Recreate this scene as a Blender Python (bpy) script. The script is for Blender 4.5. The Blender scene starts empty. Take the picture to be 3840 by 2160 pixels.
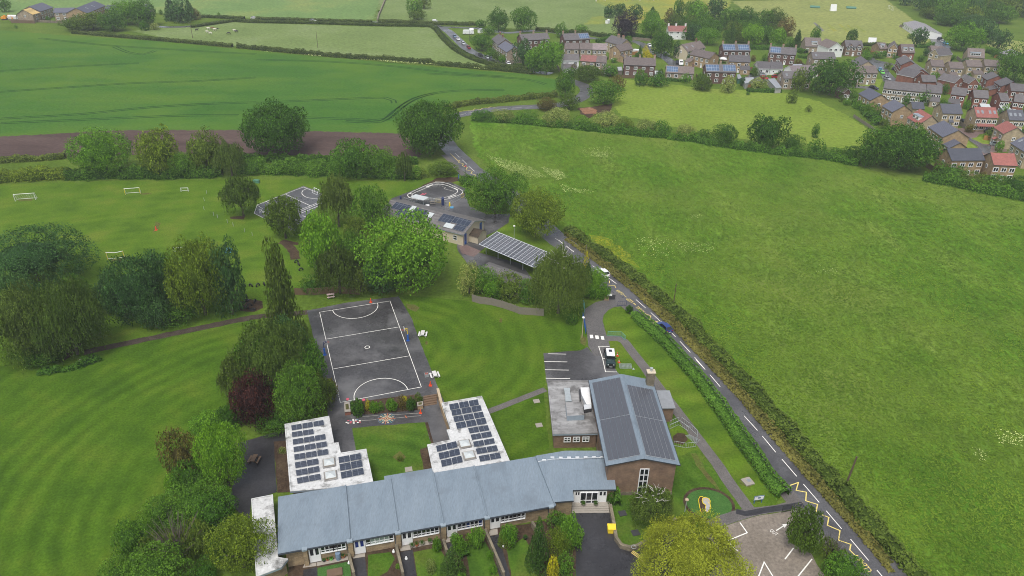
import bpy, math, random
import numpy as np
from mathutils import Vector, Matrix, geometry

# ---------------------------------------------------------------- camera
SC = bpy.context.scene
COL = SC.collection
PITCH, ROLL, FPX, CAMH = math.radians(29.47), math.radians(-1.0), 2750.0, 80.0
_c, _s = math.cos(ROLL), math.sin(ROLL)
_X = Vector((1, 0, 0)); _D = Vector((0, -math.sin(PITCH), -math.cos(PITCH))); _F = Vector((0, math.cos(PITCH), -math.sin(PITCH)))
_R = _c * _X + _s * _D; _DN = -_s * _X + _c * _D
cam_d = bpy.data.cameras.new('camera'); cam = bpy.data.objects.new('camera', cam_d); COL.objects.link(cam)
cam_d.sensor_width = 36; cam_d.lens = 36 * FPX / 3840; cam_d.clip_start = 0.5; cam_d.clip_end = 6000
cam.matrix_world = Matrix(((_R.x, -_DN.x, -_F.x, 0), (_R.y, -_DN.y, -_F.y, 0), (_R.z, -_DN.z, -_F.z, CAMH), (0, 0, 0, 1)))
SC.camera = cam
# ---------------------------------------------------------------- light
SUN_EL, SUN_ROT = math.radians(64), math.radians(200)
wd = bpy.data.worlds.new('World'); SC.world = wd; wd.use_nodes = True
nt = wd.node_tree; bg = nt.nodes['Background']
sky = nt.nodes.new('ShaderNodeTexSky'); sky.sky_type = 'NISHITA'; sky.sun_disc = False
sky.sun_elevation = SUN_EL; sky.sun_rotation = SUN_ROT; sky.dust_density = 3.0; sky.air_density = 1.0
hsv = nt.nodes.new('ShaderNodeHueSaturation'); hsv.inputs['Saturation'].default_value = 0.42
nt.links.new(sky.outputs[0], hsv.inputs['Color']); nt.links.new(hsv.outputs[0], bg.inputs[0]); bg.inputs[1].default_value = 0.115
sun_d = bpy.data.lights.new('sun', 'SUN'); sun_d.energy = 1.5; sun_d.angle = math.radians(22); sun_d.color = (1, 0.97, 0.92)
sun = bpy.data.objects.new('sun', sun_d); COL.objects.link(sun)
_sd = Vector((math.sin(SUN_ROT) * math.cos(SUN_EL), math.cos(SUN_ROT) * math.cos(SUN_EL), math.sin(SUN_EL)))
sun.rotation_euler = _sd.to_track_quat('Z', 'Y').to_euler()
SC.view_settings.view_transform = 'Standard'; SC.view_settings.look = 'None'
SC.view_settings.exposure = 0.70; SC.view_settings.gamma = 1
SC.cycles.use_denoising = True; SC.cycles.denoising_prefilter = 'NONE'; SC.cycles.filter_width = 1.0; SC.cycles.max_bounces = 6; SC.cycles.diffuse_bounces = 3; SC.cycles.transparent_max_bounces = 8

# ---------------------------------------------------------------- survey: windows of the survey sheet -> ground points
WN = dict(A=(0,0,.37267),B=(960,0,.37267),C=(1600,0,.37267),E=(2240,0,.24845),F=(2800,0,.24845),H=(3200,180,.24845),I=(3200,400,.24845),
 J=(3200,0,.24845),K=(0,540,.37267),L=(800,600,.24845),M=(1360,600,.31056),N=(1800,900,.24845),P=(1000,1080,.31053),Q=(960,1480,.46921),
 R=(1900,1350,.3795),S=(1700,1750,.3882),T=(2000,1050,.2761),U=(2400,1700,.34938),X=(2700,1750,.31056),Y=(0,840,.38647),a=(400,1500,.45543),
 b=(1240,1400,.16563),c=(1100,1900,.34938),d=(1640,560,.2761),O=(0,0,1.49068),V=(2260,1360,.34518))
CP = Vector((0, 0, CAMH))
def pt(w, x, y, z=0.0):
    x0, y0, k = WN[w]
    d = (x0 + x * k - 1920) / FPX * _R + (y0 + y * k - 1080) / FPX * _DN + _F
    return CP + d * ((z - CAMH) / d.z)
def pl(w, *xy, z=0.0): return [pt(w, xy[i], xy[i + 1], z) for i in range(0, len(xy), 2)]
def proj(P):
    d = Vector(P) - CP; k = d.dot(_F)
    return 1920 + FPX * d.dot(_R) / k, 1080 + FPX * d.dot(_DN) / k, FPX / k

# ---------------------------------------------------------------- materials
MT = {}
def _nodes(name):
    m = bpy.data.materials.new(name); m.use_nodes = True; MT[name] = m
    n = m.node_tree.nodes; b = n['Principled BSDF']
    return m, n, m.node_tree.links, b
def _noise(n, l, vec, scale, detail=4, rough=.6):
    t = n.new('ShaderNodeTexNoise'); t.inputs['Scale'].default_value = scale; t.inputs['Detail'].default_value = detail
    t.inputs['Roughness'].default_value = rough; l.new(vec, t.inputs['Vector']); return t.outputs[0]
def _ramp(n, l, fac, stops):
    r = n.new('ShaderNodeValToRGB'); e = r.color_ramp.elements
    while len(e) < len(stops): e.new(.5)
    for k, (p, c) in zip(e, stops): k.position = p; k.color = (c[0], c[1], c[2], 1)
    l.new(fac, r.inputs[0]); return r.outputs[0]
def _mix(n, l, fac, a, b, mode='MIX'):
    m = n.new('ShaderNodeMix'); m.data_type = 'RGBA'; m.blend_type = mode
    for v, i in ((fac, 0), (a, 6), (b, 7)):
        if hasattr(v, 'links'): l.new(v, m.inputs[i])
        elif i == 0: m.inputs[0].default_value = v
        else: m.inputs[i].default_value = (v[0], v[1], v[2], 1)
    return m.outputs[2]
def _map(n, l, vec, scale=(1, 1, 1), rz=0):
    m = n.new('ShaderNodeMapping'); m.inputs['Scale'].default_value = scale; m.inputs['Rotation'].default_value = (0, 0, rz)
    l.new(vec, m.inputs[0]); return m.outputs[0]
def _bump(n, l, b, h, dist, st=.5):
    k = n.new('ShaderNodeBump'); k.inputs['Strength'].default_value = st; k.inputs['Distance'].default_value = dist
    l.new(h, k.inputs['Height']); l.new(k.outputs[0], b.inputs['Normal'])
def plain(name, c, rough=.6, metal=0, var=.0, sc=2.0, spec=.5):
    m, n, l, b = _nodes(name)
    b.inputs['Roughness'].default_value = rough; b.inputs['Metallic'].default_value = metal
    b.inputs['Specular IOR Level'].default_value = spec
    if var:
        g = n.new('ShaderNodeTexCoord'); f = _noise(n, l, g.outputs['Object'], sc, 5)
        col = _ramp(n, l, f, [(.3, [v * (1 - var) for v in c]), (.7, [v * (1 + var) for v in c])]); l.new(col, b.inputs['Base Color'])
    else: b.inputs['Base Color'].default_value = (*c, 1)
    return m
def surf(name, cols, s1, s2=0, rough=.85, bump=0, spec=.04, stretch=None, wet=None, rz=0, patch=None, amp=.36):
    """world-space ground / roof surface: two scales of noise, optional wet patches and patches of stain or other colour"""
    m, n, l, b = _nodes(name)
    g = n.new('ShaderNodeNewGeometry').outputs['Position']
    v = _map(n, l, g, stretch, rz) if stretch else g
    f = _noise(n, l, v, s1, 6, .65); col = _ramp(n, l, f, [(.32, cols[0]), (.5, cols[1]), (.68, cols[2])])
    if s2:
        f2 = _noise(n, l, v, s2, 5, .7); k = _ramp(n, l, f2, [(.3, (1 - amp,) * 3), (.7, (1 + amp,) * 3)])
        col = _mix(n, l, 1.0, col, k, 'MULTIPLY')
    if patch:
        pc, ps, lo, hi = patch; f3 = _noise(n, l, g, ps, 7, .62); k = _ramp(n, l, f3, [(lo, (0, 0, 0)), (hi, (1, 1, 1))]); col = _mix(n, l, k, col, pc)
    l.new(col, b.inputs['Base Color']); b.inputs['Specular IOR Level'].default_value = spec; b.inputs['Roughness'].default_value = rough
    if wet:
        ws, r0, r1 = wet; f4 = _noise(n, l, g, ws, 6, .6)
        k = _ramp(n, l, f4, [(.38, (r0,) * 3), (.62, (r1,) * 3)]); l.new(k, b.inputs['Roughness'])
    if bump: _bump(n, l, b, _noise(n, l, v, s2 or s1 * 6, 4, .7), bump, .6)
    return m
def lawn(name, cols, center, period, amp, s2=2.5, hard=1.0):
    """mown grass: rings left by the mower around a centre (real stripes of laid-over grass)"""
    m, n, l, b = _nodes(name)
    g = n.new('ShaderNodeNewGeometry').outputs['Position']
    sub = n.new('ShaderNodeVectorMath'); sub.operation = 'SUBTRACT'; l.new(g, sub.inputs[0]); sub.inputs[1].default_value = (center[0], center[1], 0)
    wob = _noise(n, l, g, .05, 3); 
    ln = n.new('ShaderNodeVectorMath'); ln.operation = 'LENGTH'; l.new(sub.outputs[0], ln.inputs[0])
    ad = n.new('ShaderNodeMath'); ad.operation = 'MULTIPLY_ADD'; l.new(wob, ad.inputs[0]); ad.inputs[1].default_value = 3.5; l.new(ln.outputs['Value'], ad.inputs[2])
    mu = n.new('ShaderNodeMath'); mu.operation = 'MULTIPLY'; l.new(ad.outputs[0], mu.inputs[0]); mu.inputs[1].default_value = 2 * math.pi / period
    si = n.new('ShaderNodeMath'); si.operation = 'SINE'; l.new(mu.outputs[0], si.inputs[0])
    st = n.new('ShaderNodeMath'); st.operation = 'MULTIPLY_ADD'; l.new(si.outputs[0], st.inputs[0]); st.inputs[2].default_value = .5
    br = _ramp(n, l, _noise(n, l, g, .09, 4, .65), [(.36, (0, 0, 0)), (.62, (amp * 1.9,) * 3)]); l.new(br, st.inputs[1])
    f = _noise(n, l, g, .12, 5, .6)
    col = _ramp(n, l, f, [(.33, cols[0]), (.5, cols[1]), (.68, cols[2])])
    k = _ramp(n, l, st.outputs[0], [(0, (.55, .6, .6)), (1, (1.4, 1.35, 1.3))]); col = _mix(n, l, 1.0, col, k, 'MULTIPLY')
    f2 = _noise(n, l, g, s2, 5, .75); k2 = _ramp(n, l, f2, [(.3, (.62, .66, .6)), (.7, (1.3, 1.26, 1.3))]); col = _mix(n, l, 1.0, col, k2, 'MULTIPLY')
    l.new(col, b.inputs['Base Color']); b.inputs['Roughness'].default_value = .9; b.inputs['Specular IOR Level'].default_value = .03
    _bump(n, l, b, f2, .15, .5)
    return m
def leafmat(name, dark, light, var=.25, tr=.18):
    m, n, l, b = _nodes(name)
    a = n.new('ShaderNodeAttribute'); a.attribute_name = 'tint'
    col = _mix(n, l, a.outputs['Fac'], dark, light)
    oi = n.new('ShaderNodeObjectInfo'); k = _ramp(n, l, oi.outputs['Random'], [(0, (1 - var, 1 - var * .6, 1 - var)), (1, (1 + var, 1 + var * .7, 1 + var * .5))])
    col = _mix(n, l, 1.0, col, k, 'MULTIPLY')
    l.new(col, b.inputs['Base Color']); b.inputs['Roughness'].default_value = .6; b.inputs['Specular IOR Level'].default_value = .05
    t = n.new('ShaderNodeBsdfTranslucent'); l.new(col, t.inputs[0]); ms = n.new('ShaderNodeMixShader'); ms.inputs[0].default_value = tr
    l.new(b.outputs[0], ms.inputs[1]); l.new(t.outputs[0], ms.inputs[2]); l.new(ms.outputs[0], n['Material Output'].inputs[0])
    return m
def brick(name, c1, c2, mortar, sc=4.0, w=.45, h=.15, rough=.85):
    m, n, l, b = _nodes(name)
    tc = n.new('ShaderNodeTexCoord').outputs['Object']
    sx = n.new('ShaderNodeSeparateXYZ'); l.new(tc, sx.inputs[0]); ad = n.new('ShaderNodeMath'); l.new(sx.outputs[0], ad.inputs[0]); l.new(sx.outputs[1], ad.inputs[1])
    cb = n.new('ShaderNodeCombineXYZ'); l.new(ad.outputs[0], cb.inputs[0]); l.new(sx.outputs[2], cb.inputs[1])
    t = n.new('ShaderNodeTexBrick'); t.inputs['Scale'].default_value = 1; t.inputs['Brick Width'].default_value = w; t.inputs['Row Height'].default_value = h
    t.inputs['Mortar Size'].default_value = .012; t.inputs['Color1'].default_value = (*c1, 1); t.inputs['Color2'].default_value = (*c2, 1); t.inputs['Mortar'].default_value = (*mortar, 1)
    l.new(cb.outputs[0], t.inputs['Vector'])
    f = _noise(n, l, tc, .9, 5); k = _ramp(n, l, f, [(.3, (.72, .72, .74)), (.7, (1.25, 1.22, 1.18))]); col = _mix(n, l, 1.0, t.outputs[0], k, 'MULTIPLY')
    l.new(col, b.inputs['Base Color']); b.inputs['Roughness'].default_value = rough; b.inputs['Specular IOR Level'].default_value = .2
    return m
def tiles(name, c, var=.3, rough=.6, rows=.32, spec=.35):
    """roof covering: faint courses plus weathering"""
    m, n, l, b = _nodes(name)
    tc = n.new('ShaderNodeTexCoord').outputs['Object']
    w = n.new('ShaderNodeTexWave'); w.bands_direction = 'Z'; w.inputs['Scale'].default_value = 1 / rows * .5; w.inputs['Distortion'].default_value = .5
    l.new(tc, w.inputs[0]); k0 = _ramp(n, l, w.outputs[1], [(0, (.8, .8, .8)), (.5, (1.08, 1.08, 1.08))])
    f = _noise(n, l, tc, 1.3, 6, .7); col = _ramp(n, l, f, [(.3, [v * (1 - var) for v in c]), (.7, [v * (1 + var) for v in c])])
    col = _mix(n, l, 1.0, col, k0, 'MULTIPLY'); oi = n.new('ShaderNodeObjectInfo')
    k = _ramp(n, l, oi.outputs['Random'], [(0, (.85, .85, .88)), (1, (1.15, 1.12, 1.1))]); col = _mix(n, l, 1.0, col, k, 'MULTIPLY')
    l.new(col, b.inputs['Base Color']); b.inputs['Roughness'].default_value = rough; b.inputs['Specular IOR Level'].default_value = spec
    return m
def panelmat(name, cell, line, cw, chh, rough=.22):
    m, n, l, b = _nodes(name)
    uv = n.new('ShaderNodeUVMap').outputs[0]
    t = n.new('ShaderNodeTexBrick'); t.offset = 0; t.inputs['Scale'].default_value = 1; t.inputs['Brick Width'].default_value = cw; t.inputs['Row Height'].default_value = chh
    t.inputs['Mortar Size'].default_value = .02; t.inputs['Color1'].default_value = (*cell, 1); t.inputs['Color2'].default_value = (*[v * .75 for v in cell], 1); t.inputs['Mortar'].default_value = (*line, 1)
    l.new(uv, t.inputs[0]); l.new(t.outputs[0], b.inputs['Base Color']); b.inputs['Roughness'].default_value = rough; b.inputs['Specular IOR Level'].default_value = .5
    return m
# ---------------------------------------------------------------- mesh helpers
class MB:
    """collects faces with material slots; build() links them as ONE mesh object"""
    def __init__(s): s.v, s.f, s.m, s.uv = [], [], [], {}
    def poly(s, pts, mi=0, uv=None):
        k = len(s.v); s.v += [tuple(p) for p in pts]; s.f.append(tuple(range(k, k + len(pts)))); s.m.append(mi)
        if uv: s.uv[len(s.f) - 1] = uv
    def box(s, x0, x1, y0, y1, z0, z1, mi=0, M=None):
        P = [Vector(p) for p in ((x0,y0,z0),(x1,y0,z0),(x1,y1,z0),(x0,y1,z0),(x0,y0,z1),(x1,y0,z1),(x1,y1,z1),(x0,y1,z1))]
        if M: P = [M @ p for p in P]
        k = len(s.v); s.v += [tuple(p) for p in P]
        for q in ((3,2,1,0),(4,5,6,7),(0,1,5,4),(1,2,6,5),(2,3,7,6),(3,0,4,7)): s.f.append(tuple(k + i for i in q)); s.m.append(mi)
    def prism(s, pts, z0, z1, mi=0, mtop=None):
        pts = [Vector((p[0], p[1], 0)) for p in pts]; n = len(pts)
        if sum(pts[i].x * pts[(i+1) % n].y - pts[(i+1) % n].x * pts[i].y for i in range(n)) < 0: pts.reverse()
        zt = z1 if callable(z1) else (lambda p: z1)
        tris = geometry.tessellate_polygon([pts])
        for t in tris:
            q = [pts[i] for i in t]
            if (q[1] - q[0]).cross(q[2] - q[0]).z < 0: q.reverse()
            s.poly([(p.x, p.y, zt(p)) for p in q], mi if mtop is None else mtop)
        for i in range(n):
            a, b = pts[i], pts[(i + 1) % n]
            s.poly([(a.x, a.y, z0), (b.x, b.y, z0), (b.x, b.y, zt(b)), (a.x, a.y, zt(a))], mi)
    def tube(s, pts, r, n=6, mi=0, cap=True):
        pts = [Vector(p) for p in pts]; rr = r if hasattr(r, '__len__') else [r] * len(pts); rings = []
        for i, p in enumerate(pts):
            d = (pts[min(i + 1, len(pts) - 1)] - pts[max(i - 1, 0)]).normalized()
            a = d.orthogonal().normalized(); b = d.cross(a); k = len(s.v)
            s.v += [tuple(p + (a * math.cos(2*math.pi*j/n) + b * math.sin(2*math.pi*j/n)) * rr[i]) for j in range(n)]; rings.append(k)
        for i in range(len(pts) - 1):
            for j in range(n):
                s.f.append((rings[i]+j, rings[i]+(j+1) % n, rings[i+1]+(j+1) % n, rings[i+1]+j)); s.m.append(mi)
        if cap:
            s.f.append(tuple(rings[0]+j for j in reversed(range(n)))); s.m.append(mi); s.f.append(tuple(rings[-1]+j for j in range(n))); s.m.append(mi)
    def lathe(s, prof, c=(0,0,0), n=12, mi=0):
        k0 = len(s.v)
        for r, z in prof: s.v += [(c[0] + r*math.cos(2*math.pi*j/n), c[1] + r*math.sin(2*math.pi*j/n), c[2] + z) for j in range(n)]
        for i in range(len(prof) - 1):
            for j in range(n): s.f.append((k0+i*n+j, k0+i*n+(j+1) % n, k0+(i+1)*n+(j+1) % n, k0+(i+1)*n+j)); s.m.append(mi)
        s.f.append(tuple(k0+(len(prof)-1)*n+j for j in range(n))); s.m.append(mi)
    def mesh(s, name, mats, smooth=False):
        me = bpy.data.meshes.new(name); me.from_pydata(s.v, [], s.f)
        for m in (mats if isinstance(mats, (list, tuple)) else [mats]): me.materials.append(MT[m] if isinstance(m, str) else m)
        me.polygons.foreach_set('material_index', s.m)
        if smooth: me.polygons.foreach_set('use_smooth', [True] * len(s.f))
        if s.uv:
            L = me.uv_layers.new(name='UVMap').data
            for fi, uv in s.uv.items():
                for k, li in enumerate(me.polygons[fi].loop_indices): L[li].uv = uv[k]
        me.update(); return me
    def build(s, name, mats, parent=None, smooth=False): return link(name, s.mesh(name, mats, smooth), parent)
def link(name, data, parent=None, loc=None, rz=None, scale=None):
    o = bpy.data.objects.new(name, data); COL.objects.link(o)
    if parent is not None: o.parent = parent
    if loc is not None: o.location = loc
    if rz is not None: o.rotation_euler = (0, 0, rz)
    if scale is not None: o.scale = scale
    return o
def tag(o, label, cat, group=None, kind=None):
    if label: o['label'] = label
    if cat: o['category'] = cat
    if group: o['group'] = group
    if kind: o['kind'] = kind
    return o
def empty(name, loc, rz=0, label=None, cat=None, group=None):
    return tag(link(name, None, None, Vector(loc), rz), label, cat, group)
def struct(o, label=None): o['kind'] = 'structure'; o['label'] = label or o.name.split('.')[0].replace('_', ' '); return o
def frame(a, b):
    """origin and heading of the line a->b"""
    return Vector((a.x, a.y, 0)), math.atan2(b.y - a.y, b.x - a.x), (Vector((b.x, b.y)) - Vector((a.x, a.y))).length
RND = random.Random(7)
def rough_edge(pts, amp, step=1.2):
    out = []; n = len(pts)
    for i in range(n):
        a, b = Vector(pts[i]), Vector(pts[(i + 1) % n]); L = (b - a).length; k = max(1, min(120, int(L / step)))
        t = (b - a).normalized() if L else Vector((1, 0, 0)); nrm = Vector((-t.y, t.x, 0))
        for j in range(k):
            p = a.lerp(b, j / k); out.append(p + nrm * (RND.uniform(-1, 1) * amp if j else 0))
    return out
_sz = [0]
def sheet(name, pts, z, mat, amp=0.0, label=None):
    _sz[0] += 1; z += _sz[0] * 2.5e-5          # no two sheets share a plane
    if amp: pts = rough_edge(pts, amp)
    m = MB(); P = [Vector((p[0], p[1], 0)) for p in pts]
    for t in geometry.tessellate_polygon([P]):
        q = [P[i] for i in t]
        if (q[1] - q[0]).cross(q[2] - q[0]).z < 0: q.reverse()
        m.poly([(p.x, p.y, z) for p in q])
    return struct(m.build(name, mat), label)
def smooth_path(pts, step=2.0):
    pts = [Vector((p[0], p[1], 0)) for p in pts]; out = []
    for i in range(len(pts) - 1):
        p0, p1, p2, p3 = pts[max(i-1, 0)], pts[i], pts[i+1], pts[min(i+2, len(pts)-1)]
        k = max(1, int((p2 - p1).length / step))
        for j in range(k):
            t = j / k; out.append(.5 * ((2*p1) + (p2-p0)*t + (2*p0-5*p1+4*p2-p3)*t*t + (3*p1-p0-3*p2+p3)*t**3))
    out.append(pts[-1]); return out
def offset(path, d):
    out = []
    for i, p in enumerate(path):
        t = (path[min(i+1, len(path)-1)] - path[max(i-1, 0)]); t = Vector((t.x, t.y, 0)).normalized(); out.append(p + Vector((-t.y, t.x, 0)) * d)
    return out
def ribbon_pts(m, path, w0, w1, z, mi=0, amp=0):
    A, B = offset(path, w0), offset(path, w1)
    if amp: A = [p + Vector((RND.uniform(-amp, amp), RND.uniform(-amp, amp), 0)) for p in A]; B = [p + Vector((RND.uniform(-amp, amp), RND.uniform(-amp, amp), 0)) for p in B]
    for i in range(len(path) - 1):
        q = [B[i], B[i+1], A[i+1], A[i]]
        if (q[1] - q[0]).cross(q[2] - q[0]).z < 0: q.reverse()
        m.poly([(p.x, p.y, z) for p in q], mi)
def ribbon(name, path, w, z, mat, step=2.0, amp=0, label=None):
    m = MB(); path = smooth_path(path, step); ribbon_pts(m, path, -w/2, w/2, z, 0, amp); return struct(m.build(name, mat), label)
def strokes(name, lines, w, z, mat, label=None):
    m = MB()
    for ln in lines:
        for a, b in zip(ln[:-1], ln[1:]):
            a = Vector((a[0], a[1], 0)); b = Vector((b[0], b[1], 0)); d = (b - a).normalized(); n = Vector((-d.y, d.x, 0)) * w / 2; e = d * w * .45
            q = [a - n - e, b - n + e, b + n + e, a + n - e]; m.poly([(p.x, p.y, z) for p in q]); z += 1e-4
    return struct(m.build(name, mat), label)
def arc(c, rx, ry, a0, a1, rot=0, n=28):
    out = []
    for i in range(n + 1):
        t = a0 + (a1 - a0) * i / n; x, y = rx * math.cos(t), ry * math.sin(t)
        out.append(Vector((c[0] + x * math.cos(rot) - y * math.sin(rot), c[1] + x * math.sin(rot) + y * math.cos(rot), 0)))
    return out
def text_mesh(txt):
    cu = bpy.data.curves.new('txt', 'FONT'); cu.body = txt; cu.align_x = 'CENTER'; cu.align_y = 'CENTER'; cu.size = 1; cu.resolution_u = 3
    o = bpy.data.objects.new('txt', cu); COL.objects.link(o); dg = bpy.context.evaluated_depsgraph_get()
    me = bpy.data.meshes.new_from_object(o.evaluated_get(dg)); bpy.data.objects.remove(o); bpy.data.curves.remove(cu)
    return me

# ---------------------------------------------------------------- leaves
def leaf_quads(P, Nn, size, rng, flat=.6, tall=1.0):
    n = len(P); v = rng.normal(size=(n, 3)); v /= np.linalg.norm(v, axis=1, keepdims=True)
    nn = Nn * flat + v * (1 - flat) + np.array([0, 0, .25]); nn /= np.linalg.norm(nn, axis=1, keepdims=True)
    r = rng.normal(size=(n, 3)); r[:, 2] *= .4
    if tall > 1: r = np.tile([[0, 0, 1.0]], (n, 1)) + r * .25
    u = r - nn * np.sum(r * nn, axis=1, keepdims=True); u /= np.linalg.norm(u, axis=1, keepdims=True) + 1e-9
    w = np.cross(nn, u); s = (size * (0.6 + rng.random(n) * .8))[:, None]
    a = u * s * .5 * tall; b = w * s * .42
    j = rng.normal(size=(n, 4, 3)) * s[:, None, :] * .10
    Q = np.stack([P - a * .9 - b * .5, P - a * .2 + b * .0 + b, P + a, P + a * .1 - b], axis=1) + j
    return Q
def quad_mesh(name, Q, tint, extra=None):
    n = len(Q); V = Q.reshape(-1, 3); F = np.arange(4 * n).reshape(n, 4); T = np.asarray(tint, float)
    ev = ef = None
    if extra is not None: ev, ef, et = extra
    nv, nf = len(V), n
    if ev is not None and len(ev):
        V = np.vstack([V, ev]); loops = np.concatenate([F.ravel(), (ef + nv).ravel()]); tot = np.concatenate([np.full(n, 4), np.full(len(ef), 3)]); T = np.concatenate([T, et])
    else: loops = F.ravel(); tot = np.full(n, 4)
    me = bpy.data.meshes.new(name); me.vertices.add(len(V)); me.vertices.foreach_set('co', V.astype(np.float32).ravel())
    me.loops.add(len(loops)); me.loops.foreach_set('vertex_index', loops.astype(np.int32))
    me.polygons.add(len(tot)); st = np.concatenate([[0], np.cumsum(tot)[:-1]])
    me.polygons.foreach_set('loop_start', st.astype(np.int32))
    me.update(calc_edges=True)
    at = me.attributes.new('tint', 'FLOAT', 'FACE'); at.data.foreach_set('value', np.clip(T, 0, 1).astype(np.float32))
    return me
_ICO = None
def ico():
    global _ICO
    if _ICO is None:
        import bmesh
        b = bmesh.new(); bmesh.ops.create_icosphere(b, subdivisions=2, radius=1); b.verts.ensure_lookup_table()
        _ICO = (np.array([v.co[:] for v in b.verts]), np.array([[v.index for v in f.verts] for f in b.faces])); b.free()
    return _ICO
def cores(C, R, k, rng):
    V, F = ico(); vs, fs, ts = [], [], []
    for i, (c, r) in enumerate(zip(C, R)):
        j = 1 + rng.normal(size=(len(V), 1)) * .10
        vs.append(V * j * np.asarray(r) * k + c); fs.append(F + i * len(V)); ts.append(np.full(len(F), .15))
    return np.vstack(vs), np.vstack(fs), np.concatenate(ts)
def lobes_round(rng, n, cz, rx, rz, lr, zmin=.1, squash=.85, top=0):
    C, Rr = [], []
    for i in range(n):
        t = (i + .5) / n; ph = i * 2.39996 + rng.random() * .8; z = 1 - 2 * t; z = max(z, -.85); s = math.sqrt(max(0, 1 - z*z))
        k = .72 + rng.random() * .36
        C.append([rx * k * s * math.cos(ph), rx * k * s * math.sin(ph), cz + rz * k * z]); q = lr * (.7 + .6 * rng.random()); Rr.append([q, q, q * squash])
    C.append([0, 0, cz]); Rr.append([rx * .8, rx * .8, rz * .8])
    return np.array(C), np.array(Rr)
_CR = {}
def crown_mesh(kind, lod, seed):
    key = (kind, lod, seed)
    if key in _CR: return _CR[key]
    rng = np.random.default_rng(hash(kind) % 1 + 100 * seed + len(kind) * 7 + ord(kind[0])); N = (2200, 8000, 22000, 46000)[lod]; sz = (.100, .054, .034, .0235)[lod]; L3 = min(lod, 2)
    flat, tall = .42, 1.0
    nl = (26, 56, 110, 170)[lod]
    if kind == 'round': C, R = lobes_round(rng, nl, .56, .74, .34, (.33, .24, .185)[L3])
    elif kind == 'oak': C, R = lobes_round(rng, nl, .54, .80, .33, (.31, .225, .165)[L3], squash=.75)
    elif kind == 'oval': C, R = lobes_round(rng, nl, .53, .66, .38, (.33, .25, .19)[L3])
    elif kind == 'airy': C, R = lobes_round(rng, nl, .58, .78, .34, (.25, .18, .14)[L3])
    elif kind == 'shrub': C, R = lobes_round(rng, nl, .45, .70, .40, (.33, .25, .19)[L3])
    elif kind == 'ball': C, R = lobes_round(rng, nl, .5, .85, .42, .22)
    elif kind == 'weep':
        C, R = lobes_round(rng, nl, .55, .66, .34, (.26, .20, .16)[L3])
    elif kind == 'cone':
        C, R = [], []
        for i in range(nl):
            t = (i + .5) / nl; z = .04 + .92 * t; q = (1 - t) ** .75 * .72 + .03; ph = i * 2.4
            C.append([q * math.cos(ph), q * math.sin(ph), z]); R.append([.30 * (1 - t) + .10, .30 * (1 - t) + .10, .10 + .05 * rng.random()])
        for t in (.15, .35, .55, .75): C.append([0, 0, t]); R.append([.72 * (1 - t), .72 * (1 - t), .2])
        C, R = np.array(C), np.array(R)
    elif kind == 'poplar':
        C, R = [], []
        for i in range(nl):
            t = (i + .5) / nl; z = .05 + .9 * t; q = (.80 * (1 - t * .72)) * (.6 + .6 * rng.random()); ph = i * 2.4
            C.append([q * math.cos(ph), q * math.sin(ph), z]); R.append([.40 - .15 * t, .40 - .15 * t, .07 + .06 * rng.random()])
        C.append([0, 0, .45]); R.append([.5, .5, .42]); C, R = np.array(C), np.array(R); flat = .4; tall = 1.0
    elif kind == 'bare':
        C = np.array([[.0, 0, .3]] + [[math.cos(a) * .6, math.sin(a) * .6, .35 + .2 * rng.random()] for a in rng.random(9) * 6.28]); R = np.array([[.3, .3, .25]] + [[.3, .3, .12]] * 9); N = N // 6; flat = .1; tall = 2.5
    if kind == 'weep':                    # curtains of hanging twigs over a dome of boughs
        ns = N // 8; d = rng.normal(size=(ns, 3)); d[:, 2] = np.abs(d[:, 2]) * 1.0 - .25; d /= np.linalg.norm(d, axis=1, keepdims=True); p_ = rng.random(4) * 6.28; an = np.arctan2(d[:, 1], d[:, 0])
        bump = 1 + .13 * np.sin(3 * an + p_[0] + 4 * d[:, 2]) + .10 * np.sin(5 * an + p_[1] - 5 * d[:, 2]) + .07 * np.sin(9 * an + p_[2] + 9 * d[:, 2]); q = (.74 + .22 * rng.random(ns)) * bump
        S = np.stack([d[:, 0] * q * .92, d[:, 1] * q * .92, .53 + d[:, 2] * q * .45], 1); Ls = (.06 + .26 * rng.random(ns) ** 1.4) * (1.15 - .6 * np.maximum(d[:, 2], 0)); s_ = np.tile(np.linspace(0, 1, 8), (ns, 1))
        P = S[:, None, :] + np.stack([d[:, 0:1] * .05 * s_, d[:, 1:2] * .05 * s_, -Ls[:, None] * s_], 2) + rng.normal(size=(ns, 8, 3)) * np.array([.012, .012, .006]); Dn = np.repeat(d, 8, 0); P = P.reshape(-1, 3)
        ti = .12 + .30 * (.5 + .5 * np.sin(4 * an + p_[3] + 6 * d[:, 2])) + .35 * rng.random(ns); T = np.repeat(ti, 8) + .18 * rng.random(len(P)); k_ = P[:, 2] > .03; P, Dn, T = P[k_], Dn[k_], T[k_]
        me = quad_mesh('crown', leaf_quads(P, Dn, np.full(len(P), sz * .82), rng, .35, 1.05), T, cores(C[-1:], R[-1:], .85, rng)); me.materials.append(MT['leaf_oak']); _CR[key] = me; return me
    # no two sides of a crown alike: uneven lobes, lopsided outline
    if kind not in ('ball', 'cone'):
        q_ = .65 + .7 * rng.random(len(C)); R = R * q_[:, None]; an = np.arctan2(C[:, 1], C[:, 0]); p_ = rng.random(3) * 6.28
        wv = 1 + .10 * np.sin(an + p_[0]) + .09 * np.sin(2 * an + p_[1]) + .07 * np.sin(3 * an + p_[2] + C[:, 2] * 5); C[:, 0] *= wv; C[:, 1] *= wv; C[:, 2] += rng.normal(size=len(C)) * .025
    area = R[:, 0] * R[:, 2]; w = area / area.sum(); idx = rng.choice(len(C), N, p=w)
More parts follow.
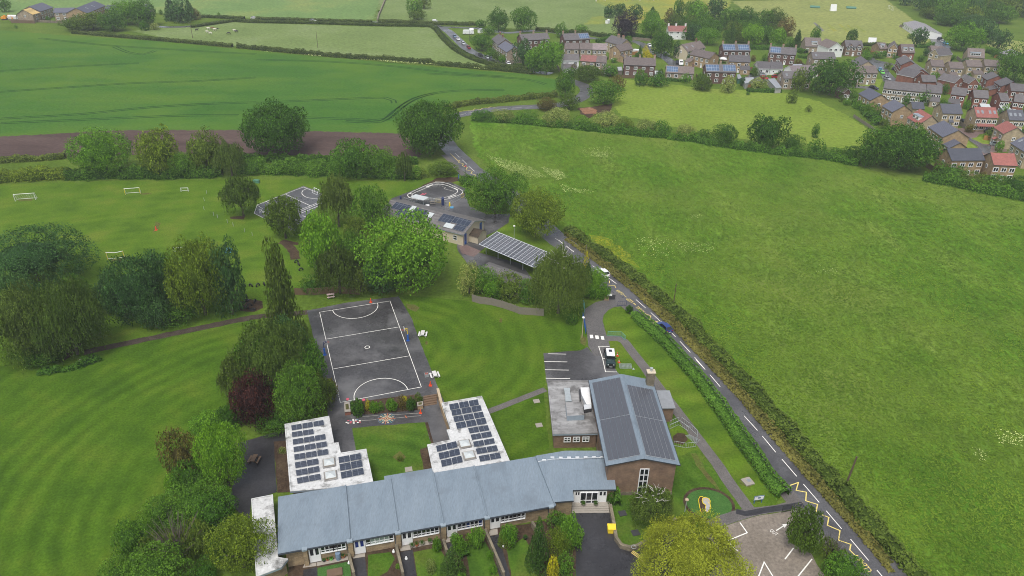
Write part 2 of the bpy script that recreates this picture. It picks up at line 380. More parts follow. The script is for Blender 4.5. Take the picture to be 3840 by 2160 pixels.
    d = rng.normal(size=(N, 3)); d[:, 2] += .18; d /= np.linalg.norm(d, axis=1, keepdims=True)
    rad = .70 + .46 * rng.random((N, 1)) ** .8
    P = C[idx] + d * R[idx] * rad
    keep = P[:, 2] > .02
    # drop leaves buried in other lobes
    for c, r in zip(C, R):
        q = np.sum(((P - c) / r) ** 2, axis=1); keep &= q > .42
    P, d, idx = P[keep], d[keep], idx[keep]
    if kind in ('weep',):
        P[:, 2] -= (rng.random(len(P)) ** 2) * .12; P = P[P[:, 2] > .03]; d = d[:len(P)]; idx = idx[:len(P)]
    Q = leaf_quads(P, d, np.full(len(P), sz), rng, flat, tall)
    lt = rng.random(len(C)); tint = .05 + .45 * lt[idx] + .50 * rng.random(len(P)) ** 1.3
    nc = 4 if kind == 'cone' else 1
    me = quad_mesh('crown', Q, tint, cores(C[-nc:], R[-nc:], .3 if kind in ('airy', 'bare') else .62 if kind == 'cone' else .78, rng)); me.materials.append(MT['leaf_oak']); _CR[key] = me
    return me
_TR = {}
def trunk_mesh(kind):
    if kind in _TR: return _TR[kind]
    rng = random.Random(3); m = MB(); r = .055
    m.tube([(0,0,-.02), (.01,0,.12), (.02,.01,.35), (0,.02,.62)], [r*1.3, r, r*.75, r*.3], 8)
    if kind != 'cone':
        for i in range(6):
            a = i * 1.05 + rng.random() * .4; z0 = .16 + .06 * i; m.tube([(0,0,z0), (.28*math.cos(a), .28*math.sin(a), z0+.14), (.5*math.cos(a), .5*math.sin(a), z0+.26)], [r*.5, r*.33, r*.12], 5)
    if kind == 'bare':
        for i in range(70):
            a = rng.random() * 6.28; q = .25 + rng.random() * .75; h = .55 + .5 * rng.random() * (1.2 - q * .6)
            m.tube([(rng.uniform(-.15,.15), rng.uniform(-.15,.15), .0), (.45*q*math.cos(a), .45*q*math.sin(a), h*.55), (q*math.cos(a)+rng.uniform(-.1,.1), q*math.sin(a), h)], [.018, .012, .004], 4)
    _TR[kind] = m.mesh('trunk', 'bark', True); return _TR[kind]
# kind code -> crown shape, leaf material, bark
TK = dict(oak=('oak','leaf_oak'), round=('round','leaf_mid'), lime=('round','leaf_lime'), maple=('round','leaf_maple'), birch=('weep','leaf_birch'), weep=('weep','leaf_birch'),
 dark=('round','leaf_blue'), oval=('oval','leaf_mid'), olive=('round','leaf_olive'), purple=('round','leaf_purple'), beech=('round','leaf_copper'), willow=('weep','leaf_willow'),
 con=('cone','leaf_con'), spruce=('cone','leaf_blue'), gold=('shrub','leaf_gold'), poplar=('poplar','leaf_dkolive'), shrub=('shrub','leaf_mid'), shrubo=('shrub','leaf_olive'),
 shruby=('shrub','leaf_lime'), shrubd=('shrub','leaf_oak'), ball=('ball','leaf_lime'), balld=('ball','leaf_oak'), airy=('airy','leaf_oak'), airyo=('airy','leaf_olive'), bare=('bare','leaf_olive'), dko=('weep','leaf_dkolive'),
 shrubp=('shrub','leaf_purple'), shrubw=('shrub','leaf_may'), brown=('shrub','leaf_brown'), cony=('cone','leaf_lime'), oval_d=('oval','leaf_blue'), round_y=('round','leaf_yolive'))
_seed = [0]
def tree_at(base, r, h, kind, label, name=None, group=None, lodbias=0):
    shape, mat = TK[kind]; sc = proj(base)[2] * r * 2 / 3.75
    lod = 3 if sc > 105 else 2 if sc > 52 else 1 if sc > 22 else 0
    _seed[0] += 1; sd = _seed[0] % (3 if lod < 2 else 2)
    nm = name or ('shrub' if shape in ('shrub', 'ball') else 'conifer_tree' if shape == 'cone' else 'tree')
    cat = 'shrub' if nm == 'shrub' or (nm and 'shrub' in nm) else 'tree'
    t = empty(nm, base, (_seed[0] * 2.4) % 6.28, label, cat, group)
    c = link('crown', crown_mesh(shape, lod, sd), t, (0, 0, 0), None, (r, r, h)); c.material_slots[0].link = 'OBJECT'; c.material_slots[0].material = MT[mat]
    if shape not in ('ball',) and h > 1.6: link('trunk', trunk_mesh('bare' if shape == 'bare' else 'cone' if shape in ('cone', 'shrub') else 'std'), t, (0, 0, 0), None, (min(r, 5), min(r, 5), h))
    return t
def tree(bx, by, top, w, kind, label, group=None, win='O', name=None):
    """base point, crown top row and crown width on the survey sheet -> real position, height, radius"""
    b = pt(win, bx, by); k = WN[win][2]; sc = proj(b)[2]; vt = WN[win][1] + top * k
    if TK[kind][0] not in ('poplar', 'cone', 'ball'):      # the row given is the skirt of the crown, the stem stands further back
        q = Vector((b.x, b.y)).normalized() * (w * k / sc / 2) * .62; b = Vector((b.x + q.x, b.y + q.y, 0)); sc = proj(b)[2]
    r = w * k / sc / 2; lo, hi = 0.3, 40; dv = Vector((b.x, b.y)).normalized(); shp = TK[kind][0]; kr = {'poplar': .3, 'cone': .35}.get(shp, .9); kc = {'poplar': .5, 'cone': .1}.get(shp, .55)
    def toprow(h):          # highest row that any part of a crown of this height reaches
        return min(proj((b.x + dv.x * r * kr * math.cos(t), b.y + dv.y * r * kr * math.cos(t), h * (kc + (1 - kc) * math.sin(t))))[1] for t in [i * .16 for i in range(11)])
    for _ in range(40):
        mid = (lo + hi) / 2
        if toprow(mid) > vt: lo = mid
        else: hi = mid
    h = max(lo, .5, r * .7)
    q = proj((b.x, b.y, h * .5)); b.x += (WN[win][0] + bx * k - q[0]) / q[2]
    return tree_at(b, r, h, kind, label, name, group)
def hedge(pts, w, h, mats, label, dens=14, size=.32, wob=.22, clip=False, name='hedge', group=None, smooth=True):
    path = smooth_path(pts, .9) if smooth else [Vector((p[0], p[1], 0)) for p in pts]
    A = np.array([p[:] for p in path]); seg = np.linalg.norm(np.diff(A, axis=0), axis=1); cum = np.concatenate([[0], np.cumsum(seg)]); L = cum[-1]
    rng = np.random.default_rng(int(L * 100) % 9973); per = w + 2 * h
    dens = 2.3 / size ** 2; N = int(min(60000, L * per * dens)); t = rng.random(N) * L
    X = np.interp(t, cum, A[:, 0]); Y = np.interp(t, cum, A[:, 1]); i = np.clip(np.searchsorted(cum, t) - 1, 0, len(seg) - 1)
    T = np.diff(A, axis=0)[i] / (seg[i][:, None] + 1e-9); Nn = np.stack([-T[:, 1], T[:, 0], np.zeros(N)], 1)
    ph = rng.random(6) * 6.28
    kn = np.arange(0, L + 2, 1.6); kv = rng.normal(size=len(kn)) * .5
    def wave(t): return 1 + wob * (np.interp(t % L, kn, kv) + np.sin(t * .55 + ph[0]) * .45 + np.sin(t * 1.3 + ph[1]) * .35 + np.sin(t * 2.9 + ph[2]) * .3)
    a = (rng.random(N) * 1.16 - .08) * math.pi; ca, sa = np.cos(a), np.sin(a); e = .45 if clip else .75
    cx = np.sign(ca) * np.abs(ca) ** e * w / 2; cz = np.clip(np.sign(sa) * np.abs(sa) ** e, -.05, 1) * h
    f = wave(t) * (.93 + .14 * rng.random(N)); cx *= f; cz *= wave(t + 31) * (.93 + .12 * rng.random(N))
    P = np.stack([X, Y, np.zeros(N)], 1) + Nn * cx[:, None]; P[:, 2] = np.maximum(cz, .05)
    D = Nn * ca[:, None] + np.array([0, 0, 1]) * np.maximum(sa, 0)[:, None]
    Q = leaf_quads(P, D, np.full(N, size), rng, .6 if clip else .45)
    cl = np.sin(t * .8 + ph[3]) * .5 + np.sin(t * .23 + ph[4]) * .5; tint = .3 + .2 * cl + .45 * rng.random(N)
    # inner core, leaf material near the dark end of its tint
    ns = max(2, int(L / 1.2)); ts = np.linspace(0, L, ns); cxs = np.interp(ts, cum, A[:, 0]); cys = np.interp(ts, cum, A[:, 1]); ii = np.clip(np.searchsorted(cum, ts) - 1, 0, len(seg) - 1)
    Tn = np.diff(A, axis=0)[ii] / (seg[ii][:, None] + 1e-9); Nr = np.stack([-Tn[:, 1], Tn[:, 0], np.zeros(ns)], 1); ring = []
    for (px, pz) in ((-.34, 0), (-.32, .6), (-.18, .74), (.18, .74), (.32, .6), (.34, 0)):
        r_ = np.stack([cxs, cys, np.zeros(ns)], 1) + Nr * (px * w * wave(ts))[:, None]; r_[:, 2] = pz * h * wave(ts + 31); ring.append(r_)
    R = np.stack(ring, 1); V = R.reshape(-1, 3); Fs = []
    for k in range(ns - 1):
        for j in range(5):
            o0 = k * 6 + j; Fs += [(o0, o0 + 1, o0 + 7), (o0, o0 + 7, o0 + 6)]
    me = quad_mesh(name, Q, tint, (V, np.array(Fs), np.full(len(Fs), .1))); me.materials.append(MT[mats])
    return tag(link(name, me), label, 'hedge', group)
# ---------------------------------------------------------------- material list
for nm, d, l, v in (('leaf_oak',(.016,.046,.010),(.058,.125,.022),.2),('leaf_mid',(.022,.060,.012),(.080,.165,.028),.25),('leaf_lime',(.034,.088,.012),(.105,.215,.028),.15),
 ('leaf_maple',(.042,.110,.012),(.13,.25,.028),.1),('leaf_birch',(.030,.053,.014),(.085,.128,.036),.2),('leaf_blue',(.014,.040,.018),(.055,.115,.050),.2),
 ('leaf_olive',(.032,.056,.012),(.095,.142,.032),.25),('leaf_purple',(.016,.007,.010),(.052,.018,.024),.1),('leaf_copper',(.010,.009,.020),(.040,.032,.055),.1),
 ('leaf_willow',(.10,.120,.014),(.25,.275,.045),.08),('leaf_con',(.020,.050,.016),(.065,.12,.035),.2),('leaf_gold',(.16,.15,.010),(.45,.40,.03),.1),
 ('leaf_dkolive',(.023,.040,.011),(.070,.105,.028),.15),('leaf_yolive',(.042,.072,.010),(.135,.185,.03),.12),('leaf_may',(.04,.075,.015),(.24,.27,.13),.2),('leaf_brown',(.045,.036,.016),(.13,.11,.045),.15),
 ('leaf_hedge',(.026,.066,.014),(.085,.175,.035),.1),('leaf_wild',(.034,.056,.014),(.105,.140,.040),.15),('leaf_scrub',(.042,.050,.018),(.125,.118,.050),.1),('leaf_dkhedge',(.022,.042,.014),(.070,.095,.034),.15),
 ('blade',(.040,.090,.009),(.092,.142,.022),.0),('parsley',(.20,.25,.12),(.40,.44,.30),.0)): leafmat(nm, (d[0]*1.3, d[1]*1.3, d[2]*.9), (l[0]*1.75, l[1]*1.75, l[2]*1.05), v)
plain('bark', (.10,.085,.065), .9, var=.3); plain('birch_bark', (.42,.40,.36), .8, var=.3)
surf('m_ground', ((.062,.105,.013),(.085,.138,.017),(.112,.158,.026)), .06, 1.3, bump=.15)
surf('m_meadow', ((.056,.134,.010),(.088,.176,.015),(.145,.212,.034)), .055, .7, bump=.35, stretch=(1, .45, 1), rz=.5, amp=.48, patch=((.150,.200,.036), .022, .46, .70))
surf('m_crop', ((.036,.105,.014),(.050,.128,.018),(.078,.150,.020)), .035, 2.2, bump=.15, stretch=(.35, 1.2, 1), rz=-.05, patch=((.085,.160,.018), .016, .46, .68))
surf('m_soil', ((.066,.045,.040),(.088,.060,.053),(.112,.078,.068)), .06, 1.8, bump=.15, stretch=(.4, 2, 1))
surf('m_pasture', ((.115,.165,.050),(.145,.200,.062),(.170,.220,.085)), .03, .6, bump=.15)
surf('m_pasture2', ((.110,.185,.055),(.135,.215,.066),(.190,.235,.070)), .025, .5, bump=.1)
surf('m_butter', ((.15,.20,.045),(.21,.235,.045),(.30,.27,.040)), .03, .6)
surf('m_cricket', ((.185,.215,.062),(.215,.240,.070),(.240,.260,.080)), .03, .4)
surf('m_paddock', ((.128,.188,.024),(.155,.220,.030),(.185,.235,.040)), .04, .8, bump=.15)
lawn('m_field', ((.062,.120,.012),(.085,.155,.014),(.120,.170,.022)), (-60, 60), 4.0, .045)
lawn('m_lawnL', ((.044,.096,.008),(.063,.126,.010),(.088,.142,.014)), (-31, 82), 3.2, .11)
lawn('m_lawnC', ((.048,.100,.008),(.066,.126,.010),(.088,.142,.014)), (-22, 118), 3.4, .10)
lawn('m_lawnR', ((.060,.120,.012),(.088,.155,.013),(.115,.165,.020)), (60, 20), 5.5, .14)
lawn('m_lawnS', ((.045,.100,.012),(.065,.130,.014),(.100,.140,.022)), (-25, 60), 3.0, .10)
surf('m_turf', ((.040,.100,.022),(.050,.125,.028),(.065,.140,.034)), .3, 6)
surf('m_worn', ((.085,.070,.028),(.10,.105,.028),(.085,.125,.022)), .35, 2.5)
surf('m_earth', ((.040,.027,.018),(.062,.042,.028),(.085,.062,.038)), .5, 3, bump=.1)
surf('m_road', ((.062,.060,.063),(.084,.082,.085),(.108,.106,.108)), .16, 4, .5, .01, .5, wet=(.12, .22, .58), patch=((.055,.053,.056), .09, .52, .60))
surf('m_roadwet', ((.070,.070,.074),(.085,.085,.090),(.10,.10,.105)), .2, 3, .35, .008, .55, wet=(.1, .18, .42))
surf('m_tarmac', ((.038,.036,.038),(.056,.054,.056),(.080,.078,.080)), .11, 2.5, .5, .01, .5, wet=(.1, .22, .6), patch=((.125,.122,.124), .13, .47, .66))  # paler patches put the sheen of wet tarmac into the base colour
surf('m_tarmac_dark', ((.022,.021,.023),(.030,.029,.032),(.042,.041,.044)), .2, 3, .45, .01, .5, wet=(.14, .22, .55))
surf('m_drive', ((.085,.080,.078),(.105,.098,.095),(.125,.118,.112)), .25, 4, .6, .008, .4)
surf('m_path', ((.095,.086,.080),(.115,.104,.097),(.140,.128,.120)), .4, 5, .6, .008, .4)
surf('m_concrete', ((.165,.138,.108),(.205,.172,.138),(.245,.212,.175)), .12, 2.2, .6, .006, .4, patch=((.13,.11,.09), .25, .56, .74))
surf('m_paving', ((.13,.085,.075),(.155,.105,.095),(.18,.13,.115)), .3, 4, .5, .006, .4)
surf('m_bank', ((.05,.075,.018),(.085,.085,.030),(.13,.115,.050)), .35, 1.6, bump=.2)
surf('m_yellowweed', ((.12,.18,.02),(.20,.24,.02),(.30,.29,.02)), .4, 2.0)
plain('white_line', (.78,.76,.70), .6, var=.10, sc=1.2); plain('yellow_line', (.70,.56,.16), .6, var=.2, sc=1.5); plain('faint_line', (.42,.40,.36), .6, var=.15)
surf('roof_white', ((.42,.42,.41),(.52,.52,.51),(.60,.60,.59)), .35, 2.5, .55, spec=.3, patch=((.16,.157,.15), .55, .53, .66), amp=.16)
surf('roof_annex', ((.19,.185,.18),(.27,.265,.26),(.37,.365,.36)), .3, 1.6, .4, spec=.4, stretch=(.4, 1.5, 1), patch=((.13,.125,.12), .35, .49, .62), amp=.2, wet=(.2, .25, .6))
surf('roof_blue', ((.150,.190,.228),(.168,.210,.250),(.185,.228,.268)), .45, 4, .55, spec=.35, stretch=(1.6, .35, 1), amp=.15, patch=((.135,.165,.195), .22, .56, .72))
plain('fascia', (.035,.042,.052), .5); plain('fascia_grey', (.24,.29,.33), .5, var=.1); plain('white_paint', (.74,.74,.73), .4, var=.04); plain('white_upvc', (.80,.80,.80), .35)
plain('glass_dark', (.012,.014,.018), .06, spec=.8); plain('glass_blue', (.012,.03,.15), .15); plain('glass_green', (.26,.31,.28), .2); plain('glass_grey', (.22,.24,.26), .25)
plain('metal_grey', (.42,.44,.46), .4, .7, .1); plain('galv', (.50,.54,.54), .4, .5, .1); plain('alu_white', (.66,.68,.70), .35, .2); plain('steel_dark', (.06,.06,.065), .5, .3)
brick('stone_buff', (.33,.25,.15), (.24,.18,.11), (.16,.13,.09), w=.6, h=.18); brick('brick_brown', (.22,.135,.085), (.165,.10,.065), (.20,.165,.13), w=.3, h=.1)
brick('stone_pale', (.44,.36,.24), (.38,.30,.19), (.30,.26,.19)); brick('stone_tan', (.40,.29,.17), (.33,.235,.135), (.26,.20,.14)); brick('stone_drab', (.36,.295,.22), (.31,.25,.185), (.22,.19,.15))
brick('brick_red', (.27,.105,.070), (.22,.085,.060), (.22,.13,.10), w=.3, h=.1); brick('brick_plum', (.145,.075,.060), (.115,.062,.052), (.13,.09,.08), w=.3, h=.1); brick('wall_stone', (.22,.19,.135), (.16,.14,.10), (.07,.065,.05), w=.5, h=.22)
plain('render_white', (.72,.72,.71), .7, var=.05); plain('render_cream', (.52,.45,.33), .75, var=.06); plain('render_grey', (.36,.35,.34), .75, var=.08)
tiles('tile_grey', (.105,.098,.100)); tiles('tile_brown', (.135,.110,.100)); tiles('tile_slate', (.075,.080,.098), .15); tiles('tile_blue', (.10,.105,.135), .15); tiles('tile_red', (.26,.095,.078), .22)
tiles('tile_dkred', (.24,.10,.085)); tiles('tile_mauve', (.20,.165,.165)); tiles('tile_pale', (.21,.205,.215)); tiles('tile_dark', (.120,.114,.112), .35, rows=.5); tiles('felt_grey', (.27,.29,.31), .12, rows=5)
tiles('ply_yellow', (.50,.36,.14), .1, rows=5); tiles('moss_roof', (.045,.032,.020), .5)
panelmat('solar_dark', (.016,.020,.032), (.10,.11,.125), 1.0, .17); panelmat('solar_slate', (.058,.064,.080), (.11,.115,.13), .30, .10, .3); panelmat('solar_blue', (.085,.135,.225), (.62,.66,.70), 1.0, 1.0)
panelmat('solar_grey', (.080,.085,.100), (.50,.52,.54), 1.15, 1.15, .3); panelmat('solar_navy', (.030,.040,.062), (.24,.26,.30), 1.0, 1.6, .25)
for nm, c, r in (('c_white',(.74,.74,.74),.2),('c_silver',(.42,.44,.45),.25),('c_black',(.014,.015,.018),.2),('c_red',(.40,.015,.02),.25),('c_dkred',(.20,.015,.02),.25),('c_blue',(.022,.045,.17),.22),('c_navy',(.02,.03,.06),.22),('c_steel',(.16,.22,.30),.25),
 ('c_green',(.16,.52,.10),.3),('c_sky',(.10,.34,.55),.3),('c_grey',(.09,.10,.11),.25),('c_dkgreen',(.020,.040,.042),.25),('c_lime',(.5,.62,.1),.3),('c_sage',(.25,.31,.31),.25)): plain(nm, c, r)
for nm, c in (('rubber',(.015,.015,.016)),('orange',(.65,.07,.02)),('red_paint',(.55,.03,.03)),('pink',(.55,.10,.14)),('yellow',(.75,.55,.02)),('yellow_pale',(.65,.60,.12)),('blue_paint',(.015,.09,.36)),('navy_paint',(.012,.025,.10)),('teal_paint',(.10,.34,.32)),
 ('wood_grey',(.20,.175,.145)),('wood_brown',(.14,.09,.055)),('wood_pale',(.45,.36,.24)),('pole_wood',(.10,.07,.05)),('black_iron',(.012,.012,.013)),('skin',(.42,.26,.19)),('hair',(.02,.015,.012)),('cloth_black',(.015,.015,.018)),('cloth_navy',(.03,.035,.055)),
 ('cow_black',(.012,.011,.012)),('cow_white',(.58,.55,.46)),('cow_brown',(.16,.07,.035)),('slab',(.30,.27,.23)),('poly_white',(.46,.49,.49)),('cover_teal',(.07,.19,.13)),('terracotta',(.38,.12,.06)),('digger',(.75,.30,.02)),('orange_wood',(.42,.20,.07)),('number_plate',(.7,.7,.66)),('lamp_red',(.35,.01,.01))): plain(nm, c, .55, var=.08)

# ---------------------------------------------------------------- the ground and its fields
sheet('ground', [(-2500,-400),(2500,-400),(2500,2600),(-2500,2600)], 0, 'm_ground')
def fld(name, mat, z, amp, *xy, win='O', label=None): return sheet(name, pl(win, *xy), z, mat, amp, label)
fld('pasture','m_pasture2',.02,1.5, -300,52,0,40,200,20,500,38,640,45,935,54,960,0,980,-60,-300,-60)
fld('pasture','m_pasture',.02,1.2, 955,0,945,54,1090,60,1210,64,1320,74,1480,86,1540,86,1600,60,1560,0,1500,-40,960,-40)
fld('buttercup_meadow','m_butter',.02,1.2, 1500,6,1560,30,1545,60,1600,60,1720,40,1830,20,1850,-10,1500,-25)
fld('buttercup_meadow','m_butter',.028,1.2, 1490,42,1520,40,1524,60,1470,62)
fld('pasture','m_pasture',.02,1.2, 330,78,480,66,585,54,640,58,900,66,1090,70,1118,95,1160,125,1215,158,1290,176,1000,153,800,136,600,117,450,103)
fld('cricket_field','m_cricket',.02,1.0, 1840,3,2225,-4,2285,40,2330,75,2345,95,2330,112,2200,112,2100,106,2010,110,1960,62,1880,30)
fld('pasture','m_cricket',.02,1.0, 2475,110,2520,100,2600,105,2600,150,2540,140)
fld('crop_field','m_crop',.03,.7, -200,70,0,76,180,90,400,103,600,124,800,142,1000,160,1200,178,1330,187,1400,200,1402,238,1330,243,1250,247,1180,255,1130,268,1060,290,1003,325,1003,336,800,330,600,327,300,328,0,344,-200,352)
fld('ploughed_field','m_soil',.03,.6, -200,352,0,344,300,328,600,327,800,330,1003,336,1040,350,1060,395,900,392,600,388,350,388,160,398,0,408,-200,415)
fld('paddock','m_paddock',.02,.8, 1560,198,1700,214,1800,224,1960,230,2060,255,2130,290,2205,340,2170,380,2000,358,1870,350,1700,320,1560,290,1540,262)
fld('meadow','m_meadow',.03,.8, 1180,305,1330,310,1500,328,1700,346,1900,374,2100,398,2180,410,2350,450,2576,490,2800,520,3300,900,3300,1700,2560,1700,2330,1470,2140,1260,2000,1100,1880,970,1770,850,1690,765,1590,690,1500,630,1420,570,1330,500,1250,440,1200,390)
fld('grass_verge','m_yellowweed',.04,.5, 1480,590,1530,600,1580,635,1610,675,1560,655,1500,620)
fld('school_field','m_field',.03,.4, -200,480,0,464,330,455,560,452,800,452,1000,458,1110,445,1180,430,1190,460,1160,520,1000,560,800,640,760,730,640,800,400,850,220,880,-200,960)
fld('mown_lawn','m_lawnL',.034,.3, -200,960,220,880,400,850,640,805,680,860,640,1000,600,1060,520,1130,440,1250,390,1350,330,1460,250,1600,-300,1600)
fld('mown_lawn','m_lawnC',.03,.2, 1000,740,1150,755,1380,780,1480,770,1490,800,1475,850,1470,880,1368,888,1370,985,1380,1130,1290,1170,1240,1160,1130,1080,1100,985,1060,880,1020,790)
fld('mown_lawn','m_lawnR',.03,.2, 1590,780,1640,830,1800,1010,1970,1235,1950,1270,1890,1290,1740,1270,1690,1150,1600,960,1540,930,1525,860,1510,800,1540,775)
fld('mown_lawn','m_lawnS',.03,.2, 1530,1170,1700,1150,1760,1130,1830,1200,1900,1290,1830,1310,1640,1360,1580,1380,1548,1350,1530,1250)
fld('mown_lawn','m_lawnR',.034,.2, 1250,545,1420,560,1400,610,1330,640,1250,590)
for k, (w, xs) in enumerate((('K',(1400,500,1480,490,1530,500,1440,515)),('K',(1560,780,1620,800,1600,850,1545,900)),('K',(180,560,330,555,320,572,190,580)),('K',(1100,1165,1250,1155,1240,1180,1110,1185)),('P',(1680,190,1780,200,1850,240,1800,290,1700,250)),('P',(1920,640,1950,650,1940,690,1915,680)),('T',(640,740,720,790,700,900,640,860)),('N',(300,1180,340,1190,330,1250,290,1240)),('d',(400,100,440,180,470,260,430,240)))): sheet('worn_patch', pl(w, *xs), .045, 'm_worn', .2)
# tramlines left in the crop by the sprayer
tl = MB()
for w, xs in (('A',(0,715,400,690,800,665,1400,635)),('A',(0,925,600,885,1300,840,2000,815,2576,780)),('A',(0,1195,800,1150,1400,1090,2000,1050,2576,1030)),('A',(0,1240,600,1215,1200,1190,1800,1165,2400,1160)),('A',(400,385,1000,450,1600,490,2200,525,2576,545)),
 ('B',(0,600,700,620,1300,660,2000,735,2500,770)),('B',(0,1035,700,1005,1300,985,1390,1040)),('B',(400,1180,1000,1200,1300,1200,1500,1050,1700,960,2000,915,2500,905)),('B',(900,1220,1250,1225,1400,1120,1600,990,1800,940)),('C',(0,740,600,770,1000,800,1200,850)),('A',(1150,470,1300,530,1450,545,1560,510))):
    P = smooth_path(pl(w, *xs), 4)
    for o in (-.9, .9): ribbon_pts(tl, P, o - .35, o + .35, .042)
surf('m_tram', ((.012,.048,.010),(.016,.058,.012),(.022,.068,.014)), .2, 2)
struct(tl.build('crop_tracks', 'm_tram'))
# cricket strips
for k, (xs, mt) in enumerate((((1000,345,1035,340,1180,470,1130,475), 'm_path'), ((1200,360,1245,365,1370,470,1310,475), 'm_butter'), ((1380,365,1420,370,1550,475,1500,480), 'm_butter'), ((1500,375,1540,380,1640,455,1590,460), 'm_butter'), ((1630,385,1670,390,1810,485,1760,490), 'm_butter'))):
    sheet('cricket_pitch', pl('F', *xs), .04 + k * .001, mt, .1)

# ---------------------------------------------------------------- roads, paths, hard standing
main = pl('O', 2420,1650,2300,1500) + pl('U', 2450,1150, 2262,928, 2080,712, 1920,527, 1755,335, 1680,248, 1525,68) + pl('R', 2108,265, 2010,150, 1870,0) + pl('T', 2130,985, 1930,773, 1722,562, 1525,383, 1395,270, 1060,0) + pl('N', 1860,510,1700,392, 1410,180, 1305,95) + pl('d', 1700,1275, 1600,1200) + pl('O', 1330,535, 1268,478) + pl('d', 505,300, 430,235, 340,145, 240,55) + pl('O', 1128,368, 1116,345, 1118,318, 1132,300) + pl('C', 290,1165, 460,1133, 720,1095, 900,1085, 1060,1077, 1300,1062, 1480,1020, 1580,965, 1612,920, 1590,870, 1510,835, 1380,790)
MAINP = smooth_path(main, 1.5)
ribbon('road', main, 6.0, .050, 'm_road', 1.5, .05)
ribbon('road', pl('C', 1250,745, 1000,700, 760,640, 640,600, 540,560, 420,500, 300,390, 210,310, 130,275), 5.5, .048, 'm_roadwet')
ribbon('road', pl('A', 1560,268, 1750,272, 1940,262, 2330,205, 2576,208) + pl('B', 300,207, 1200,225, 1830,262) + pl('C', 120,272, 500,285, 800,330, 1100,310, 1500,360, 1800,400, 2060,420), 4.6, .044, 'm_roadwet')
ribbon('road', pl('E', 500,615, 640,650, 760,730, 860,800, 980,850, 1080,910, 1170,1000, 1240,1090), 5.2, .046, 'm_roadwet')
sheet('road', pl('F', 60,1125, 180,1120, 340,1175, 330,1260, 150,1240, -60,1180), .046, 'm_roadwet', .1)
sheet('road', pl('J', 200,790, 255,780, 330,900, 460,930, 600,960, 560,990, 470,1000, 600,1150, 760,1290, 500,1330, 430,1160, 380,1050, 220,960, 180,860), .046, 'm_roadwet', .1)
ribbon('road', pl('J', -150,1290, 100,1310, 380,1335), 6, .048, 'm_roadwet')
ribbon('road', pl('J', 600,985, 900,1010, 1080,1060), 4.5, .047, 'm_roadwet')
ribbon('road', pl('J', 1180,730, 1240,660, 1230,590, 1190,555), 5, .046, 'm_roadwet')
sheet('car_park', pl('J', 1190,570, 1330,570, 1480,720, 1200,740), .044, 'm_roadwet', .1)
sheet('brick_paving', pl('I', 1480,330, 1800,320, 2080,390, 1900,420, 1850,470, 2040,560, 2260,560, 2330,680, 2120,690, 1980,760, 1880,680, 1900,620, 1720,490), .046, 'm_paving', .1)
sheet('road', pl('I', 1690,470, 1790,470, 1930,560, 2080,600, 2060,700, 1980,710, 1890,650, 1880,600), .05, 'm_roadwet', .05)
sheet('front_lawn', pl('I', 1780,480, 1950,450, 2150,540, 2100,570, 1950,560), .055, 'm_paddock', .05); sheet('front_lawn', pl('I', 1640,510, 1720,520, 1880,630, 1840,660, 1680,650), .055, 'm_paddock', .05); sheet('front_lawn', pl('J', 80,1250, 340,1190, 450,1200, 390,1320, 80,1290), .055, 'm_paddock', .05)
fld('bare_earth','m_earth',.045,.4, 1520,1085,1640,1080,1880,1040,1840,1130,1700,1150,1640,1190,1540,1140, win='C')
sheet('cut_wood_heap', pl('C', 1540,1090, 1640,1080, 1720,1110, 1700,1145, 1580,1150), .06, surf('m_chips', ((.17,.085,.05),(.23,.12,.07),(.30,.18,.12)), .8, 4), .3)
sheet('playground', pl('O', 772,782, 870,762, 1003,746, 1035,800, 1070,895, 1106,985, 1130,1042, 1145,1130, 1080,1170, 900,1190, 835,1130, 825,1060, 822,990, 797,880), .050, 'm_tarmac', .06)
sheet('courtyard_lawn', pl('Q', 768,268, 1352,222, 1402,395, 1380,600, 1345,690, 925,760, 880,470, 800,470), .056, 'm_lawnS', .08)
sheet('soil_border', pl('Q', 1310,440, 1368,420, 1425,640, 1350,640), .060, 'm_earth', .08); sheet('soil_border', pl('Q', 1350,225, 1372,222, 1420,390, 1400,395), .060, 'm_earth', .05)
sheet('soil_border', pl('b', 440,930, 480,640, 800,620, 1430,540, 1950,480, 2090,560, 2020,830, 1300,900, 800,940), .058, 'm_earth', .05)
sheet('worn_patch', pl('Q', 1090,500, 1150,450, 1200,500, 1150,545), .060, 'm_worn', .1)
sheet('yard', pl('a', 1080,360, 1300,290, 1480,240, 1485,340, 1380,345, 1400,760, 1190,830, 1180,980, 1000,860, 1040,700, 1100,560), .050, 'm_tarmac_dark', .1)
sheet('soil_border', pl('a', 1375,345, 1485,335, 1520,760, 1405,765), .056, 'm_earth', .08)
sheet('car_park', pl('T', 135,998, 400,975, 640,960, 735,915, 830,1030, 1020,1040, 1140,1250, 1180,1290, 760,1400, 180,1400), .050, 'm_tarmac', .04)
sheet('driveway', pl('T', 690,400, 780,345, 850,300, 930,285, 1010,265, 1090,190, 1150,170, 1290,345, 1250,350, 1100,370, 1020,410, 955,480, 940,560, 985,720, 1010,800, 1060,970, 1100,1100, 990,1110, 920,1035, 825,1035, 745,900, 735,800, 720,640, 695,520), .054, 'm_drive', .04)
ribbon('footpath', pl('T', 985,795, 1150,795, 1230,830, 1330,960, 1520,1200, 1660,1400) + pl('U', 740,0, 850,150, 960,320, 1080,480, 1165,600), 1.9, .052, 'm_path', 1.0, .03)
ribbon('footpath', pl('O', 212,887, 300,868, 420,843, 540,818, 650,797, 775,786), 1.9, .050, surf('m_bark', ((.045,.035,.028),(.060,.047,.038),(.080,.064,.052)), .6, 5), 1.0, .12)
